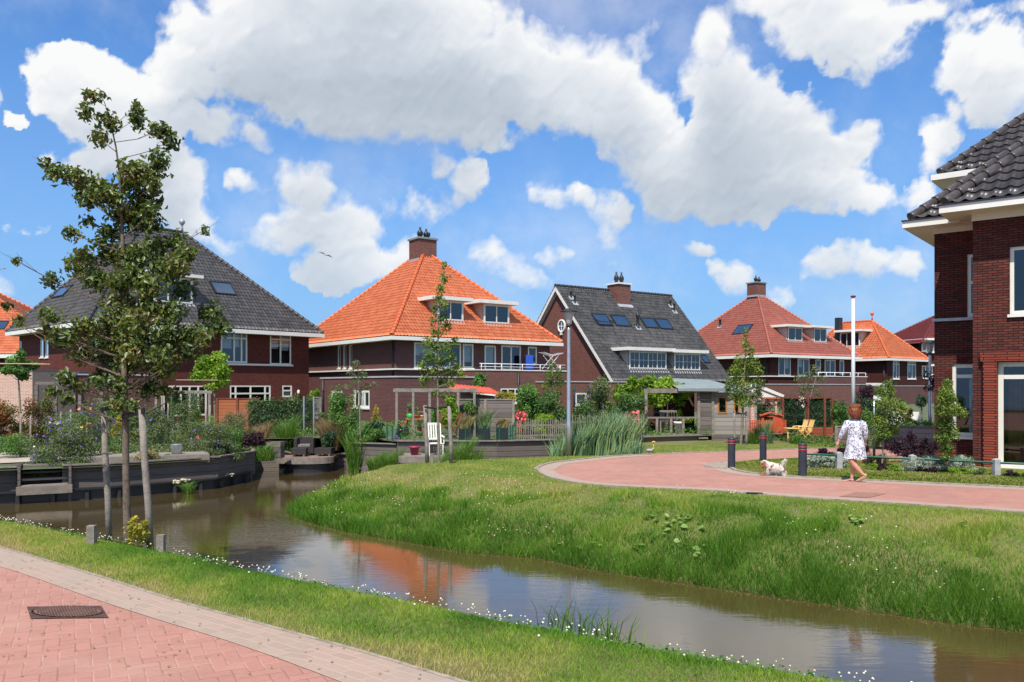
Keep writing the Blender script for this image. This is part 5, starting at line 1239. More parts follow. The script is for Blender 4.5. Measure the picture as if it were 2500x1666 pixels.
def far_bank():
    rng = np.random.default_rng(8); x, y = scatter(1250000, -5.6, 18.5, 4.5, 27.5, rng)
    k = inside(x, y, PEN) & (~inside(x, y, PATHP) | inside(x, y, ISL)); x, y = x[k], y[k]; z = terrain_z(x, y)
    isl = inside(x, y, ISL); dn = pdist(x, y, PEN_NEAR)
    keep = in_view(x, y, z, 900) & (rng.random(len(x)) < np.where(isl, 1.0, np.clip(12.5 / y, .25, 1.0) ** 1.6)) & ~(inside(x, y, [(14.0, 15.5), (30, 8), (30, 40), (12.5, 40), (10.3, 21.5)]))
    x, y, z, isl, dn = x[keep], y[keep], z[keep], isl[keep], dn[keep]; n = len(x)
    top = isl | (dn > 3.0)
    pat = vnoise(x, y, 1.1, 7) * .55 + vnoise(x, y, 3.3, 8) * .45
    u = np.clip(dn / 3.0, 0, 1)                                # 0 at the water, 1 at the top
    dry = np.where(top, np.where(isl, .62, .50) + (pat - .5) * .5, np.clip(.13 + .50 * (u - .30) * 1.2 + (pat - .5) * .75 + .55 * np.clip(1 - abs(u - .92) / .30, 0, 1) * (vnoise(x, y, .75, 60) - .25), 0, 1))
    lush = np.clip(1.3 - dn, 0, 1.3)
    h = np.where(top, .026 + .012 * pat, .045 + .09 * np.clip(.75 - u, 0, 1) + .10 * (vnoise(x, y, 1.9, 9) > .62) * (u < .8)) + lush * .045
    tint = np.where(top, dry, dry) 
    o = blades('grass', np.stack([x, y, z - .006], 1), h, np.where(top, .011, .012) * np.clip(y / 13, .8, 1.6), .62, 'grass_bank', None, 9, 1, tint); tag(o, 'rough green and dry grass on the far bank and lawns', 'grass', kind='stuff'); print('far grass', n)
    # lush tufts near the water's edge
    x2, y2 = scatter(26000, -5, 13, 6.5, 19, rng); d2 = pdist(x2, y2, PEN_NEAR); k = inside(x2, y2, PEN) & (d2 < 1.5) & (vnoise(x2, y2, 1.5, 21) > .48) & (rng.random(len(x2)) < np.clip(1.4 - d2, 0, 1)); x2, y2 = x2[k], y2[k]; z2 = terrain_z(x2, y2)
    o = blades('grass', np.stack([x2, y2, z2 - .01], 1), .17 + .10 * vnoise(x2, y2, 2.2, 30), .010, .55, 'grass_tall', None, 10, 2); tag(o, 'taller dark green tufts along the foot of the far bank', 'grass', kind='stuff')
far_bank()

def flowers(name, label, P, r, mat, seed, stem=True):
    rng = np.random.default_rng(seed); n = len(P); ph = rng.random(n)
    # each head a small faceted ball
    base = np.array([(1,0,0),(0,1,0),(-1,0,0),(0,-1,0),(0,0,1),(0,0,-1)], float); fc = np.array([(0,1,4),(1,2,4),(2,3,4),(3,0,4),(1,0,5),(2,1,5),(3,2,5),(0,3,5)])
    R = r * (.7 + .6 * rng.random(n)); V = (P[:, None, :] + base[None] * R[:, None, None] * np.array([1, 1, .8])).reshape(-1, 3)
    Fc = (np.arange(n)[:, None, None] * 6 + fc[None]).reshape(-1, 3)
    return tag(link_mesh(name, np_mesh(name, V, Fc, np.repeat(rng.random(n), 6)), MAT[mat]), label, 'flowers', kind='stuff')
def clover():
    rng = np.random.default_rng(12); L = np.array([(p.x, p.y) for p in smooth_line(NEARBANK[1:-2], 400, 2)])
    n = 5200; i = rng.integers(0, len(L), n); clump = vnoise(L[i, 0], L[i, 1], 1.6, 40) * .6 + vnoise(L[i, 0], L[i, 1], 5, 41) * .4
    off = np.abs(rng.normal(0, .30, n)) + .42; d = np.array((-.52, -.85)); x = L[i, 0] + d[0] * off + rng.normal(0, .05, n); y = L[i, 1] + d[1] * off + rng.normal(0, .05, n)
    k = (clump > .42) & inside(x, y, NEARP) & ~inside(x, y, ROADO) & (rng.random(n) < .36); x, y = x[k], y[k]; z = terrain_z(x, y)
    flowers('clover_flowers', 'white clover heads in a line along the near water edge', np.stack([x, y, z + .07 + .05 * rng.random(len(x))], 1), .0102, 'fl_white', 3)
    # clover leaves
    n = 30000; i = rng.integers(0, len(L), n); off = np.abs(rng.normal(0, .26, n)) + .35; x = L[i, 0] + d[0] * off; y = L[i, 1] + d[1] * off
    k = inside(x, y, NEARP) & (vnoise(x, y, 1.5, 40) > .40) & (y < 16) & (y > 4); x, y = x[k], y[k]; z = terrain_z(x, y); n = len(x)
    P = np.stack([x, y, z + .02 + .05 * rng.random(n)], 1); V, Fc, T = leaf_arrays([(0, 0, 0, .001, .001, .001)], n, .028, rng, aspect=.9, up=2.2); V = V.reshape(n, 4, 3) + P[:, None]; 
    tag(link_mesh('clover_leaves', np_mesh('clover_leaves', V.reshape(-1, 3), Fc, T), MAT['leaf_green']), 'low clover leaves along the near water edge', 'ground cover', kind='stuff')
    # far bank: scattered heads in drifts
    x, y = scatter(30000, -5, 12, 7, 22, rng); dn = pdist(x, y, PEN_NEAR); k = inside(x, y, PEN) & (dn > .35) & (dn < 3.1) & (vnoise(x, y, .8, 50) > .52) & (rng.random(len(x)) < .11) & (x < 6); x, y = x[k], y[k]; z = terrain_z(x, y)
    flowers('clover_flowers', 'small white clover heads scattered over the far bank', np.stack([x, y, z + .10 + .05 * rng.random(len(x))], 1), .012, 'fl_white', 4)
    x, y = scatter(60, -7, 4, 5, 13, rng); k = inside(x, y, NEARP) & ~inside(x, y, ROADO) & (pdist(x, y, NEARBANK) < 1.6); x, y = x[k][:9], y[k][:9]; z = terrain_z(x, y)
    flowers('yellow_flowers', 'few yellow flowers in the near grass', np.stack([x, y, z + .10], 1), .016, 'fl_yellow', 5)
clover()
def broad_leaves():
    rng = np.random.default_rng(22); cl = [(1645,1285,75,26,34),(1050,1240,30,10,5),(1140,1310,60,16,6),(1700,1350,50,20,7),(1420,1340,90,20,7),(2090,1278,26,8,8),(2350,1292,18,8,6),(1600,1330,90,30,12)]
    V = []; Fs = []; T = []; c = 0
    for (px, py, rx, ry, n) in cl:
        for _ in range(n):
            x = px + rng.normal() * rx * .5; y = py + rng.normal() * ry * .5; z = -.45
            for _ in range(9): p = gp(x, y, z); z = .5 * z + .5 * float(terrain_z(np.array([p.x]), np.array([p.y]))[0])
            if not inside(np.array([p.x]), np.array([p.y]), PEN)[0] or inside(np.array([p.x]), np.array([p.y]), PATHP)[0] or abs(z - terrain_z(np.array([p.x]), np.array([p.y]))[0]) > .05: continue
            r = rng.uniform(.028, .066); tilt = rng.normal(size=2) * .25; ctr = np.array([p.x, p.y, z + .07]); k = 9
            V.append(ctr + np.array([0, 0, -.015]))
            for a in range(k):
                t = 2 * np.pi * a / k + .3; rr = r * (.55 if a == 0 else 1) * rng.uniform(.9, 1.1); V.append(ctr + np.array([math.cos(t) * rr, math.sin(t) * rr, rr * (tilt[0] * math.cos(t) + tilt[1] * math.sin(t)) + .006]))
            for a in range(k): Fs.append((c, c + 1 + a, c + 1 + (a + 1) % k))
            T += [rng.uniform(.35, .95)] * (k + 1); c += k + 1
    tag(link_mesh('broad_leaves', np_mesh('broad_leaves', np.array(V), np.array(Fs), T), MAT['leaf_bright2']), 'round pale green leaves low on the far bank', 'ground cover', kind='stuff')
MAT['leaf_bright2'] = foliage('butterbur_leaves', [(0.04, 0.10, 0.02), (0.12, 0.23, 0.045), (0.24, 0.34, 0.09)], .55, .3)
broad_leaves()

def ground_cover():
    rng = np.random.default_rng(77)
    for (x0, x1, y0, y1, z0, lab, n, mt, cut) in ((-15, -7.0, 20.6, 34, -.08, 'low mixed planting covering the beds of the left garden', 60000, 'leaf_olive', .34), (-8.5, 12, 27.2, 40, .16, 'low green planting in the garden beds behind the plank wall', 60000, 'leaf_green', .50), (9.5, 22, 22, 36, .0, 'low planting between the far path and the garden hedges', 45000, 'leaf_green', .45)):
        x, y = scatter(n, x0, x1, y0, y1, rng); k = (vnoise(x, y, .55, 81) * .6 + vnoise(x, y, 1.7, 82) * .4 > cut) & (terrain_z(x, y) > -.3) & ~inside(x, y, PATHP); px = CX + x / y * F
        if x0 < -10: k &= ~((px > 235) & (px < 500) & (y < 24.2)) & ~((px < 130) & (y < 24)) & (pdist(x, y, QL0) > .35)
        elif x0 < 0: k &= inside(x, y, GB)
        else: k &= (y > np.interp(x, [6.8, 7.8, 9.25, 10.7, 13], [19.2, 19.7, 19.1, 18.3, 17.2])) & ((px < 2085) | (y < 20.0) | (y > 23.6)) & (x > 8.3)
        x, y = x[k], y[k]; m = len(x); h = .03 + .34 * vnoise(x, y, 1.2, 83) * rng.random(m); V, Fc, T = leaf_arrays([(0, 0, 0, .001, .001, .001)], m, .07, rng, aspect=.5, up=.8, jitter=.9); V = V.reshape(m, 4, 3) + np.stack([x, y, z0 + h], 1)[:, None]
        tag(link_mesh('ground_cover', np_mesh('ground_cover', V.reshape(-1, 3), Fc, T), MAT[mt]), lab, 'ground cover', kind='stuff')
QL0 = [(-26,13.0),(-12.9,19.6),(-12.4,19.86),(-10.4,20.9),(-8.36,22.9),(-7.94,24.9)]
ground_cover()
def litter():
    """grass sprigs, crumbs and dead leaves lying in the joints of the near road"""
    rng = np.random.default_rng(91); x, y = scatter(900, -6.5, 1.5, 4.2, 11, rng); k = inside(x, y, ROADO) & in_view(x, y, np.zeros(len(x)), 0); x, y = x[k][:170], y[k][:170]; m = len(x)
    V, Fc, T = leaf_arrays([(0, 0, 0, .012, .012, .001)], m * 5, .022, rng, aspect=.35, up=1.5); V = V.reshape(m * 5, 4, 3); V[:, :, 2] = np.abs(V[:, :, 2]) * .6; V += np.repeat(np.stack([x, y, np.full(m, .016)], 1), 5, 0)[:, None]
    tag(link_mesh('litter', np_mesh('litter', V.reshape(-1, 3), Fc, T), MAT['straw']), 'dry sprigs and crumbs scattered over the near brick road', 'litter', kind='stuff')
litter()
def canal_debris():
    rng = np.random.default_rng(93); L = np.array([(p.x, p.y) for p in smooth_line(PEN_NEAR[:-2], 500, 1)]); i = rng.integers(0, len(L), 1500); x = L[i, 0] - np.abs(rng.normal(0, .10, 1500)) * .5; y = L[i, 1] - np.abs(rng.normal(0, .10, 1500)); 
    V, Fc, T = leaf_arrays([(0, 0, 0, .001, .001, .001)], 1500, .03, rng, aspect=.5, up=6); V = V.reshape(-1, 4, 3) * np.array([1, 1, .1]) + np.stack([x, y, np.full(1500, WATER_Z + .006)], 1)[:, None]
    tag(link_mesh('floating_leaves', np_mesh('floating_leaves', V.reshape(-1, 3), Fc, T), MAT['straw']), 'bits of grass and leaf floating along the far water edge', 'debris', kind='stuff')
canal_debris()
# ------------------------------------------------------------------ quay walls, decks, fences
def wall_run(name, label, pts, z0, z1, mat, thick=0.08, cap=None, capmat='wood_light', posts=None, cat='wall', zt=None, postmat='wood_quay', pz=None):
    """plank retaining wall along a line of points; pz = optional top heights per point"""
    e = empty(name, (pts[0][0], pts[0][1], 0), 0, label, cat); o = Vector((pts[0][0], pts[0][1], 0)); L = [Vector((p[0], p[1], 0)) - o for p in pts]
    m = MB(); tz = pz or [z1] * len(L)
    for i in range(len(L) - 1):
        a, b = L[i], L[i+1]; d = (b - a).normalized(); n = Vector((d.y, -d.x, 0)) * thick
        vs = [a + Vector((0,0,z0)), b + Vector((0,0,z0)), b + Vector((0,0,tz[i+1])), a + Vector((0,0,tz[i])), a - n + Vector((0,0,z0)), b - n + Vector((0,0,z0)), b - n + Vector((0,0,tz[i+1])), a - n + Vector((0,0,tz[i]))]
        m.add(vs, [(0,1,2,3),(7,6,5,4),(3,2,6,7),(0,3,7,4),(1,5,6,2)])
    m.build('planking', MAT[mat], e, recalc=False)
    if cap:
        m = MB()
        for i in range(len(L) - 1):
            d = (L[i+1] - L[i]).normalized(); n = Vector((d.y, -d.x, 0)) * .03; m.bar(L[i] + n + Vector((0,0,tz[i] + .022)), L[i+1] + n + Vector((0,0,tz[i+1] + .022)), cap, .04)
        m.build('coping', MAT[capmat], e)
    if posts:
        sp, w, proud, pz0, pz1 = posts
        for i in range(len(L) - 1):
            a, b = L[i], L[i+1]; ln = (b - a).length; k = max(1, round(ln / sp)); d = (b - a).normalized(); n = Vector((d.y, -d.x, 0))
            for j in range(k):
                c = a + d * (ln * (j + .5) / k) + n * (proud / 2 + .005); m = MB(); m.bar(c + Vector((0,0,pz0)), c + Vector((0,0,pz1)), w, proud); m.build('post', MAT[postmat], e)
    return e
QL = [(-26,13.0),(-12.9,19.6),(-12.4,19.86),(-10.4,20.9),(-8.36,22.9),(-7.94,24.9)]
QU = [(x + .05, y + .25) for x, y in QL]
wall_run('quay_wall', 'curved dark plank quay wall along the left garden', [QU[0], (-12.95,19.85), (-12.22,20.22)], -.7, -.04, 'wood_quay', cap=.10, capmat='wood_light')
wall_run('quay_wall', 'curved dark plank quay wall below the flowering shrubs', [(-11.32, 20.62)] + QU[3:], -.7, -.04, 'wood_quay', cap=.09)
wall_run('sheet_piling', 'low black sheet piling with stubby posts at the left waterline', QL, -1.3, -.64, 'black', .12, cap=.16, capmat='black', posts=(.78, .10, .09, -1.3, -.70), postmat='black')
wall_run('quay_wall', 'grey plank wall stepping down to the round deck', [(-7.94,25.0),(-8.9,28.1),(-7.6,28.35),(-6.7,28.6),(-5.96,28.9),(-5.4,29.0)], -1.3, -.42, 'wood_grey', cap=.10, pz=[-.04,-.04,-.36,-.48,-.42,-.42])
wall_run('quay_wall', 'long weathered plank wall before the orange roofed house garden', [(-3.75,26.75),(-0.5,26.7),(1.45,27.4),(4.4,28.8),(6.9,29.9)], -1.3, .17, 'wood_grey', cap=.12)
wall_run('quay_wall', 'plain grey plank wall left of the small jetty', [(-5.4,27.6),(-3.8,27.0)], -1.3, .05, 'wood_grey', cap=.08)
wall_run('quay_wall', 'plank wall under the red picket fence', [(9.25,29.75),(10.4,30.2),(11.0,30.2)], -1.3, .22, 'wood_grey', cap=.08)
# steps in the quay at the left
def steps():
    e = empty('garden_steps', (-11.80, 20.72, 0), math.radians(28), 'weathered plank steps going down to the water at the left', 'steps')
    m = MB(); m.box(-.8, .8, .61, .66, -1.0, -.03); m.build('back_board', MAT['wood_grey'], e)
    for k in range(4):
        m = MB(); z = -.52 + k * .15; m.box(-.50, .50, -.62 + k*.28, -.30 + k*.28, z, z + .05); m.build('step', MAT['wood_light'], e)
    m = MB(); m.box(-.58, -.52, -.5, .8, -1.0, .0); m.box(.52, .58, -.5, .8, -1.0, .0); m.build('side_board', MAT['wood_grey'], e)
    m = MB(); m.box(-.60, .60, -.72, -.64, -.68, -.48); m.box(-.6,.6,.5,.6,-1.0,-.02); m.build('front_beam', MAT['wood_light'], e)
steps()
def deck_slab():
    p = at(372, 22.6, .04); e = empty('garden_deck', p, math.radians(24), 'long grey plank deck jutting over the left quay wall', 'deck')
    m = MB(); m.box(-1.55, 1.45, -.35, .85, -.12, .035); m.build('deck_boards', MAT['wood_deck'], e)
    m = MB(); m.box(-1.56, 1.46, -.39, -.352, -.18, .03); m.build('edge_board', MAT['wood_light'], e)
    m = MB(); m.lathe([(.135, 0), (.15, .26), (.155, .27), (.14, .27), (.13, .24)], (0, 0, 0), 20); o = m.build('metal_bucket', MAT['galv']); o.location = at(431, 22.9, .08); tag(o, 'round zinc bucket standing on the plank deck', 'bucket')
deck_slab()
o = poly_sheet('patio', [tuple(at(0, 21.5).xy), tuple(at(250, 23.0).xy), tuple(at(420, 24.2).xy), tuple(at(385, 25.6).xy), tuple(at(-60, 25).xy)], -.05, plain('sandy_paving', (.42,.35,.28), .9, .15, 2.0), label='sandy paving of the left garden')
def round_deck():
    p = at(748, 27.9, -.40); e = empty('round_deck', p, 0, 'rounded wooden deck over the water with wicker seats on it', 'deck')
    arc = [(math.cos(t) * .95, -.15 + math.sin(t) * .62) for t in np.linspace(-math.pi, 0, 18)]; m = MB(); m.prism(arc + [(.95, .8), (-.95, .8)], -.10, .0); m.build('deck_top', MAT['wood_deck2'], e)
    m = MB(); arc2 = [(x * 1.02, y * 1.02) for x, y in arc]
    for (a, b), (c, d) in zip(arc2[:-1], arc2[1:]): m.bar((a, b, -.11), (c, d, -.11), .03, .20)
    m.build('rim_board', MAT['wood_light'], e)
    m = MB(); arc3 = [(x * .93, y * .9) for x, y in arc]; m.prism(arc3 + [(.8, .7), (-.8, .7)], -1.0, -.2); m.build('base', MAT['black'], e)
MAT['wood_deck2'] = planks('round_deck_boards', (0.17, 0.10, 0.075), (0.30, 0.20, 0.15), .12, axis=0)
round_deck()
def wicker(name, label, px, Y, w, d, h, back, z=-.40, rz=0):
    e = empty(name, at(px, Y, z), rz, label, 'chair' if back else 'stool')
    m = MB(); m.box(-w/2, w/2, -d/2, d/2, .07, h); m.build('seat' if back else 'top', MAT['wicker'], e)
    if back:
        m = MB(); m.box(-w/2, w/2, d/2 + .002, d/2 + .10, .07, back); m.build('backrest', MAT['wicker'], e)
        for s in (-1, 1):
            m = MB(); m.box(s*(w/2 + .002), s*(w/2 + .10), -d/2, d/2 + .10, .07, back * .97); m.build('armrest', MAT['wicker'], e)
        m = MB(); m.box(-w/2 + .03, w/2 - .03, -d/2 + .03, d/2 - .02, h + .002, h + .07); m.build('cushion', MAT['cushion'], e)
    for sx in (-1, 1):
        for sy in (-1, 1): m = MB(); m.box(sx*(w/2 - .05), sx*(w/2 - .11), sy*(d/2 - .05), sy*(d/2 - .11), 0, .069); m.build('leg', MAT['galv'], e)
MAT['cushion'] = plain('grey_cushion', (0.20, 0.18, 0.17), .9, .15, 8.0)
wicker('wicker_armchair', 'dark wicker armchair on the round deck', 744, 28.3, .46, .5, .30, .60, rz=.1); wicker('wicker_stool', 'dark wicker footstool before the armchair on the round deck', 731, 27.75, .50, .40, .28, 0, rz=.06)
wicker('wicker_stool', 'low dark wicker footstool right of the armchair', 793, 28.0, .58, .45, .27, 0, rz=-.1)
def box_planter(label, px, Y, w, d, h, z, mat, cat='planter', group=None):
    e = empty('planter', at(px, Y, z), 0, label, cat, group); m = MB(); t = .03; m.box(-w/2, w/2, -d/2, -d/2 + t, 0, h); m.box(-w/2, w/2, d/2 - t, d/2, 0, h); m.box(-w/2, -w/2 + t, -d/2 + t, d/2 - t, 0, h); m.box(w/2 - t, w/2, -d/2 + t, d/2 - t, 0, h)
    m.box(-w/2 + t, w/2 - t, -d/2 + t, d/2 - t, .02, h - .05); m.build('pot', MAT[mat], e); return e
box_planter('grey timber planter box beside the purple shrub', 672, 26.5, .48, .5, .52, -.34, 'wood_grey')

# ------------------------------------------------------------------ garden of the orange roofed house
def jetty():
    e = empty('jetty', at(1030, 26.2, -.22), 0, 'small grey plank jetty before the white slatted chair', 'jetty')
    m = MB(); m.box(-.66, .98, -.55, .55, -.06, 0); m.build('deck_boards', MAT['wood_deck'], e); m = MB(); m.box(-.68, 1.0, -.60, -.552, -.20, -.005); m.build('edge_board', MAT['wood_light'], e)
    for x in (-.55, .3, .85): m = MB(); m.box(x - .05, x + .05, -.45, -.35, -1.1, -.062); m.build('post', MAT['wood_light'], e)
jetty()
def slat_chair():
    e = empty('garden_chair', at(1062, 26.1, -.218), .25, 'white slatted wooden garden chair on the small jetty', 'chair'); M = MAT['white']
    for sx in (-1, 1):
        m = MB(); m.bar((sx*.22, -.20, 0), (sx*.22, -.20, .36), .04); m.build('leg', M, e); m = MB(); m.bar((sx*.22, .22, 0), (sx*.22, .20, .36), .04); m.bar((sx*.22, .20, .36), (sx*.22, .36, .98), .04); m.build('leg', M, e)
        m = MB(); m.bar((sx*.25, -.26, .58), (sx*.25, .30, .60), .06, .03); m.bar((sx*.25, -.20, .36), (sx*.25, -.20, .575), .035); m.build('armrest', M, e)
    m = MB()
    for k in range(6): m.box(-.22, .22, -.23 + k*.075, -.175 + k*.075, .36, .385)
    m.build('seat', M, e); m = MB(); m.bar((-.22, .365, .98), (.22, .365, .98), .03, .07); m.bar((-.22, .24, .50), (.22, .24, .50), .03, .05)
    for k in range(5): x = -.16 + k*.08; m.bar((x, .24, .52), (x, .355, .96), .045, .015)
    m.build('backrest', M, e)
slat_chair()
def pot(label, px, Y, r, h, z, mat, plant=None, group=None):
    e = empty('flower_pot', at(px, Y, z), 0, label, 'flower pot', group); m = MB(); m.lathe([(r*.68, 0), (r*.95, h*.8), (r*1.08, h*.8), (r*1.1, h), (r*.95, h), (r*.9, h*.85)], (0, 0, 0), 16); m.build('pot', MAT[mat], e)
    if plant: leaf_cloud('plant', [(c[0], c[1], h + c[2], c[3], c[4], c[5]) for c in plant[0]], plant[1], plant[2], plant[3], e, 5)
    return e
MAT['pot_pink'] = plain('dark_pink_pot', (.34, .035, .09), .45, .08, 3.0); MAT['terracotta'] = plain('terracotta', (.48, .15, .07), .8, .15, 6.0); MAT['pot_white'] = plain('white_pot', (.75, .74, .70), .5, .05, 3.0); MAT['pot_black'] = plain('black_planter', (.018, .024, .026), .6, .2, 3.0)
e = pot('dark pink flower pot with a thin sapling on the jetty', 1012, 26.1, .16, .28, -.218, 'pot_pink', ([(0,0,.55,.12,.1,.16),(.06,0,.75,.1,.1,.1)], 60, .05, 'leaf_olive')); m = MB(); m.tube([(0,0,.2),(.01,0,.95)], .012, 6); m.build('stem', MAT['stem'], e)
for i, px in enumerate((1136, 1182, 1226)):
    Y = 27.1 + .35 * i; e = box_planter(['black square planter with straw yellow grass', 'black square planter with tall blue-green grass', 'black square planter with short dry grass'][i], px, Y, .41, .36, .40, .17, 'pot_black', group='black planters along the plank wall')
    rng = np.random.default_rng(i); n = 420; P = np.stack([rng.uniform(-.17,.17,n), rng.uniform(-.15,.15,n), np.full(n,.36)], 1)
    blades('grass', P, [.45,.62,.38][i], .012, [.7,.6,.8][i], ['straw','reed','straw'][i], e, i)
    P = P[:8]; blades('seed_heads', P, [.75,.85,.5][i], .02, .3, 'straw', e, i + 9)
def pergola():
    e = empty('pergola', at(970, 29.0, .16), math.radians(4), 'weathered grey timber pergola before the garage', 'pergola')
    xs = [0 + (px - 970) / F * 29.0 for px in (968.5, 1008.5, 1048.5, 1118, 1158)]
    for x in xs: m = MB(); m.bar((x, 0, 0), (x, 0, zof(958, 29) - .16), .085); m.build('post', MAT['wood_post'], e)
    m = MB(); z = zof(953.5, 29) - .16; m.box(xs[0] - .12, xs[-1] + .12, -.05, .05, z - .06, z + .07); m.build('beam', MAT['wood_post'], e)
    for x in (xs[0], xs[2], xs[4]): m = MB(); m.box(x - .04, x + .04, .052, 2.2, z - .05, z + .05); m.build('rafter', MAT['wood_post'], e)
pergola()
def potting_table():
    e = empty('potting_table', at(1015, 30.0, .16), 0, 'orange wooden plant rack with pots and a green watering can', 'plant rack')
    for x in (-.32, .32):
        for y in (-.18, .18): m = MB(); m.bar((x, y, 0), (x, y, .86 if y > 0 else .62), .04); m.build('leg', MAT['wood_or'], e)
    for z in (.16, .60): m = MB(); m.box(-.36, .36, -.2, .2, z, z + .03); m.build('shelf', MAT['wood_or'], e)
    m = MB(); m.box(-.36, .36, .14, .2, .86, .89); m.build('top_rail', MAT['wood_or'], e)
MAT['wood_or'] = plain('orange_wood', (.42, .17, .05), .6, .2, 6.0); MAT['green_pl'] = plain('bright_green_plastic', (.02, .45, .06), .4, .05, 3.0)
potting_table()
m = MB(); m.ell((0,0,.09), (.10,.07,.10)); m.tube([(.08,0,.1),(.17,0,.19)], .015, 6); m.tube([(-.08,0,.05),(-.13,0,.12),(-.05,0,.19)], .012, 6); o = m.build('watering_can', MAT['green_pl']); o.location = at(1001, 29.95, .79); tag(o, 'bright green watering can on the plant rack', 'watering can')
pot('terracotta pot on the plant rack, left of the white one', 1017, 29.95, .09, .13, .79, 'terracotta', ([(0,0,.12,.1,.1,.12)], 80, .05, 'leaf_green')); pot('small white pot on the plant rack', 1030, 29.95, .055, .12, .79, 'pot_white'); pot('terracotta pot on the lowest shelf of the rack', 1024, 29.9, .10, .16, .35, 'terracotta', ([(0,0,.1,.12,.1,.12)], 80, .05, 'leaf_dark'))
def teak_chair(px, Y, rz, label):
    e = empty('garden_chair', at(px, Y, .16), rz, label, 'chair', 'brown folding garden chairs')
    for s in (-1, 1):
        m = MB(); m.bar((s*.21, -.24, 0), (s*.21, .20, .85), .035, .025); m.build('leg', MAT['teak'], e); m = MB(); m.bar((s*.18, .26, 0), (s*.18, -.20, .43), .035, .025); m.build('leg', MAT['teak'], e)
    m = MB(); m.box(-.20, .20, -.22, .18, .42, .445); m.build('seat', MAT['teak'], e); m = MB(); m.bar((0, .17, .60), (0, .26, .82), .40, .02, up=(1,0,0)) if False else m.box(-.2, .2, .17, .20, .60, .84); m.build('backrest', MAT['teak'], e)
MAT['teak'] = plain('brown_teak', (.23, .085, .04), .6, .2, 8.0)
teak_chair(1084, 28.6, .3, 'brown wooden folding chair left of the small table'); teak_chair(1112, 28.4, -1.2, 'brown wooden folding chair turned sideways under the pergola')
def board_fence(name, label, pts, Y, ztop, zbot, mat, posts, cat='fence', rz=0, postmat='wood_post', ph=.03):
    """straight fence between two photo columns"""
    a = at(pts[0], Y[0], zbot); b = at(pts[1], Y[1], zbot); d = b - a; L = d.length; e = empty(name, a, math.atan2(d.y, d.x), label, cat)
    m = MB(); m.box(0, L, -.02, .02, .02, ztop - zbot); m.build('board_panel', MAT[mat], e)
    m = MB(); m.box(-.02, L + .02, -.04, .04, ztop - zbot + .002, ztop - zbot + .04); m.build('top_rail', MAT[postmat], e)
    for k in range(posts): x = L * k / (posts - 1); m = MB(); m.box(x - .045, x + .045, -.072, -.022, 0, ztop - zbot + ph); m.build('post', MAT[postmat], e)
    return e
board_fence('board_fence', 'weathered grey board fence screen behind the black planters', (1118, 1254), (29.6, 29.3), zof(977, 29.4), .16, 'wood_grey', 3, ph=-.003)
def red_shed():
    e = empty('garden_shed', at(1180, 32.0, .16), math.radians(-12), 'open garden shed with a red corrugated tile roof', 'shed'); z0 = zof(953, 31.8) - .16; zr = zof(935, 33) - .16
    R_ = Matrix.Rotation(math.radians(12), 3, 'Z'); Q = lambda px, py, Y: tuple(R_ @ (at(px, Y, zof(py, Y)) - at(1180, 32.0, .16)))
    bms = []; tile_face(bms, [Q(1090, 951, 31.6), Q(1228, 965.5, 31.2), Q(1196, 947, 33.3), Q(1112, 941, 33.5)], pw=.16, ph=.5, wave=1.2, step=.01); join_bm('roof', bms, MAT['shed_red'], e)
    for x in (-1.3, .6): m = MB(); m.bar((x, -.1, 0), (x, -.1, z0 + (.1 if x < 0 else -.12)), .09); m.build('post', MAT['wood_post'], e)
    m = MB(); m.box(-1.2, .5, 1.0, 1.05, 0, z0 - .05); m.build('back_wall', MAT['wood_quay'], e)
    m = MB(); m.bar(Vector(Q(1150, 958.5, 31.5)), Vector(Q(1222, 967, 31.2)), .03, .06); m.build('fascia_board', MAT['white'], e)
MAT['shed_red'] = tiles('red_shed_roof', (.50, .045, .02), (.62, .08, .03), .5)
red_shed()
def mesh_fence():
    pts = [at(px, Y, .17) for px, Y in ((945, 27.6), (958, 27.2), (1095, 26.85), (1137, 26.9), (1219, 27.3), (1246, 27.5), (1252, 27.6))]
    e = empty('wire_fence', pts[0], 0, 'low dark green wire mesh fence along the plank wall', 'fence'); o = pts[0]
    for p in pts: m = MB(); q = p - o; m.bar(q, q + Vector((0, 0, .50)), .045); m.build('post', MAT['green_metal'], e)
    m = MB()
    for a, b in zip(pts[:-1], pts[1:]):
        a = a - o; b = b - o; n = max(1, int((b - a).length / .10))
        for k in range(7): z = Vector((0, 0, .04 + k * .07)); m.bar(a + z, b + z, .005)
        for k in range(n): q = a.lerp(b, k / n); m.bar(q, q + Vector((0, 0, .46)), .005)
    m.build('wire_mesh', MAT['green_metal'], e)
mesh_fence()
def picket(name, label, px0, px1, Y0, Y1, h, mat, n, z=.16, w=.03, gap_rail=.7, jag=.08, seed=3, cat='fence', rails='wood_post'):
    a = at(px0, Y0, z); b = at(px1, Y1, z); d = b - a; L = d.length; e = empty(name, a, math.atan2(d.y, d.x), label, cat); rd = random.Random(seed)
    for k in range(n):
        x = L * k / (n - 1); hh = h * (1 + rd.uniform(-jag, jag)); m = MB(); t = rd.uniform(-.02, .02) * (jag > .03)
        m.bar((x, -.01, 0), (x + t, -.01, hh), w, .015); m.build('picket', MAT[mat], e)
    m = MB()
    for zz in (h * .2, h * gap_rail): m.box(0, L, .0, .025, zz, zz + .04)
    m.build('rail', MAT[rails], e)
picket('picket_fence', 'rustic split paling fence with pink roses behind', 1262, 1385, 27.5, 28.0, .68, 'wood_post', 24); picket('picket_fence', 'rustic split paling fence behind the reeds', 1398, 1572, 28.1, 28.7, .80, 'wood_post', 30, seed=9)

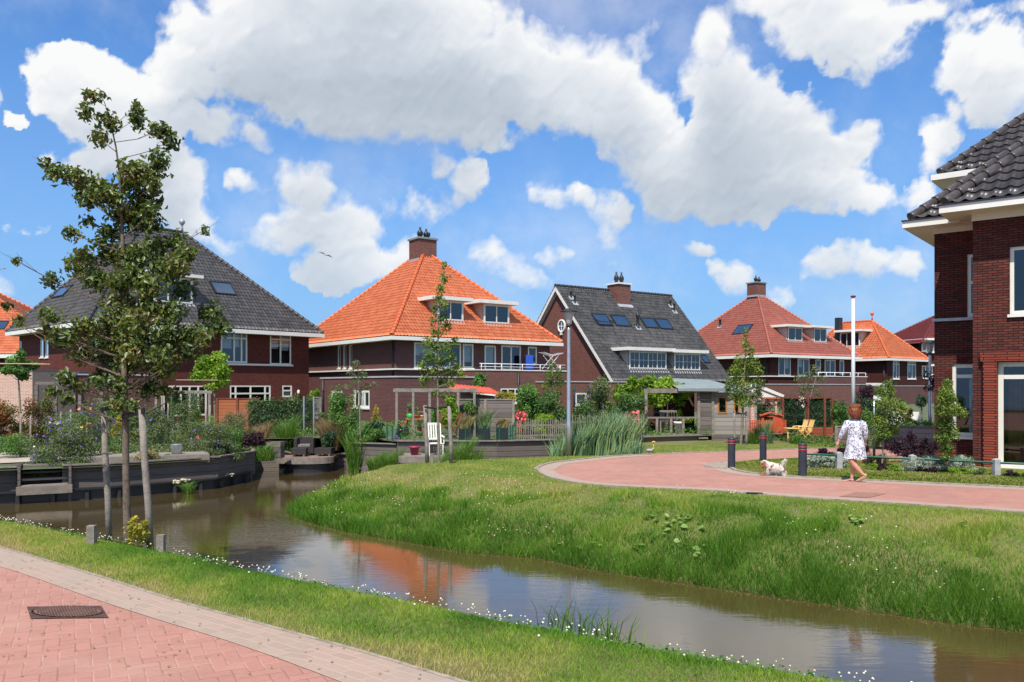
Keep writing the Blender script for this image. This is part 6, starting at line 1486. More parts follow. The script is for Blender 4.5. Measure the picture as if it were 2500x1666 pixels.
# ------------------------------------------------------------------ timber garden house with veranda
def veranda():
    Y = 30.6; e = empty('garden_house', at(1705, Y, .16), math.radians(4), 'weathered grey timber garden house with open veranda and felt roof', 'garden house'); X = lambda px: (px - 1705) / F * Y; Z = lambda py, y=Y: zof(py, y) - .16
    zt = Z(957); 
    m = MB(); m.box(X(1706), X(1738), -.03, .03, .02, zt); m.build('front_panel', MAT['wood_grey'], e)
    x2 = X(1741); m = MB()
    wh = [(.35, .95, .72, 1.35), (1.45, 1.85, .75, 1.35)]
    ang = math.radians(-8); FR = lambda a, b, c: (x2 + a * math.cos(ang) , a * math.sin(ang) - c, b)
    wall_mesh(m, FR, .04, 1.62, -.55, zt - .02, [(.18, .52, Z(1010), Z(969)), (.76, .98, Z(1010), Z(972))], .06, 1.2); m.build('side_wall', [MAT['wood_side'], MAT['room']], e, recalc=False)
    for (a, b) in ((.18, .52), (.76, .98)): window(e, FR, (a, b, Z(1010), Z(969)), (), None, fw=.05, inset=-.03, sill=False, frame='wood_or')
    for px in (1575, 1602, 1637, 1667): m = MB(); h = zt if px == 1575 else Z(1022); m.bar((X(px), 0, 0), (X(px), 0, h), .085 if px != 1575 else .10); m.build('post', MAT['wood_post'], e)
    for px in (1705, 1740): m = MB(); m.bar((X(px), -.02, 0), (X(px), -.02, zt + .05), .10); m.build('post', MAT['wood_post'], e)
    m = MB(); m.bar((X(1572), 0, Z(1020)), (X(1704), 0, Z(1020)), .09, .06); m.build('handrail', MAT['wood_light'], e)
    m = MB(); m.bar((X(1570), .02, zt + .04), (X(1745), -.02, zt + .04), .10, .16); m.build('beam', MAT['wood_light'], e)
    m = MB(); m.bar((X(1687), .5, Z(965)), (X(1702), .5, Z(992)), .06); m.build('brace', MAT['wood_pale'], e)
    m = MB(); za = zt + .13; zb = Z(936); m.add([(X(1650), -.25, za), (X(1775), -.30, za - .02), (X(1828), -.10, za - .08), (X(1800), 3.2, zb + .15), (X(1655), 3.2, zb + .25)], [(0, 1, 2, 3, 4)]); m.add([(X(1650), -.26, za - .10), (X(1775), -.31, za - .12), (X(1775), -.31, za), (X(1650), -.26, za)], [(0, 1, 2, 3)])
    m.add([(X(1775), -.31, za - .12), (X(1828), -.11, za - .18), (X(1828), -.11, za - .08), (X(1775), -.31, za - .02)], [(0, 1, 2, 3)]); m.build('roof', MAT['felt'], e, recalc=False)
    m = MB(); m.box(X(1668), X(1738), 2.2, 2.26, 0, zt); m.box(X(1600), X(1668), 2.6, 2.66, 0, zt); m.build('back_wall', MAT['wood_back'], e); m = MB(); m.box(X(1575), X(1704), -.1, 2.6, -.02, .02); m.build('floor', MAT['wood_deck'], e)
    m = MB(); m.box(X(1620), X(1655), 1.6, 1.66, Z(1028), Z(976)); m.build('notice_board', MAT['room'], e)
MAT['wood_side'] = planks('pale_grey_boards', (0.20, 0.175, 0.155), (0.40, 0.36, 0.32), 0.16); MAT['wood_pale'] = plain('fresh_timber', (.58, .42, .26), .7, .1, 6); MAT['wood_back'] = planks('dark_brown_boards', (.05, .022, .014), (.10, .045, .03), .15)
veranda()
def bench(name, label, px, Y, w, z, mat='wood_post', rz=0, h=.88):
    e = empty(name, at(px, Y, z), rz, label, 'bench')
    m = MB()
    for k in range(4): m.box(-w/2, w/2, -.22 + k*.12, -.13 + k*.12, .42, .45)
    m.build('seat', MAT[mat], e); m = MB(); m.box(-w/2, w/2, .24, .27, h - .07, h); m.box(-w/2, w/2, .24, .27, .50, .55)
    for k in range(int(w / .10)): x = -w/2 + .05 + k*.10; m.box(x - .02, x + .02, .245, .265, .551, h - .071)
    m.build('backrest', MAT[mat], e)
    for sx in (-1, 1):
        for y in (-.2, .25): m = MB(); m.bar((sx*(w/2 - .04), y, 0), (sx*(w/2 - .04), y, .419 if y < 0 else h), .05); m.build('leg', MAT[mat], e)
bench('garden_bench', 'grey slatted garden bench on the veranda', 1628, 31.4, .72, .18, rz=math.pi + .1)
pot('tall white pot behind the veranda rail', 1658, 31.0, .19, .46, .18, 'pot_white', ([(.25,0,.05,.3,.2,.12),(.0,0,.3,.12,.1,.2)], 260, .08, 'leaf_bright'))
board_fence('plank_wall', 'plank front of the raised veranda terrace', (1566, 1708), (29.2, 30.1), .18, -.25, 'wood_grey', 2, cat='wall')
def boat_step():
    e = empty('wooden_steps', at(1724, 29.6, -.1), .08, 'grey timber steps and landing beside the garden house', 'steps')
    for k in range(3): m = MB(); m.box(-.22, .12, -.30 + k*.22, -.02 + k*.22, -.10 + k*.13, -.05 + k*.13); m.build('step', MAT['wood_light'], e)
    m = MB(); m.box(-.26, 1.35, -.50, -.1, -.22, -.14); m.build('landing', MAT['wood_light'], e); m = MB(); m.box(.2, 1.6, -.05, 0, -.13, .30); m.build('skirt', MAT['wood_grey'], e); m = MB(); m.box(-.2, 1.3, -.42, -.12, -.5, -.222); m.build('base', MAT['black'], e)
boat_step()

# ------------------------------------------------------------------ garden with red playhouse
picket('picket_fence', 'low red-brown picket fence before the play house', 1829, 1918, 30.0, 30.0, .50, 'paint_red', 22, z=.24, w=.035, jag=.005, rails='paint_red')
def playhouse():
    e = empty('play_house', at(1884, 31.3, .24), math.radians(-14), 'small red wooden play house behind the picket fence', 'play house'); w, d, h = .74, .6, .62
    m = MB(); wall_mesh(m, lambda a, b, c: (a, -c, b), -w/2, w/2, 0, h, [(-.28, .05, .40, .56)], .03, .3); plain_walls(m, -w/2, w/2, 0, d, 0, h, 'rbl'); m.build('wall', [MAT['paint_red'], MAT['room']], e, recalc=False)
    m = MB(); m.bar((-w/2 - .06, d/2, h + .01), (0, d/2, h + .12), .03, d + .1, up=(0,0,1)); m.v = []; m.f = []; m.mi = []; m.sm = []
    m.add([(-w/2 - .07, -.06, h), (0, -.06, h + .13), (0, d + .06, h + .13), (-w/2 - .07, d + .06, h), (w/2 + .07, -.06, h), (w/2 + .07, d + .06, h), (0, -.06, h + .09), (-w/2 - .07, -.06, h - .04), (w/2 + .07, -.06, h - .04)], [(0,1,2,3),(1,4,5,2),(7,6,1,0),(6,8,4,1)]); m.build('roof', MAT['paint_red'], e, recalc=False)
playhouse()
def hut_roof():
    Y = 33.0; e = empty('canopy', at(1815, Y, .16), 0, 'white gabled canopy with scalloped edge over the garden seat', 'canopy'); X = lambda px: (px - 1815) / F * Y; Z = lambda py: zof(py, Y) - .16
    m = MB(); m.add([(X(1836), -.3, Z(937)), (X(1908), -.3, Z(966)), (X(1908), -.3, Z(972)), (X(1836), -.3, Z(944))], [(0,1,2,3)]); m.bar((X(1838), -.28, Z(939)), (X(1908), -.28, Z(968)), .05, .11); m.bar((X(1838), -.28, Z(939)), (X(1770), -.28, Z(966)), .05, .11); m.build('verge_board', MAT['white'], e)
    m = MB(); m.add([(X(1836), -.25, Z(945)), (X(1900), -.25, Z(970)), (X(1776), -.25, Z(970))], [(0,2,1)]); m.build('gable', MAT['white'], e)
    m = MB(); m.add([(X(1838), -.3, Z(936)), (X(1910), -.3, Z(966)), (X(1910), 2, Z(966)), (X(1838), 2, Z(936)), (X(1768), -.3, Z(965)), (X(1768), 2, Z(965))], [(0,1,2,3),(4,0,3,5)]); m.build('roof', MAT['felt'], e, recalc=False)
    for px in (1838 + 54, ): m = MB(); m.bar((X(px), -.1, 0), (X(px), -.1, Z(970)), .09); m.bar((X(px) - .02, -.1, Z(995)), (X(px) - .35, -.1, Z(974)), .05); m.build('post', MAT['wood_pale'], e)
    m = MB()
    for k in range(12): x = X(1840) + (X(1905) - X(1840)) * k / 11; m.ell((x, -.3, Z(973)), (.05, .02, .04), 8, 5)
    m.build('trim', MAT['terracotta'], e)
hut_roof()
m = MB(); p0 = at(1826, 30.9, .16); m.box(-.07, .07, -.6, .6, 0, zof(970, 30.9) - .16); o = m.build('brick_pillar', MAT['brick_pale']); o.location = p0; tag(o, 'narrow pale brick wall end beside the garden house', 'wall')
def trellis_hedge(label, px0, px1, ytop, ybot, Y, seed, frame=True):
    W = (px1 - px0) * Y / F; zb = .16; zt = zof(ytop, Y); e = empty('hedge_screen', at(px0, Y, zb), 0, label, 'hedge', 'ivy screens in brown frames'); H = zt - zb
    rng = np.random.default_rng(seed); cl = [(W * (i + .5) / 7, 0, H * (j + .5) / 5, W / 11, .10, H / 8) for i in range(7) for j in range(5)]
    leaf_cloud('foliage', cl, 2600, .055, 'leaf_dark', e, seed, up=.1, hollow=.9)
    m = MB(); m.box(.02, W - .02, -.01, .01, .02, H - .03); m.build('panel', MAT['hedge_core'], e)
    if frame:
        for x in (-.03, W + .03): m = MB(); m.bar((x, -.06, 0), (x, -.06, H + .04), .07); m.build('post', MAT['wood_rb'], e)
        m = MB(); m.box(0, W, -.09, -.03, H - .01, H + .05); m.build('top_rail', MAT['wood_rb'], e)
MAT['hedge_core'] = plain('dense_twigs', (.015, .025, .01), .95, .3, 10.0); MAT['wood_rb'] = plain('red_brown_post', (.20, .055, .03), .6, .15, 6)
trellis_hedge('ivy screen in a brown frame left of the yellow chairs', 1912, 1966, 972, 1045, 32.3, 3); trellis_hedge('ivy screen in a brown frame right behind the yellow chairs', 1973, 2028, 972, 1045, 32.2, 4)
def red_deck():
    e = empty('garden_deck', at(1920, 29.2, .10), -.02, 'red-brown wooden deck with low plank back board', 'deck'); k = 29.2 / F
    m = MB(); m.box(0, 133*k, -.1, 2.4, -.05, 0); m.build('deck_boards', MAT['wood_red'], e); m = MB(); m.box(-.01, 134*k, -.14, -.102, -.16, -.004); m.build('edge_board', MAT['wood_red'], e)
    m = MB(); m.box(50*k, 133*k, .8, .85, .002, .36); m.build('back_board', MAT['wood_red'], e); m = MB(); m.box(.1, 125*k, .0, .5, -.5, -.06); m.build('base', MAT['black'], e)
    m = MB(); m.bar((111*k, .74, 0), (111*k, .74, zof(968, 30) - .1), .07); m.build('post', MAT['wood_rb'], e)
red_deck()
MAT['yellow_pl'] = plain('pale_yellow_plastic', (.80, .56, .22), .45, .06, 3.0)
def yellow_chair(px, label):
    e = empty('garden_chair', at(px, 29.55, .10), -1.35, label, 'chair', 'pale yellow plastic garden chairs'); M = MAT['yellow_pl']
    for s in (-1, 1):
        m = MB(); m.bar((s*.22, -.30, 0), (s*.22, .18, .40), .035); m.build('leg', M, e); m = MB(); m.bar((s*.22, .30, 0), (s*.22, -.22, .42), .035); m.build('leg', M, e)
        m = MB(); m.tube([(s*.25, -.26, .40), (s*.25, -.24, .60), (s*.25, .1, .62), (s*.25, .24, .56)], .022, 8); m.build('armrest', M, e)
    m = MB(); m.add([(-.22,-.24,.40),(.22,-.24,.40),(.22,.20,.36),(-.22,.20,.36),(-.22,-.24,.37),(.22,-.24,.37),(.22,.20,.33),(-.22,.20,.33)], [(0,1,2,3),(7,6,5,4),(0,4,5,1),(1,5,6,2),(2,6,7,3),(3,7,4,0)]); m.build('seat', M, e)
    m = MB()
    for k in range(5): x = -.17 + k*.085; m.bar((x, .20, .38), (x, .36, .92 + .03*math.cos(x*8)), .07, .018)
    m.bar((-.21, .355, .93), (.21, .355, .93), .03, .05); m.bar((-.21, .25, .55), (.21, .25, .55), .03, .04); m.build('backrest', M, e); e.scale = (.70, .70, .70)
yellow_chair(1953, 'pale yellow plastic garden chair next to the table'); yellow_chair(1968, 'pale yellow plastic garden chair farther from the table')
def ytable():
    e = empty('garden_table', at(1930, 29.6, .10), 0, 'pale yellow plastic garden table on the red deck', 'table'); m = MB(); m.box(-.24, .32, -.3, .3, .46, .49); m.build('table_top', MAT['yellow_pl'], e); e.scale = (.85, .85, .75)
    for s in (-.18, .24): m = MB(); m.bar((s, -.2, .03), (s, -.2, .459), .05); m.build('leg', MAT['yellow_pl'], e)
    m = MB(); m.box(-.22, .3, -.26, -.14, 0, .03); m.build('foot', MAT['yellow_pl'], e)
ytable()

# ------------------------------------------------------------------ lamps, poles, bollards, rail
def street_lamp(label, px, Y, zb, ztop, s=1.0):
    e = empty('street_lamp', at(px, Y, zb), 0, label, 'street lamp', 'slender street lamps'); H = ztop - zb
    m = MB(); m.lathe([(.075, 0), (.075, .9), (.06, 1.0), (.045, H - .62), (.04, H - .50)], (0, 0, 0), 16); m.build('pole', MAT['galv'], e)
    m = MB(); m.lathe([(.05, H - .52), (.07, H - .50), (.07, H - .455), (.05, H - .45)], (0, 0, 0), 16); m.build('collar', MAT['metal_dark'], e)
    m = MB(); m.lathe([(.065, H - .45), (.085, H - .42), (.15, H - .08), (.15, H - .06)], (0, 0, 0), 20); m.build('lamp_glass', MAT['lampglass'], e)
    m = MB(); m.lathe([(.255, H - .075), (.25, H - .060), (.16, H - .030), (.10, H), (.05, H + .015), (.001, H + .018)], (0, 0, 0), 24); m.build('lamp_hat', MAT['metal_dark'], e)
MAT['lampglass'] = plain('frosted_lamp_glass', (.50, .50, .47), .25, .08, 3.0)
street_lamp('tall grey street lamp on the lawn before the gabled house', 1388.5, 23.6, -.01, zof(755, 23.6)); street_lamp('distant street lamp beside the near brick house', 2270, 31, .0, zof(833, 31))
def flagpole():
    Y = 34.0; zt = zof(727, Y); e = empty('flagpole', at(2083, Y, .1), 0, 'tall white flagpole with red round cap', 'flagpole'); m = MB(); m.lathe([(.085, 0), (.075, zt * .5), (.06, zt - .1)], (0, 0, 0), 14); m.build('pole', MAT['white_metal'], e)
    m = MB(); m.lathe([(.05, zt - .1), (.10, zt - .08), (.11, zt - .04), (.10, zt - .02), (.02, zt)], (0, 0, 0), 14); m.build('cap', MAT['cap_red'], e)
MAT['cap_red'] = plain('dark_red_cap', (.30, .05, .05), .5, .1, 4)
flagpole()
def sign_post():
    Y = 21.5; p = at(2134, Y, 0); e = empty('sign_post', p, 0, 'thin sign post with a blank white plate in the front garden', 'sign post'); m = MB(); m.tube([(0, 0, .55), (0, 0, zof(968, Y))], .022, 8); m.build('pole', MAT['galv'], e); m = MB(); m.tube([(0, 0, 0), (0, 0, .55)], .035, 10); m.build('base', MAT['rubber'], e)
    m = MB(); m.box(-.02, .17, -.02, -.01, zof(978, Y), zof(966, Y)); m.build('plate', MAT['white_metal'], e)
sign_post()
def bollard(px, ybase, label):
    p = gp(px, ybase); s = 1.0; e = empty('bollard', p, 0, label, 'bollard', 'dark bollards with red bands round the small lawn'); r = .088; H = .74
    m = MB(); m.lathe([(r * 1.04, 0), (r, .03), (r, H - .06), (r * .97, H - .02), (r * .72, H), (.001, H + .004)], (0, 0, 0), 18); m.build('post', MAT['bollard'], e)
    for z in (.575, .635): m = MB(); m.lathe([(r + .001, z), (r + .003, z), (r + .003, z + .032), (r + .001, z + .032)], (0, 0, 0), 18); m.build('red_band', MAT['band_red'], e)
bollard(1786, 1143.5, 'dark bollard with red bands at the tip of the small lawn'); bollard(1863, 1125.0, 'dark bollard with red bands farthest back, behind the dog'); bollard(1959.5, 1165.5, 'dark bollard with red bands between the dog and the woman')
def guard_rail():
    P = [gp(1966, 1150), gp(2048, 1145), gp(2227.5, 1151), gp(2432, 1161), gp(2650, 1173)]; hz = [zof(1108, P[0].y), zof(1113, P[1].y), zof(1120, P[2].y), zof(1130, P[3].y), zof(1139, P[4].y)]
    e = empty('guard_rail', P[0], 0, 'green tube rail on short grey stone posts along the front garden', 'guard rail'); o = P[0]
    for i in (1, 2, 3, 4):
        q = P[i] - o; h = hz[i] + .07 - q.z; m = MB(); w = .065; m.add([(q.x-w, q.y-w, -.02), (q.x+w, q.y-w, -.02), (q.x+w, q.y+w, -.02), (q.x-w, q.y+w, -.02), (q.x-w, q.y-w, h), (q.x+w, q.y-w, h), (q.x+w, q.y+w, h), (q.x-w, q.y+w, h), (q.x, q.y, h + .03)], [(0,1,5,4),(1,2,6,5),(2,3,7,6),(3,0,4,7),(4,5,8),(5,6,8),(6,7,8),(7,4,8)]); m.build('post', MAT['post_stone'], e)
    m = MB(); m.tube([(P[i].x - o.x, P[i].y - o.y, hz[i]) for i in range(5)], .026, 10); m.build('tube_rail', MAT['green_metal'], e)
guard_rail()
def manhole(name, label, P, mat, ribs=True, z=.014):
    c = sum(P, Vector()) / 4; e = empty(name, (c.x, c.y, 0), 0, label, 'manhole cover'); u = ((P[1] - P[0]) + (P[2] - P[3])) / 2; v = ((P[3] - P[0]) + (P[2] - P[1])) / 2
    FR = lambda a, b, h: tuple(u * a + v * b + Vector((0, 0, h))); m = MB(); m.add([FR(-.5,-.5,z),FR(.5,-.5,z),FR(.5,.5,z),FR(-.5,.5,z)], [(0,1,2,3)]); m.build('frame', MAT['iron'], e, recalc=False)
    if ribs:
        n = 32; m = MB(); m.add([FR(.42*math.cos(2*math.pi*k/n)*(1.08 if abs(math.cos(2*math.pi*k/n))>.7 else 1), .42*math.sin(2*math.pi*k/n), z + .005) for k in range(n)], [tuple(range(n))])
        m.build('cover', MAT['iron2'], e, recalc=False); m = MB()
        for k in range(-10, 11):
            x = k * .038; h = math.sqrt(max(0, .40**2 - x*x)); m.fbox(FR, x - .009, x + .009, -h, h, z + .0055, z + .014)
        for k in range(n):
            a = 2*math.pi*k/n; b = 2*math.pi*(k+1)/n; m.add([FR(.44*math.cos(a), .44*math.sin(a), z+.004), FR(.47*math.cos(a), .47*math.sin(a), z+.004), FR(.47*math.cos(b), .47*math.sin(b), z+.016), FR(.44*math.cos(b), .44*math.sin(b), z+.016)], [(0,1,2,3)])
        m.build('ribs', MAT['iron'], e, recalc=False)
MAT['iron'] = plain('rusty_iron', (.115, .060, .045), .75, .35, 14.0, metal=.2, bump=.5); MAT['iron2'] = plain('dusty_iron', (.20, .12, .09), .8, .3, 20.0, bump=.5)
manhole('manhole_cover', 'oval ribbed rusty manhole cover in the near red road', [gp(78, 1513), gp(262, 1513), gp(250, 1482), gp(62, 1486)], 'iron')
def bordered(name, label, px4):
    o = poly_sheet(name, [gp(*p).xy for p in px4], .013, MAT['cover_brick'], kind=None, label=None); tag(o, label, 'paving patch')
MAT['cover_brick'] = plain('brown_cover_bricks', (.30, .15, .11), .9, .25, 14.0)
bordered('service_cover', 'flat square drain cover of brown brick before the woman', [(2048,1214),(2120,1217),(2165,1207),(2092,1203)])
def drain():
    c = gp(1845, 1207); e = empty('drain', (c.x, c.y, 0), math.radians(-14), 'dark gully opening in the kerb of the far path', 'drain'); m = MB(); m.box(-.20, .20, -.08, .08, .005, .034); m.build('frame', MAT['kerb'], e); m = MB(); m.box(-.17, .12, -.085, -.02, .012, .036); m.build('grate', MAT['rubber'], e)
drain()

# ------------------------------------------------------------------ young trees with stakes
def stake(px0, yb, px1, yt, Y, r, label, group, zb=None, cut=True, mat='wood_post'):
    a = at(px0, Y, zof(yb, Y)); b = at(px1, Y, zof(yt, Y)); e = empty('tree_stake', a, 0, label, 'stake', group); m = MB(); d = b - a; m.tube([Vector((0, 0, -.1)), d * .33 + Vector((.006, 0, 0)), d * .66 - Vector((.005, 0, 0)), d], [r * 1.08, r * 1.03, r, r * .97], 12); m.build('post', MAT[mat], e); return e, a
def strap(e, a, p, q, w=.075):
    m = MB(); m.bar(Vector(p) - a, Vector(q) - a, .02, w, up=(0, 0, 1)); m.build('strap', MAT['rubber'], e)
TY = 10.7
e, a = stake(267, 1327, 253, 1000, TY + .25, .039, 'weathered round stake left of the foreground tree trunk', 'round stakes beside the foreground tree'); strap(e, a, at(247, TY + .18, zof(1001, TY + .18)), at(303, TY - .02, zof(990, TY)), .05)
e, a = stake(368, 1345, 346, 1000, TY - .25, .042, 'weathered round stake right of the foreground tree trunk', 'round stakes beside the foreground tree'); strap(e, a, at(298, TY - .10, zof(1017, TY)), at(353, TY - .31, zof(1002, TY - .3)), .062)
for (px, yb, yt, r, lab) in ((224, 1333, 1283, .05, 'short sawn-off post left of the foreground tree'), (393, 1342, 1306, .045, 'short sawn-off post right of the foreground tree')):
    Y = gp(px, yb, -.02).y; m = MB(); m.box(-r*.95, r*.95, -r*.8, r*.8, -.1, (yb - yt) * Y / F); o = m.build('short_post', MAT['wood_post']); o.location = at(px, Y, -.02); tag(o, lab, 'post', 'sawn-off posts')
FT = [(245,235,26,14),(235,272,16,26),(268,296,28,22),(262,340,22,20),(353,262,14,14),(338,290,18,26),(365,318,28,18),(399,345,20,22),(379,318,20,16),(345,420,42,30),(385,400,22,38),(388,450,20,24),(147,401,12,14),(174,423,26,20),(210,432,28,24),(160,468,20,24),(187,490,24,18),(219,455,30,22),(308,450,34,28),(258,468,32,26),(290,490,34,28),(352,490,34,28),(322,520,34,26),(272,525,28,22),(317,545,34,26),(388,513,20,22),(370,548,26,22),(263,570,28,22),(245,593,20,18),(200,570,20,20),(215,540,14,16),
 (93,637,18,14),(129,642,28,20),(165,655,30,22),(200,629,28,22),(147,682,24,20),(196,675,30,24),(232,688,30,24),(241,622,28,24),(290,624,34,30),(330,629,34,30),(379,602,34,28),(424,593,26,26),(458,620,26,26),(470,646,22,24),(433,656,34,30),(388,655,34,30),(345,673,34,30),(397,700,34,28),(435,709,28,26),(300,690,30,26),(495,562,10,10),
 (49,780,22,14),(67,794,26,18),(92,812,28,20),(58,745,16,20),(120,800,20,14),(152,772,26,18),(135,825,28,22),(174,825,30,24),(219,800,34,26),(263,790,34,28),(308,780,36,32),(290,740,34,30),(340,740,34,28),(352,803,36,32),(397,765,34,30),(442,763,34,28),(487,765,30,26),(520,800,28,24),(538,828,20,26),(487,820,32,28),(440,820,36,32),(395,840,36,32),(350,860,36,30),(310,830,36,32),(262,840,32,30),(220,850,32,28),(180,868,26,24),(240,885,30,24),(440,870,32,26),(480,862,28,22),(300,890,32,28),(370,905,32,26),(410,900,28,22),(345,950,26,22),(390,950,24,20),(214,921,24,18),(178,925,24,18),(160,957,18,14),(293,945,24,26),(300,985,20,20),(193,945,22,16),(400,970,16,14),(250,935,26,18),(200,975,18,14),(340,990,18,16)]
zb = -.10; base = at(312, TY, zb); s_ = TY / F
tr = [((px - 312) * s_, 0, zof(py, TY) - zb) for px, py in ((312,1329),(309,1240),(307,1120),(306,1010),(303,900),(299,780),(301,640),(297,520),(291,420),(283,360),(270,300),(255,250),(243,228))]
tree('tree', 'young pear tree with dark glossy leaves in the foreground tied between stakes', base, tr, [.052,.046,.043,.040,.036,.034,.027,.020,.014,.011,.008,.005,.003], crown_px([(a, b, c * (1.3 if a > 130 else .75), d * (1.25 if a > 130 else .75)) for a, b, c, d in FT], 312, TY, zb, 4, .8), 15000, .082, 'leaf_fore', 'bark', seed=4, branch_r=.009, aspect=.52, fold=.45, jitter=.8, droop=.5, up=.25, hollow=1.25)
bush('weed_shrub', 'yellow-green leafy weed at the foot of the foreground tree', 'shrub', 345, 10.35, 62, 80, 'leaf_yellow', 330, .05, zb=-.06, d=.22, seed=9, clumps=10, extra=None); 
# middle tree with two stakes and a short post
MY = 21.0
e, a = stake(1043, 1133, 1038, 990, MY + .1, .05, 'grey stake left of the tree before the orange roofed house', 'stakes of the middle tree'); strap(e, a, at(1036, MY, zof(994, MY)), at(1069, MY, zof(999, MY)), .05)
e, a = stake(1102, 1130, 1097, 992, MY - .1, .05, 'grey stake right of the tree before the orange roofed house', 'stakes of the middle tree'); strap(e, a, at(1067, MY, zof(998, MY)), at(1104, MY - .15, zof(992, MY)), .05)
m = MB(); m.bar((0,0,-.1), (0,0,.24), .07); o = m.build('short_post', MAT['wood_post']); o.location = at(1054.5, MY, 0); tag(o, 'short pale post between the stakes on the lawn', 'post')
zb = 0.0; MT = [(1088,648,10,16),(1082,680,16,18),(1078,705,14,14),(1070,728,18,14),(1084,745,16,16),(1062,752,14,12),(1075,775,20,16),(1058,785,14,14),(1090,795,18,18),(1066,812,22,18),(1042,838,16,20),(1064,848,22,20),(1092,850,22,20),(1108,835,14,16),(1050,870,22,18),(1078,880,26,20),(1104,872,16,16),(1034,893,18,16),(1060,905,26,18),(1090,908,26,18),(1115,898,18,14),(1130,915,16,12),(1042,925,22,12),(1075,935,24,14),(1105,935,18,12),(1062,960,14,12),(1033,940,12,10),(1078,965,16,10)]
tree('tree', 'slender young tree with feathery leaves before the orange roofed house', at(1071, MY, zb), [((px - 1071) * MY / F, 0, zof(py, MY)) for px, py in ((1071,1132),(1071,1060),(1069,990),(1068,900),(1070,800),(1080,700),(1088,640))], [.040,.036,.030,.022,.015,.009,.004], crown_px(MT, 1071, MY, zb, 8, .9), 3000, .085, 'leaf_mid', seed=8, branch_r=.010, aspect=.42, hollow=1.1)
# tree before the garden house
RY = 27.6; zb = .0; RT = [(1820,812,7,18),(1818,838,10,16),(1826,858,16,16),(1808,880,16,18),(1830,885,18,18),(1795,905,18,16),(1820,912,24,20),(1843,905,14,16),(1790,935,20,18),(1815,942,26,20),(1842,938,18,18),(1795,965,20,16),(1822,970,26,16),(1848,962,14,12),(1780,950,12,12),(1808,985,20,12),(1835,985,18,10)]
tree('tree', 'young tree with small leaves before the timber garden house', at(1808, RY, zb), [((px - 1808) * RY / F, 0, zof(py, RY) - zb) for px, py in ((1808,1095),(1812,1040),(1814,980),(1818,900),(1820,840),(1822,800))], [.05,.045,.036,.024,.013,.005], crown_px(RT, 1808, RY, zb, 9, .9), 3600, .08, 'leaf_mid', seed=9, branch_r=.012)
for px, yt, lab in ((1793, 1003, 'thin grey stake left of the tree by the garden house'), (1822, 1005, 'thin grey stake right of the tree by the garden house')):
    e, a = stake(px, 1095, px, yt, RY, .035, lab, 'stakes by the garden house tree'); strap(e, a, at(px, RY, zof(yt + 4, RY)), at(1810, RY, zof(yt + 8, RY)), .05)
# other garden trees
def ptree(label, px, Y, ybase, path, rad, clumps, n, sz, mat, seed, bark='bark_pale', zb=.16, depth=.9, **k):
    return tree('tree', label, at(px, Y, zb), [((a - px) * Y / F, 0, zof(b, Y) - zb) for a, b in path], rad, crown_px(clumps, px, Y, zb, seed, depth), n, sz, mat, bark, seed=seed, **k)
ptree('sparse sapling before the garage of the orange roofed house', 878, 27.5, 1060, [(880,1075),(878,1000),(876,940),(874,900),(872,880)], [.03,.026,.02,.012,.006], [(872,890,9,14),(856,912,12,10),(885,915,12,12),(870,930,18,12),(850,945,16,8),(893,945,18,8),(872,955,16,10),(914,938,10,7)], 620, .07, 'leaf_olive', 21, zb=-.1)
ptree('thin leafy tree right of the orange roofed house windows', 1350, 31, 1000, [(1350,1010),(1350,960),(1349,910),(1348,880)], [.04,.034,.02,.008], [(1349,893,12,14),(1340,915,14,12),(1362,912,14,14),(1348,935,22,14),(1370,935,12,12),(1330,945,14,10),(1352,960,22,12),(1338,975,16,10)], 1300, .08, 'leaf_mid', 22)
ptree('spreading yellow-green plane tree beside the veranda', 1617, 31.5, 1030, [(1618,1060),(1617,1000),(1616,975)], [.05,.045,.035], [(1530,955,26,18),(1560,945,28,20),(1590,935,28,20),(1620,945,30,20),(1650,950,26,18),(1512,970,20,12),(1545,975,26,14),(1580,965,30,16),(1615,970,30,16),(1650,972,24,14),(1672,962,16,14),(1545,930,16,12),(1625,930,20,12),(1600,985,20,12),(1570,990,18,12),(1660,985,14,10)], 5200, .10, 'leaf_bright', 23, aspect=.8)
ptree('bright yellow-green round tree by the brown fence', 522, 33, 1010, [(525,1040),(524,980),(523,940)], [.05,.045,.035], [(500,885,24,20),(530,880,26,22),(548,905,22,22),(515,910,28,22),(490,920,22,16),(535,930,26,18),(555,935,12,12),(480,900,16,12),(518,945,22,10)], 3000, .10, 'leaf_bright', 24, aspect=.8)
ptree('small trained plane tree at the far left', 47, 27, 1060, [(52,1085),(50,1010),(46,940),(44,920)], [.04,.035,.028,.02], [(40,880,24,12),(65,892,20,12),(20,900,22,12),(48,905,28,12),(0,905,16,12),(55,920,18,10),(62,862,10,10)], 1500, .10, 'leaf_green', 25, zb=-.1, aspect=.8)
def trellis_wires(px, Y, yc, label):
    e = empty('espalier_frame', at(px, Y, zof(yc, Y)), .15, label, 'espalier frame')
    for k in range(3): m = MB(); m.bar((-1.1, -.3 + k*.25, 0), (.95, -.3 + k*.25, -.01), .022); m.build('cane', MAT['wood_pale'], e)
trellis_wires(40, 26.8, 888, 'flat frame of canes in the plane tree at the far left'); trellis_wires(505, 32.8, 928, 'flat frame of canes below the bright green tree')
ptree('sparse tree with bare twigs before the dull red roofed house', 1976, 34, 1000, [(1976,1020),(1978,970),(1990,930),(2000,900)], [.04,.035,.02,.008], [(1992,900,14,12),(1970,918,18,12),(1945,922,16,10),(2005,925,14,10),(1960,945,20,12),(1990,950,16,10),(2002,965,14,8),(1948,958,10,8)], 620, .09, 'leaf_olive', 26)
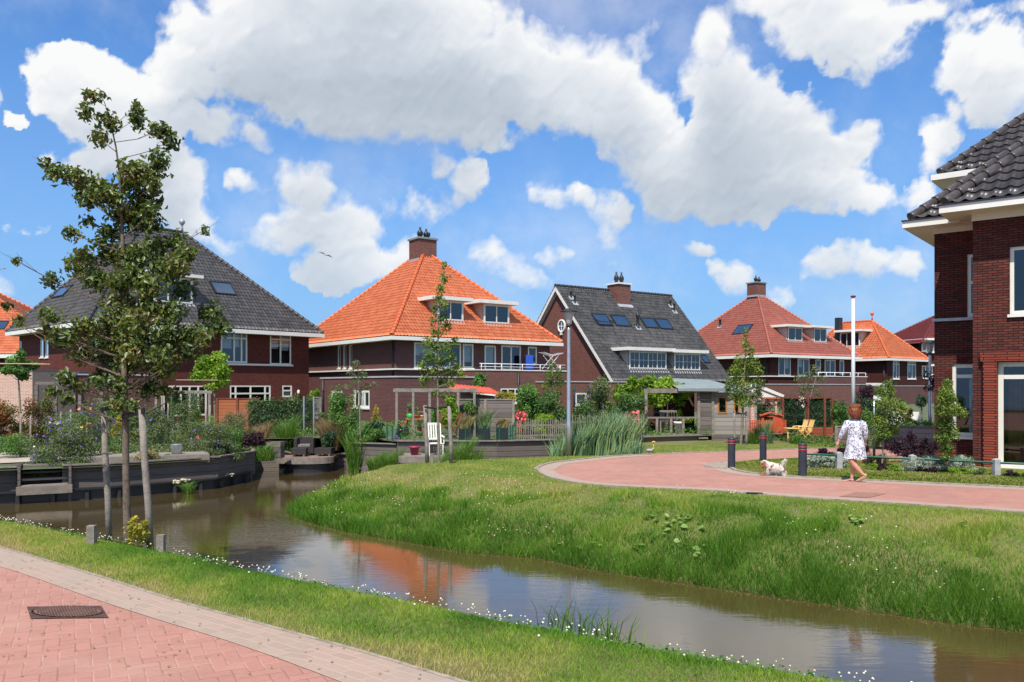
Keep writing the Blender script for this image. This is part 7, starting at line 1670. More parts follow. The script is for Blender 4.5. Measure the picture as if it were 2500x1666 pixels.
ptree('leafy young hornbeam behind the guard rail, right of the woman', 2155, 19.6, 1140, [(2153,1142),(2157,1080),(2160,1020),(2163,960),(2166,935)], [.022,.02,.016,.010,.004], [(2175,938,16,12),(2160,955,24,18),(2185,962,16,20),(2150,985,24,22),(2180,995,24,24),(2160,1020,28,24),(2190,1025,16,20),(2145,1030,20,18),(2180,1050,24,18),(2155,1058,20,14),(2200,1045,8,10)], 3600, .060, 'leaf_mid', 27, zb=0)
ptree('narrow climbing hornbeam on the corner of the near house', 2312, 18.6, 1150, [(2318,1148),(2316,1090),(2312,1020),(2308,960),(2306,930)], [.020,.018,.014,.009,.004], [(2305,938,14,14),(2296,965,20,22),(2318,965,14,20),(2300,1000,26,24),(2322,1000,14,20),(2306,1035,26,24),(2300,1070,20,20),(2322,1060,14,18),(2310,1095,18,16),(2340,975,10,10),(2338,1010,12,16),(2300,1115,12,10)], 4200, .058, 'leaf_mid', 28, zb=0)
ptree('small clipped ball tree far behind the hornbeam', 2250, 33, 1010, [(2250,1040),(2250,985)], [.04,.03], [(2250,975,13,11),(2243,985,10,10),(2257,984,10,10)], 700, .08, 'leaf_dark', 29)
# ------------------------------------------------------------------ shrubs, hedges, reeds
def hedge_box(name, label, px0, px1, Y0, Y1, ytop, mat, n, sz, seed, zb=.1, thick=.35, cat='hedge', core=True):
    a = at(px0, Y0, zb); b = at(px1, Y1, zb); d = b - a; L = d.length; H = zof(ytop, (Y0 + Y1) / 2) - zb; e = empty(name, a, math.atan2(d.y, d.x), label, cat)
    k = max(3, int(L / .5)); j = max(2, int(H / .45)); rd = random.Random(seed)
    cl = [(L * (i + .5) / k, rd.uniform(-.05, .05), H * (q + .5) / j + rd.uniform(-.04, .06), L / k * .72, thick * .6, H / j * .66) for i in range(k) for q in range(j)]
    leaf_cloud('foliage', cl, n, sz, mat, e, seed, hollow=.7)
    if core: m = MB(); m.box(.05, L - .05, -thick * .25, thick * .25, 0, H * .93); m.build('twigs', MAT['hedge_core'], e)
    return e
hedge_box('hedge', 'ivy-grown fence hedge beside the stained brown panel', 606, 768, 31.5, 31.0, 972, 'leaf_hedge', 9000, .07, 31, zb=-.1)
B = bush
B('shrub', 'trailing green plant over the quay wall left of the bucket', 'plant', 395, 22.5, 60, 26, 'leaf_green', 900, .05, zb=-.22, d=.4, seed=171); B('shrub', 'dense olive shrub spilling over the wall at the quay corner', 'shrub', 545, 24.0, 85, 60, 'leaf_olive', 2200, .05, zb=-.25, d=.7, seed=173, extra=[('purple_flowers', 'fl_purple', 40, .05, None)]); B('shrub', 'bushy green shrub behind the purple flowering shrub', 'shrub', 190, 26, 110, 95, 'leaf_green', 2600, .06, zb=-.08, seed=174, clumps=18); B('shrub', 'mid green shrub under the timber frame', 'shrub', 340, 28, 90, 100, 'leaf_hedge', 2400, .065, zb=-.08, seed=175, clumps=18); B('shrub', 'round light green shrub left of the stained panel', 'shrub', 490, 30, 80, 85, 'leaf_bright', 1800, .07, zb=-.08, seed=176); B('shrub', 'low bright shrub along the plain plank wall top', 'shrub', 905, 27.9, 70, 36, 'leaf_green', 1300, .06, zb=.05, seed=177)
B('shrub', 'leafy shrub behind the jetty under the pergola', 'shrub', 1060, 31, 60, 60, 'leaf_green', 1300, .07, zb=.16, seed=178); B('shrub', 'green shrub filling the corner by the veranda post', 'shrub', 1500, 31.5, 110, 70, 'leaf_bright', 2200, .075, zb=.3, seed=179); B('shrub', 'tall green hedge shrub left of the street lamp foot', 'shrub', 1310, 31, 120, 80, 'leaf_hedge', 3000, .075, zb=.2, seed=180, clumps=20)
for px, lab in ((742 , 'grey steel post left in the ivy hedge'), (766, 'thin grey steel post at the end of the ivy hedge')):
    m = MB(); m.bar((0,0,0), (0,0,zof(968,30.3)+.1), .05); o = m.build('fence_post', MAT['galv']); o.location = at(px, 30.3, -.1); tag(o, lab, 'post')
board_fence('board_fence', 'stained orange-brown fence panel left of the ivy hedge', (532, 632), (32.5, 32.0), zof(975, 32.2), -.1, 'wood_orange', 3, postmat='wood_rb')
bush('shrub', 'round bright green shrub between the two houses', 'shrub', 770, 42, 26, 42, 'leaf_bright', 900, .12, zb=.9, seed=32, clumps=8)
board_fence('board_fence', 'short brown board fence left of the garage', (768, 785), (38, 37.5), zof(972, 38), .1, 'wood_grey', 2)
# left garden, from the water back
B = bush
B('flowering_shrub', 'purple flowering butterfly bush hanging over the left quay wall', 'shrub', 150, 21.8, 150, 120, 'leaf_olive', 4200, .055, zb=-.12, d=1.1, seed=41, clumps=22, extra=[('purple_flowers', 'fl_purple', 150, .07, None), ('white_flowers', 'fl_white', 26, .08, None)])
B('flowering_shrub', 'purple flowering shrub left of the first tree stake', 'shrub', 225, 22.6, 90, 150, 'leaf_olive', 3200, .05, zb=-.10, d=1.0, seed=42, clumps=18, extra=[('purple_flowers', 'fl_purple', 90, .07, None), ('orange_roses', 'fl_orange', 24, .12, None)])
B('shrub', 'overhanging twiggy shrub above the quay wall at the left steps', 'shrub', 115, 21.0, 90, 70, 'leaf_olive', 1600, .05, zb=-.35, d=.6, seed=43, extra=[('purple_flowers', 'fl_purple', 40, .05, None)])
B('shrub', 'red-tipped photinia shrub before the pale brick garage', 'shrub', 20, 27.5, 120, 112, 'leaf_red', 3600, .08, zb=-.1, d=1.3, seed=44, clumps=18); B('shrub', 'red-tipped photinia shrub right of the small plane tree', 'shrub', 100, 28.5, 95, 125, 'leaf_red', 3000, .08, zb=-.1, d=1.3, seed=45, clumps=18)
B('shrub', 'low ferny green shrub at the left edge', 'shrub', 35, 23.5, 110, 62, 'leaf_green', 2400, .05, zb=-.08, seed=46)
B('shrub', 'tall loose green shrub behind the foreground stakes', 'shrub', 275, 30, 60, 110, 'leaf_green', 1600, .07, zb=-.1, seed=47); B('shrub', 'yellow-green shrub behind the foreground trunk', 'shrub', 300, 29, 50, 80, 'leaf_yellow', 900, .07, zb=-.1, seed=48)
B('shrub', 'grey-green upright shrub behind the long deck', 'shrub', 385, 27, 80, 105, 'leaf_olive', 2000, .06, zb=-.08, seed=49, extra=[('purple_flowers', 'fl_purple', 22, .07, None)])
B('shrub', 'tall leafy shrub before the glazed garden doors', 'shrub', 455, 28.5, 70, 140, 'leaf_olive', 2600, .06, zb=-.08, seed=50, clumps=18); B('shrub', 'dark climbing plant on the poles before the glazed doors', 'shrub', 425, 29.5, 40, 120, 'leaf_green', 1000, .07, zb=-.08, seed=51)
B('flowering_shrub', 'wide lavender shrub right of the zinc bucket', 'shrub', 500, 24.3, 145, 88, 'leaf_olive', 4600, .05, zb=-.12, d=1.2, seed=52, clumps=24, extra=[('purple_flowers', 'fl_purple', 90, .05, None), ('pink_rose', 'fl_pink', 3, .16, None)])
B('shrub', 'fine green bush beside the lavender on the quay corner', 'shrub', 565, 25.2, 62, 70, 'leaf_green', 1800, .05, zb=-.10, seed=53); B('shrub', 'grey-leaved bush behind the lavender', 'shrub', 560, 27.5, 90, 85, 'leaf_olive', 2000, .06, zb=-.08, seed=54)
B('shrub', 'brown tufted bush on the deck edge between the stakes', 'shrub', 362, 22.1, 62, 34, 'straw', 1100, .05, zb=-.12, d=.5, seed=55)
B('shrub', 'low clipped box hedge behind the long deck', 'hedge', 290, 25, 75, 22, 'leaf_green', 1500, .045, zb=-.07, seed=56, dome=False)
B('shrub', 'dark purple-leaved shrub by the timber planter', 'shrub', 620, 26.2, 70, 52, 'leaf_purple', 1500, .075, zb=-.2, seed=57); tuft('grass_tuft', 'green strappy tuft spilling below the purple shrub', 'grass', 640, 25.9, 70, 46, 'grass_tall', 500, .018, .8, zb=-.38, seed=58)
tuft('grass_tuft', 'feathery tan grass behind the ivy hedge foot', 'grass', 640, 28.6, 50, 62, 'tan_grass', 500, .012, .5, zb=-.1, seed=59); tuft('grass_tuft', 'orange-brown feather grass before the stained panel', 'grass', 575, 29.3, 60, 90, 'tan_grass', 700, .012, .4, zb=-.1, seed=60)
tuft('grass_tuft', 'tall green grass left of the wicker armchair', 'grass', 703, 28.9, 55, 90, 'grass_tall', 700, .014, .4, zb=-.35, seed=61); tuft('grass_tuft', 'tan plume grass right of the wicker armchair', 'grass', 806, 29.0, 50, 92, 'tan_grass', 900, .013, .45, zb=-.3, seed=62)
B('shrub', 'bamboo-like green shrub before the garage window', 'shrub', 838, 29.2, 72, 150, 'leaf_green', 4200, .075, zb=-.4, d=1.0, seed=63, clumps=22, dome=False); B('shrub', 'dark low bush under the tan plume grass', 'shrub', 806, 28.3, 46, 62, 'leaf_dark', 1200, .06, zb=-.42, seed=64)
B('shrub', 'big-leaved dark green bush left of the wire fence', 'shrub', 912, 28.8, 58, 50, 'leaf_dark', 1500, .09, zb=.0, seed=65); B('shrub', 'slim yellow-green conifer before the garage wall', 'shrub', 920, 32, 24, 62, 'leaf_yellow', 900, .06, zb=.16, seed=66)
B('shrub', 'small green bush behind the ivy hedge end', 'shrub', 795, 31.5, 60, 40, 'leaf_hedge', 1400, .07, zb=.3, seed=67); B('shrub', 'low green shrub left of the ivy hedge', 'shrub', 690, 30, 90, 60, 'leaf_olive', 1700, .06, zb=-.3, seed=167)
tuft('grass_tuft', 'light green reed clump in the water before the bamboo shrub', 'reeds', 868, 27.6, 44, 125, 'grass_tall', 380, .018, .35, zb=-.95, seed=68); tuft('grass_tuft', 'light green reed clump along the plain plank wall', 'reeds', 925, 26.2, 62, 62, 'grass_tall', 900, .018, .35, zb=-.95, seed=69); tuft('grass_tuft', 'light green reed clump left of the jetty', 'reeds', 965, 25.9, 40, 74, 'grass_tall', 600, .018, .35, zb=-.95, seed=70)
tuft('grass_tuft', 'reed clump right of the jetty along the plank wall', 'reeds', 1128, 25.8, 70, 100, 'grass_tall', 900, .016, .4, zb=-.95, seed=71); tuft('grass_tuft', 'small reed clump beyond the middle tree', 'reeds', 1160, 26.0, 40, 78, 'grass_tall', 400, .016, .4, zb=-.95, seed=72); tuft('grass_tuft', 'grass clump under the jetty edge', 'reeds', 1080, 24.9, 30, 75, 'grass_tall', 350, .014, .4, zb=-.9, seed=172)
B('flowering_shrub', 'pale pink flowering bush beside the blue flowers', 'shrub', 982, 28.3, 32, 44, 'leaf_dark', 700, .06, zb=.16, seed=73, extra=[('pink_flowers', 'fl_orange', 40, .04, None)]); B('flowers', 'low violet-blue flowers by the wire fence', 'flowers', 968, 28.0, 16, 10, 'fl_purple', 200, .04, zb=.16, seed=74)
B('shrub', 'leafy green climber on the pergola before the grey screen', 'shrub', 1095, 29.2, 60, 75, 'leaf_bright', 1500, .09, zb=.5, seed=75); B('shrub', 'green climber on the right pergola post', 'shrub', 1150, 29.3, 40, 60, 'leaf_green', 900, .07, zb=.6, seed=76)
B('shrub', 'green climber on the wall above the red shed roof', 'shrub', 1172, 36, 34, 45, 'leaf_green', 1200, .09, zb=1.75, seed=77); B('shrub', 'yellow-leaved shrub over the grey board screen', 'shrub', 1235, 30.5, 48, 28, 'leaf_yellow', 800, .08, zb=1.35, seed=78)
B('shrub', 'small dark plant on the plant rack', 'plant', 1006, 30.1, 26, 24, 'leaf_olive', 250, .06, zb=1.05, seed=79)
# right of the grey screen
B('shrub', 'dense dark green bush right of the grey screen', 'shrub', 1290, 30, 80, 110, 'leaf_green', 4200, .075, zb=.3, d=1.3, seed=80, clumps=24); B('shrub', 'broad hedge-like bush behind the street lamp', 'shrub', 1345, 30.5, 95, 92, 'leaf_hedge', 3600, .075, zb=.3, d=1.3, seed=81, clumps=22)
B('shrub', 'yellow-green bush behind the rustic palings', 'shrub', 1340, 28.7, 80, 55, 'leaf_bright', 2600, .07, zb=.16, seed=82); B('rose_bush', 'pink-red rose bush behind the rustic palings', 'shrub', 1272, 28.2, 40, 60, 'leaf_green', 500, .06, zb=.3, seed=83, extra=[('roses', 'fl_pink', 130, .10, None)])
B('shrub', 'olive-green tall shrub before the brick extension', 'shrub', 1465, 31, 90, 130, 'leaf_olive', 5200, .075, zb=.2, d=1.3, seed=84, clumps=28, extra=[('lilac_flowers', 'fl_purple', 16, .10, None)]); B('shrub', 'dark bush right of the street lamp', 'shrub', 1425, 30.5, 60, 80, 'leaf_hedge', 1900, .07, zb=.2, seed=85); B('shrub', 'dark green bush behind the reeds', 'shrub', 1535, 30.5, 95, 100, 'leaf_hedge', 4200, .075, zb=.2, d=1.2, seed=86, clumps=24)
B('rose_bush', 'pink-red rose bush between reeds and veranda post', 'shrub', 1545, 28.9, 62, 62, 'leaf_green', 500, .06, zb=.2, seed=87, extra=[('roses', 'fl_pink', 90, .10, None)])
def reeds(label, x0, x1, Y, zb, ytopfn, n, seed, d=1.6, group=None):
    rng = np.random.default_rng(seed); px = rng.uniform(x0, x1, n); yy = Y + rng.uniform(-d/2, d/2, n); X = (px - CX) / F * yy; h = np.array([zof(ytopfn(p), y) for p, y in zip(px, yy)]) - zb; h = np.maximum(h, .2) * rng.uniform(.62, 1.05, n)
    c = at((x0 + x1) / 2, Y, zb); o = blades('reed_bed', np.stack([X - c.x, yy - c.y, np.zeros(n)], 1), h, .030, .34, 'reed', None, seed, 2, curve=.25); o.location = c; tag(o, label, 'reeds', group)
prof = lambda p: 1000 + 26 * abs((p - 1455) / 75) ** 2.2
reeds('tall dense blue-green reed bed behind the street lamp', 1368, 1545, 24.9, -.5, prof, 4200, 90); reeds('lower lighter reed fringe at the left of the reed bed', 1345, 1400, 24.7, -.5, lambda p: 1052, 500, 91); reeds('lower light green reed fringe at the right foot of the reed bed', 1480, 1565, 24.4, -.4, lambda p: 1058 + (p - 1480) * .2, 700, 92)
# near edge reeds in the foreground water
def near_reeds(px, py, w, hgt, n, seed, label):
    p = gp(px, py, -.55); rng = np.random.default_rng(seed); W = w * p.y / F; P = np.stack([rng.normal(0, W * .28, n), rng.normal(0, .10, n), np.zeros(n)], 1); o = blades('reed_tuft', P, hgt * p.y / F * rng.uniform(.6, 1.1, n), .014, .45, 'grass_tall', None, seed, 2); o.location = (p.x, p.y, -.62); tag(o, label, 'reeds', 'reed tufts at the near water edge')
near_reeds(1365, 1555, 60, 120, 26, 1, 'thin reed tuft at the near water edge, leftmost'); near_reeds(1420, 1575, 90, 130, 60, 2, 'fuller reed tuft at the near water edge'); near_reeds(1490, 1590, 90, 130, 50, 3, 'leaning reed tuft at the near water edge, rightmost'); near_reeds(1545, 1600, 60, 60, 40, 4, 'short grassy tuft at the near water edge')
tuft('water_plant', 'small bright green plant growing from the black sheet piling', 'plant', 460, 21.9, 30, 34, 'grass_tall', 120, .02, .8, zb=-.9, seed=95)
for (px, Y, lab) in ((432, 21.95, 'white flower clump on the piling ledge, left'), (450, 22.3, 'white flower clump on the piling ledge, middle'), (562, 23.6, 'white flower clump on the piling ledge, right')): B('white_flowers', lab, 'flowers', px, Y, 24, 9, 'fl_white', 120, .035, zb=-.64, d=.15, seed=int(px), clumps=6, group='white flower clumps on the ledge')
tuft('grass_tuft', 'green weed hanging at the corner of the quay walls', 'plant', 613, 25.3, 20, 50, 'grass_tall', 260, .02, .6, zb=-.7, seed=96)
# hedges and plants behind the path
tuft('grass_tuft', 'grass clump beside the garden house tree', 'grass', 1866, 28.3, 42, 66, 'reed', 600, .014, .4, zb=-.1, seed=97); tuft('grass_tuft', 'grass clump before the red deck', 'grass', 1945, 28.2, 42, 34, 'grass_tall', 500, .012, .4, zb=-.1, seed=98); tuft('grass_tuft', 'small grass clump left of the middle bollard', 'grass', 1838, 28.0, 24, 48, 'grass_tall', 300, .012, .4, zb=-.1, seed=99)
B('hanging_basket', 'white flowering hanging basket under the canopy, left', 'hanging basket', 1846, 31.8, 38, 44, 'leaf_dark', 260, .07, zb=1.15, seed=101, extra=[('white_flowers', 'fl_white', 130, .07, None), ('purple_flowers', 'fl_purple', 40, .06, None)]); B('hanging_basket', 'white and purple flowering basket on the ivy screen', 'hanging basket', 1958, 31.6, 24, 34, 'leaf_purple', 160, .06, zb=1.1, seed=102, extra=[('white_flowers', 'fl_white', 60, .06, None)])
B('shrub', 'dark climbing plant behind the red play house', 'shrub', 1868, 33, 120, 95, 'leaf_dark', 2600, .08, zb=.16, seed=103, dome=False)
hedge_box('hedge', 'dark green hedge left of the flagpole', 2030, 2062, 33.5, 33.5, 980, 'leaf_hedge', 1400, .08, 104, zb=.1); hedge_box('hedge', 'dark green hedge behind the woman', 2088, 2140, 33.5, 33.2, 975, 'leaf_dark', 2200, .08, 105, zb=.1)
B('shrub', 'bright green bush between hedge and ivy screen', 'shrub', 2050, 32, 45, 80, 'leaf_green', 1500, .07, zb=.1, seed=106); B('shrub', 'purple-leaved small tree behind the sign post', 'shrub', 2115, 36, 60, 60, 'leaf_purple', 900, .09, zb=.9, seed=107); B('shrub', 'dark purple-leaved branch beside the far lamp', 'shrub', 2272, 30, 34, 60, 'leaf_purple', 420, .07, zb=1.7, seed=108)
B('shrub', 'rounded light green bush left of the hornbeam', 'shrub', 2130, 26, 62, 95, 'leaf_green', 2200, .06, zb=.05, seed=109); B('shrub', 'low light hedge far behind the hornbeam', 'hedge', 2230, 30, 90, 42, 'leaf_green', 1700, .06, zb=.1, seed=110, dome=False); B('shrub', 'yellow-green shrub right of the hornbeam', 'shrub', 2215, 31, 30, 45, 'leaf_yellow', 700, .07, zb=.5, seed=111)
board_fence('plank_wall', 'brown plank garden wall behind the sign post', (2040, 2140), (27.5, 27.5), zof(1043, 27.5), -.05, 'wood_quay', 2, cat='wall'); board_fence('plank_wall', 'grey low garden wall behind the right hornbeam', (2140, 2290), (26.5, 25.5), zof(1042, 26), 0, 'wood_side', 2, cat='wall')
for i, (px, Y, w, h) in enumerate(((2012, 22, 40, 28), (2060, 21.5, 60, 36), (2100, 22, 46, 60), (2190, 21, 60, 72), (2225, 21, 60, 84), (2262, 20.8, 60, 66), (2345, 19.6, 40, 42))): B('shrub', ['low purple-brown shrub right of the last bollard', 'low purple-brown shrub behind the woman', 'copper-leaved shrub by the sign post', 'copper-leaved shrub right of the tan grasses', 'dark copper-leaved shrub before the far lamp', 'copper-leaved shrub against the near house', 'small green-brown bush under the near house window'][i], 'shrub', px, Y, w, h, 'leaf_purple' if i != 6 else 'leaf_olive', 800, .055, zb=0, seed=120 + i, clumps=12, hollow=1.2)
for i, (px, Y) in enumerate(((2118, 20.6), (2152, 20.6))): tuft('grass_tuft', ['rusty tan grass tuft left of the hornbeam stem', 'rusty tan grass tuft right of the hornbeam stem'][i], 'grass', px, Y, 30, 30, 'tan_grass', 380, .010, .5, zb=0, seed=130 + i)
for i, (px, w, h) in enumerate(((2235, 70, 34), (2290, 80, 40), (2345, 60, 38))): B('lavender_bush', ['silver-grey bush under the left of the narrow hornbeam', 'silver-grey bush beside the narrow hornbeam stem', 'silver-grey bush against the brick pier'][i], 'shrub', px, 18.9, w, h, 'leaf_silver', 2200, .05, zb=0, d=.5, seed=140 + i, clumps=16, aspect=.2, up=.9)
B('shrub', 'grey-green variegated ground shrub right of the last bollard', 'shrub', 2005, 19.8, 80, 30, 'leaf_silver', 1500, .05, zb=0, d=.5, seed=145); B('shrub', 'light variegated shrub behind the first rail post', 'shrub', 2045, 19.9, 50, 26, 'leaf_silver', 700, .05, zb=0, d=.4, seed=146)
for i, px in enumerate((2130, 2152, 2185, 2250, 2275, 2330, 2365, 2395, 2470, 2495)):
    B('bedding_plant', ['lime green plant below the hornbeam', 'dark bedding plant right of the hornbeam stem', 'lime green plant left of the middle rail post', 'dark red bedding plant right of the middle rail post', 'dark bedding plant left of the narrow hornbeam', 'lime green plant right of the narrow hornbeam stem', 'small lime plant before the silver bushes', 'green and brown plant left of the right rail post', 'dark red plant right of the right rail post', 'lime green plant at the right edge'][i], 'plant', px, float(np.interp(px, [2048, 2227, 2432, 2500], [19.4, 18.8, 17.95, 17.7])), 30, 17, ['leaf_bright','leaf_purple','leaf_bright','leaf_purple','leaf_purple','leaf_bright','leaf_bright','leaf_olive','leaf_purple','leaf_bright'][i], 260, .04, zb=0, d=.25, seed=150 + i, clumps=7, group='bedding plants along the rail')
# far-off greenery closing the gaps between the houses
for i, (px, Y, w, h) in enumerate(((-40, 95, 120, 60), (690, 110, 140, 46), (1330, 105, 120, 30), (2300, 120, 120, 70))): B('shrub', ['distant dark trees at the left edge', 'distant dark trees between the first two houses', 'distant dark trees behind the gabled house', 'distant dark trees behind the near house'][i], 'trees', px, Y, w, h, 'leaf_hedge', 1500, .35, zb=0, seed=160 + i, d=4)
# left garden timber frame and poles
def climbing_frame():
    e = empty('pergola', at(120, 33, -.08), math.radians(10), 'dark timber pergola behind the red-tipped shrubs', 'pergola'); k = 33 / F
    for px in (92, 135, 190, 240): m = MB(); m.bar(((px-120)*k, 0, 0), ((px-120)*k, 0, zof(940, 33) + .08), .12); m.build('post', MAT['wood_quay'], e)
    m = MB(); z = zof(936, 33) + .08; m.box(-30*k, 125*k, -.05, .05, z - .09, z + .06); m.build('beam', MAT['wood_quay'], e)
    e = empty('pergola', at(440, 31, -.08), 0, 'grey timber frame before the glazed garden doors', 'pergola'); k = 31 / F
    for px in (382, 422, 512): m = MB(); m.bar(((px-440)*k, 0, 0), ((px-440)*k, 0, zof(962, 31) + .08), .09); m.build('post', MAT['wood_post'], e)
    m = MB(); z = zof(958, 31) + .08; m.box(-70*k, 78*k, -.04, .04, z - .05, z + .06); m.build('beam', MAT['wood_post'], e)
climbing_frame()
for px, Y, yt in ((50, 24, 1010), (74, 24, 1015), (148, 25, 1005), (172, 25, 1000), (212, 25, 990)): m = MB(); m.tube([(0,0,0),(.01,0,zof(yt,Y)+.08)], .025, 8); o = m.build('garden_stake', MAT['wood_post']); o.location = at(px, Y, -.08); tag(o, {50:'leftmost thin pale stake in the left garden',74:'thin pale stake before the red-tipped shrubs',148:'thin pale stake left of the purple flowers',172:'thin pale stake amid the purple flowers',212:'thin pale stake just left of the foreground tree stakes'}[px], 'stake', 'thin garden stakes')
for px, yt in ((395, 960), (410, 975), (512, 990), (502, 1000)): m = MB(); m.tube([(0,0,0),(.01,0,zof(yt,28)+.08)], .03, 8); o = m.build('garden_stake', MAT['wood_post']); o.location = at(px, 28 + px * .001, -.08); tag(o, {395:'tall stake left before the glazed doors',410:'shorter stake before the glazed doors',512:'tall stake left of the stained panel',502:'slightly shorter stake left of the stained panel'}[px], 'stake', 'stakes before the glazed doors')
# white rattan seats far right, laundry rack on the balcony
e = empty('garden_sofa', at(2225, 32, .16), .1, 'white garden sofa in the far garden beside the ball tree', 'sofa'); m = MB(); m.box(-.55, .55, -.3, .3, .1, .42); m.build('seat', MAT['white'], e); m = MB(); m.box(-.55, -.02, .31, .42, .1, .80); m.box(.02, .55, .31, .42, .1, .80); m.build('backrest', MAT['white'], e)
def balcony_things():
    H = HB; q = H.hit(1345, 889, (0, -.9, 0), (0, -1, 0)); w = H.e.matrix_basis; R = Matrix.Rotation(H.yaw, 3, 'Z'); P = lambda v: R @ Vector(v) + H.o
    e = empty('laundry_rack', P((q.x, -.9, 3.17)), H.yaw, 'white folding laundry rack on the balcony', 'laundry rack'); m = MB()
    for s in (-.3, .3): m.bar((-.55, s, 0), (.45, s, .95), .03); m.bar((.55, s, 0), (-.45, s, .95), .03)
    m.build('legs', MAT['white_metal'], e); m = MB()
    for k in range(9): m.bar((-.8 + k*.2, -.35, .93 + .05*abs(k-4)), (-.8 + k*.2, .35, .93 + .05*abs(k-4)), .018)
    m.bar((-.8,-.35,1.1),(0,-.35,.93),.025); m.bar((0,-.35,.93),(.8,-.35,1.1),.025); m.build('wires', MAT['white_metal'], e)
    q = H.hit(1294, 889, (0, -.7, 0), (0, -1, 0)); m = MB(); m.add([(-.28,0,0),(.28,0,0),(.28,.04,.95),(-.28,.04,.95),(-.28,.1,0),(.28,.1,0),(.28,.12,.95),(-.28,.12,.95)], [(0,1,2,3),(7,6,5,4),(3,2,6,7),(1,5,6,2),(0,3,7,4)]); o = m.build('beach_towel', MAT['blue_cloth']); o.location = P((q.x, -.7, 3.17)); o.rotation_euler = (0, 0, H.yaw); tag(o, 'bright blue cloth hanging on the balcony', 'towel')
MAT['blue_cloth'] = plain('bright_blue_cloth', (.03, .10, .55), .8, .1, 6)
balcony_things()
# stone goose and yellow flower by the wall
m = MB(); m.ell((0,0,.05), (.11,.05,.05)); m.ell((.10,0,.09), (.035,.03,.03)); m.tube([(.07,0,.06),(.10,0,.09)], .025, 8); o = m.build('stone_bird', MAT['post_stone']); o.location = gp(1586, 1104, -.0); tag(o, 'small pale stone bird lying on the grass by the plank wall', 'ornament')
m = MB(); m.tube([(0,0,0),(.01,0,.26)], .012, 6); m.ell((.01,0,.28), (.06,.05,.025)); o = m.build('yellow_flower', MAT['fl_yellow']); o.location = gp(1595, 1102); tag(o, 'single tall yellow flower by the plank wall', 'flower')
# gulls
def gull(px, py, Y, s, label, roll):
    m = MB(); m.ell((0,0,0), (.16*s,.05*s,.05*s)); m.add([(0,-.02,.02),(.0,.08,.02),(.35*s,.05,.16*s),(.8*s,.12,.02)], [(0,1,3,2)]); m.add([(0,-.02,.02),(.0,.08,.02),(-.35*s,.05,.16*s),(-.8*s,.12,.02)], [(0,2,3,1)]); o = m.build('gull', MAT['lead'], recalc=False); o.location = at(px, Y, zof(py, Y)); o.rotation_euler = (0, roll, .3); tag(o, label, 'bird', 'gulls in the sky')
gull(795, 623, 70, .85, 'gull flying before the cloud left of the orange roof', .35); gull(4, 658, 70, .5, 'gull at the left edge of the sky', -.2)

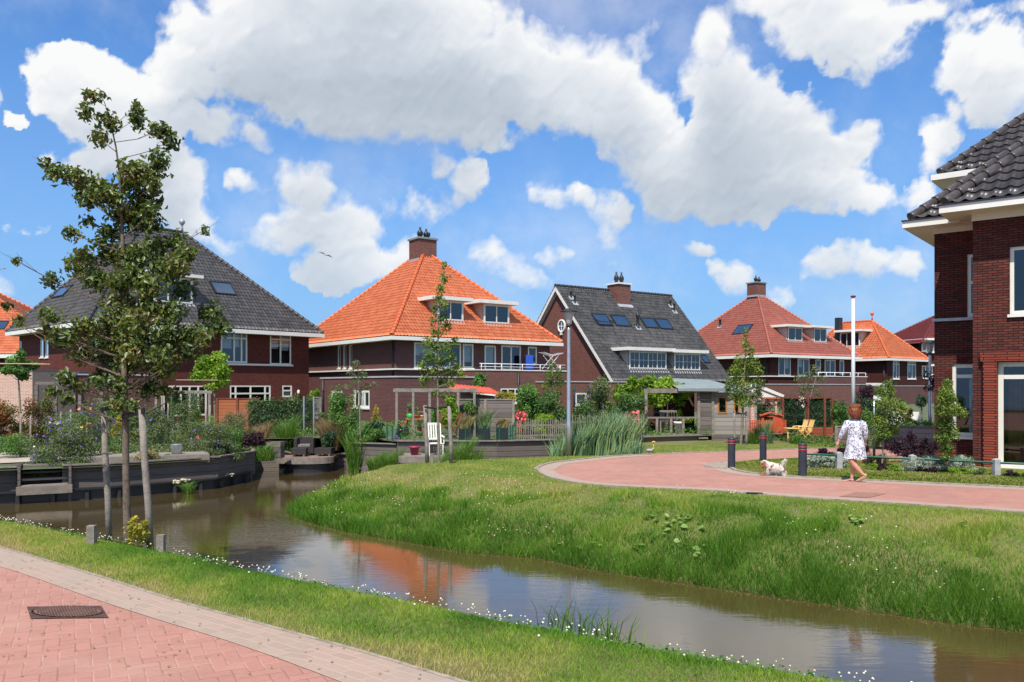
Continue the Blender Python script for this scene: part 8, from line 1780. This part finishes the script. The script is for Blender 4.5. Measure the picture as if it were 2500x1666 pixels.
# ------------------------------------------------------------------ the woman and her dog
def remesh(parts_mb, name, mat, parent, vox, smooth=2):
    me = parts_mb.mesh(name, recalc=True); o = bpy.data.objects.new(name, me); COL.objects.link(o); r = o.modifiers.new('r', 'REMESH'); r.mode = 'VOXEL'; r.voxel_size = vox; r.use_smooth_shade = True
    s = o.modifiers.new('s', 'SMOOTH'); s.iterations = smooth; s.factor = .5; dg = bpy.context.evaluated_depsgraph_get(); dg.update(); me2 = bpy.data.meshes.new_from_object(o.evaluated_get(dg)); bpy.data.objects.remove(o); me2.materials.clear(); me2.name = name
    return link_mesh(name, me2, mat, parent)
WY = 16.8; WS = WY / F
def wp(px, py, dy=0.0): return Vector(((px - 2078) * WS, dy, (1176.5 - py) * WS))
def woman():
    e = empty('person', gp(2078, 1176.5), 0, 'woman with auburn bob in a white and black patterned dress walking away with arms down', 'person')
    skin = MAT['skin']; b = MB()
    # torso, neck, head
    b.tube([wp(2089,1092,.0), wp(2088,1080), wp(2087,1062), wp(2087,1045), wp(2087,1034), wp(2086,1028), wp(2085.5,1022)], [.135,.135,.118,.13,.125,.08,.05], 16, flat=.78)
    b.tube([wp(2086,1029,.0), wp(2085,1014,-.01)], [.05,.047], 12)
    b.ell(wp(2084.5,1001.5,-.015), (.072,.088,.102), 16, 12); b.ell(wp(2081,1004,-.09 + .17), (.016,.024,.016)); b.ell(wp(2080.5,1007,.085-.02), (.05,.03,.035))
    for s in (-1, 1): b.ell(wp(2084.5 + s*8.4, 1003, .0), (.01,.02,.028))
    # arms
    LA = [wp(2069,1031), wp(2061,1050,.02), wp(2055,1066,.05), wp(2050,1079,.07)]; RA = [wp(2106,1032), wp(2111,1052,-.03), wp(2112,1066,.0), wp(2114.5,1081,.05)]
    for A in (LA, RA): b.tube(A, [.052,.044,.034,.024], 12); 
    for A, curl, sg in ((LA, (-.02,.02,-.07), 1), (RA, (.03,.03,-.05), -1)):
        w = A[-1]; d = (A[-1] - A[-2]).normalized(); palm = w + d * .075; b.tube([w, w + d*.03, palm], [.022,.036,.034], 10, flat=.5); side = Vector((0, 1, 0)) if True else 0
        for k, ln in enumerate((.062,.070,.066,.050)):
            o_ = side * ((k - 1.5) * .017); c = Vector(curl) * .35; b.tube([palm + o_ - d*.01, palm + o_ + d*ln*.5 + c*.25, palm + o_ + d*ln*.85 + c*.9], [.0088,.0082,.007], 7)
        b.tube([w + d*.02 - side*.02, w + d*.05 - side*.045, w + d*.085 - side*.045 + Vector(curl)*.1], [.0115,.0105,.009], 7)
    # legs: standing leg and trailing leg pushing off
    b.tube([wp(2083,1090), wp(2085,1110,.0), wp(2086.5,1123,.02), wp(2086,1133,.02), wp(2084,1145,.01), wp(2081,1160,.0), wp(2079,1168,.0)], [.09,.072,.056,.056,.050,.032,.030], 14)
    b.tube([wp(2079,1170,.0), wp(2073,1173,.03), wp(2066,1174.8,.06), wp(2062,1175.4,.07)], [.030,.030,.032,.018], 10, flat=.6); b.ell(wp(2080.5,1172.5,-.01), (.03,.035,.03))
    b.tube([wp(2090,1090,-.02), wp(2078,1108,-.06), wp(2072.5,1119,-.08), wp(2079,1132,-.10), wp(2088,1144,-.13), wp(2096,1154,-.16), wp(2100,1158,-.17)], [.088,.074,.058,.056,.050,.034,.030], 14)
    b.ell(wp(2103.5,1158.5,-.18), (.030,.034,.034)); b.tube([wp(2103,1160,-.175), wp(2096,1165.5,-.15), wp(2089,1171.5,-.11), wp(2085,1174.6,-.09)], [.028,.028,.030,.018], 10, flat=.65)
    remesh(b, 'body', skin, e, .0085, 1)
    # dress: A-line skirt, bodice, three-quarter sleeves
    def ringset(spec, n=36):
        vs = []
        for (cx, py, rx, ry, wob) in spec:
            c = wp(cx, py)
            for k in range(n):
                t = 2*math.pi*k/n; q = 1 + wob * math.sin(t*5 + 1.3) + wob * .6 * math.sin(t*9); vs.append((c.x + rx*math.cos(t)*q, c.y + ry*math.sin(t)*q, c.z + (.012*math.sin(t*5) if wob > .03 else 0)))
        return vs, [(i*n + k, i*n + (k+1) % n, (i+1)*n + (k+1) % n, (i+1)*n + k) for i in range(len(spec)-1) for k in range(n)]
    spec = [(2088,1119.5,.228,.20,.06),(2088.5,1112,.218,.19,.05),(2089,1098,.196,.175,.035),(2089,1086,.180,.16,.02),(2088,1074,.160,.14,.012),(2087,1063,.142,.125,.008),(2087,1052,.148,.125,.006),(2087,1042,.160,.128,.004),(2087,1034,.176,.122,.0),(2086.5,1029.5,.158,.108,0),(2086,1026,.088,.075,0),(2085.5,1023.5,.062,.06,0)]
    m = MB(); v, f = ringset(spec); m.add(v, f, 0, True); 
    m.build('dress', MAT['dress'], e, recalc=True)
    for A, cut in ((LA, .86), (RA, .80)):
        p3 = A[2].lerp(A[3], .35 if A is LA else .45); m = MB(); m.tube([A[0] + Vector((-.045 if A is RA else .045,0,.004)), A[0] + Vector((0,0,-.012)), A[1], A[2], p3], [.052,.069,.058,.047,.042], 16); m.build('sleeve', MAT['dress'], e)
    # hair
    rng = random.Random(3); h = MB(); h.ell(wp(2084.5,998,-.035), (.112,.115,.118), 20, 14); h.ell(wp(2085,1005,-.05), (.134,.105,.098), 20, 12); h.ell(wp(2085.5,1012,-.055), (.095,.075,.066), 20, 12)
    for k in range(26):
        a = rng.uniform(-2.6, -.5) if k % 3 else rng.uniform(0, 6.28); c = wp(2084.5,1001,-.035); h.ell(c + Vector((math.cos(a)*.100, math.sin(a)*.085, rng.uniform(-.105,.085))), (rng.uniform(.026,.048),.034,rng.uniform(.03,.055)), 8, 6)
    remesh(h, 'hair', MAT['hair'], e, .007, 2)
    rg = np.random.default_rng(4); n = 900; d = rg.normal(size=(n,3)); d /= np.linalg.norm(d, axis=1)[:,None]; c = np.array(wp(2084.5,1002,-.04)); P = c + d * np.array([.134,.118,.130]); k = ~((d[:,1] > .45) & (d[:,2] < .5)); P = P[k]; d = d[k]
    T = np.cross(d, np.array([0,0,1.])); T /= np.linalg.norm(T, axis=1)[:,None] + 1e-6; tip = P + d*.022 + np.array([0,0,-.055]) + T*rg.normal(size=(len(P),1))*.03; V = np.stack([P - T*.004, P + T*.004, tip], 1).reshape(-1,3)
    link_mesh('hair_strands', np_mesh('hair_strands', V, np.arange(len(V)).reshape(-1,3), np.repeat(rg.random(len(P)),3)), MAT['hair2'], e)
    # flip-flops
    for pts in ([wp(2082.5,1176,-.02), wp(2074,1176.2,.03), wp(2061,1176.3,.075)], [wp(2106.5,1160.5,-.19), wp(2096,1168.5,-.155), wp(2084.5,1176.2,-.085)]):
        m = MB(); m.tube(pts, [.030,.036,.030], 10, flat=.28); m.build('sandal', MAT['sandal'], e)
def dress_mat():
    m, t, b = newmat('printed_dress'); P = t.new('ShaderNodeTexCoord').outputs['Object']
    a = t.noise(P, 9.0, 3, .6, 1.2); r = t.math('ABSOLUTE', t.math('SUBTRACT', a, .5)); ln = t.mapr(r, .018, .040, 1.0, 0.0)
    a2 = t.noise(t.vmath('ADD', P, (3.1, 1.7, .4)), 18.0, 3, .6, .8); bl = t.mapr(a2, .60, .64); r2 = t.math('ABSOLUTE', t.math('SUBTRACT', a2, .47)); l2 = t.math('MULTIPLY', t.mapr(r2, .008, .03, 1.0, 0.0), t.mapr(a, .48, .56))
    f = t.math('MAXIMUM', t.math('MAXIMUM', ln, bl), l2)
    c = t.mix(t.math('MULTIPLY', f, .93), (.76, .77, .84), (.05, .045, .09)); t.put(b.inputs['Base Color'], c); b.inputs['Roughness'].default_value = .85; return m
MAT['dress'] = dress_mat(); MAT['skin'] = plain('skin', (.56, .29, .19), .5, .08, 6.0); MAT['hair'] = plain('auburn_hair', (.17, .042, .014), .5, .35, 30.0, bump=.6); MAT['hair2'] = foliage('auburn_strands', [(.08,.018,.007),(.22,.058,.018),(.40,.14,.05)], .4, .1); MAT['sandal'] = plain('tan_sandal', (.42, .24, .13), .6, .1, 6)
woman()
def dog():
    DY = gp(1890, 1163).y; S = DY / F; D = lambda px, py, dy=0.0: Vector(((px - 1890) * S, dy, (1163 - py) * S))
    e = empty('dog', gp(1890, 1163), 0, 'small white and brown long-haired dog with raised tail on the path', 'dog'); b = MB()
    b.tube([D(1908,1144,-.05), D(1900,1141,-.02), D(1890,1141,.02), D(1880,1139,.05), D(1876,1138,.06)], [.065,.085,.085,.088,.06], 14, flat=1.05)
    b.tube([D(1879,1136,.05), D(1872,1131,.07)], [.062,.055], 12); b.ell(D(1869,1131,.08), (.062,.060,.062)); b.tube([D(1866,1133,.09), D(1861.5,1136,.12)], [.040,.028], 10); 
    for s in (-1, 1): b.tube([D(1871,1129,.08 + s*.05), D(1869,1137,.08 + s*.066), D(1870,1141,.08 + s*.06)], [.02,.028,.014], 8)
    for (pts) in ([D(1878,1144,.02), D(1874,1151,.02), D(1867,1157,.04), D(1861,1161,.05)], [D(1881,1144,.10), D(1884,1152,.09), D(1887,1158,.09), D(1886,1162,.10)], [D(1906,1145,-.09), D(1911,1151,-.09), D(1909,1157,-.10), D(1912,1162,-.10)], [D(1903,1146,.03), D(1900,1152,.03), D(1897,1157,.02), D(1895,1162,.03)]):
        b.tube(pts, [.048,.038,.030,.027], 10); b.ell(pts[-1] + Vector((-.01,0,.006)), (.032,.026,.016))
    b.tube([D(1908,1140,-.06), D(1909,1131,-.07), D(1911,1125,-.08), D(1914,1121,-.09)], [.022,.020,.020,.014], 8)
    o = remesh(b, 'body', MAT['dogfur'], e, .010, 2)
    # long coat: strands rooted on the body
    me = o.data; n = len(me.vertices); co = np.empty(n*3, np.float32); no = np.empty(n*3, np.float32); me.vertices.foreach_get('co', co); me.vertices.foreach_get('normal', no); co = co.reshape(-1,3); no = no.reshape(-1,3); rg = np.random.default_rng(6); i = rg.integers(0, n, 7000); P = co[i]; N = no[i]
    tail = (P[:,2] > (1163-1136)*S) & (P[:,0] > (1904-1890)*S); L = np.where(tail, .050, .032) * (P[:,2] > .035) + .012; T = np.cross(N, rg.normal(size=N.shape)); T /= np.linalg.norm(T, axis=1)[:,None] + 1e-6
    tip = P + (N*.55 + np.array([0.15,0,-.75]) * np.where(tail,.4,1)[:,None] + rg.normal(size=N.shape)*.25) * L[:,None]; V = np.stack([P - T*.004, P + T*.004, tip], 1).reshape(-1,3)
    link_mesh('coat', np_mesh('coat', V, np.arange(len(V)).reshape(-1,3)), MAT['dogfur'], e)
    m = MB(); m.ell(D(1859.5,1135,.135), (.012,.010,.010)); m.build('nose', MAT['rubber'], e)
def dogfur():
    m, t, b = newmat('dog_fur'); P = t.new('ShaderNodeTexCoord').outputs['Object']; s = t.sep(P); n = t.noise(P, 9.0, 3, .5)
    head = t.mapr(s[0], -.165, -.185); head = t.math('MULTIPLY', head, t.mapr(n, .36, .44)); sad = t.math('MULTIPLY', t.mapr(n, .53, .60), t.mapr(s[2], .07, .12))
    c = t.mix(t.math('MAXIMUM', head, sad), (.72, .67, .60), (.36, .16, .065)); t.put(b.inputs['Base Color'], c); b.inputs['Roughness'].default_value = .85; return m
MAT['dogfur'] = dogfur()
dog()
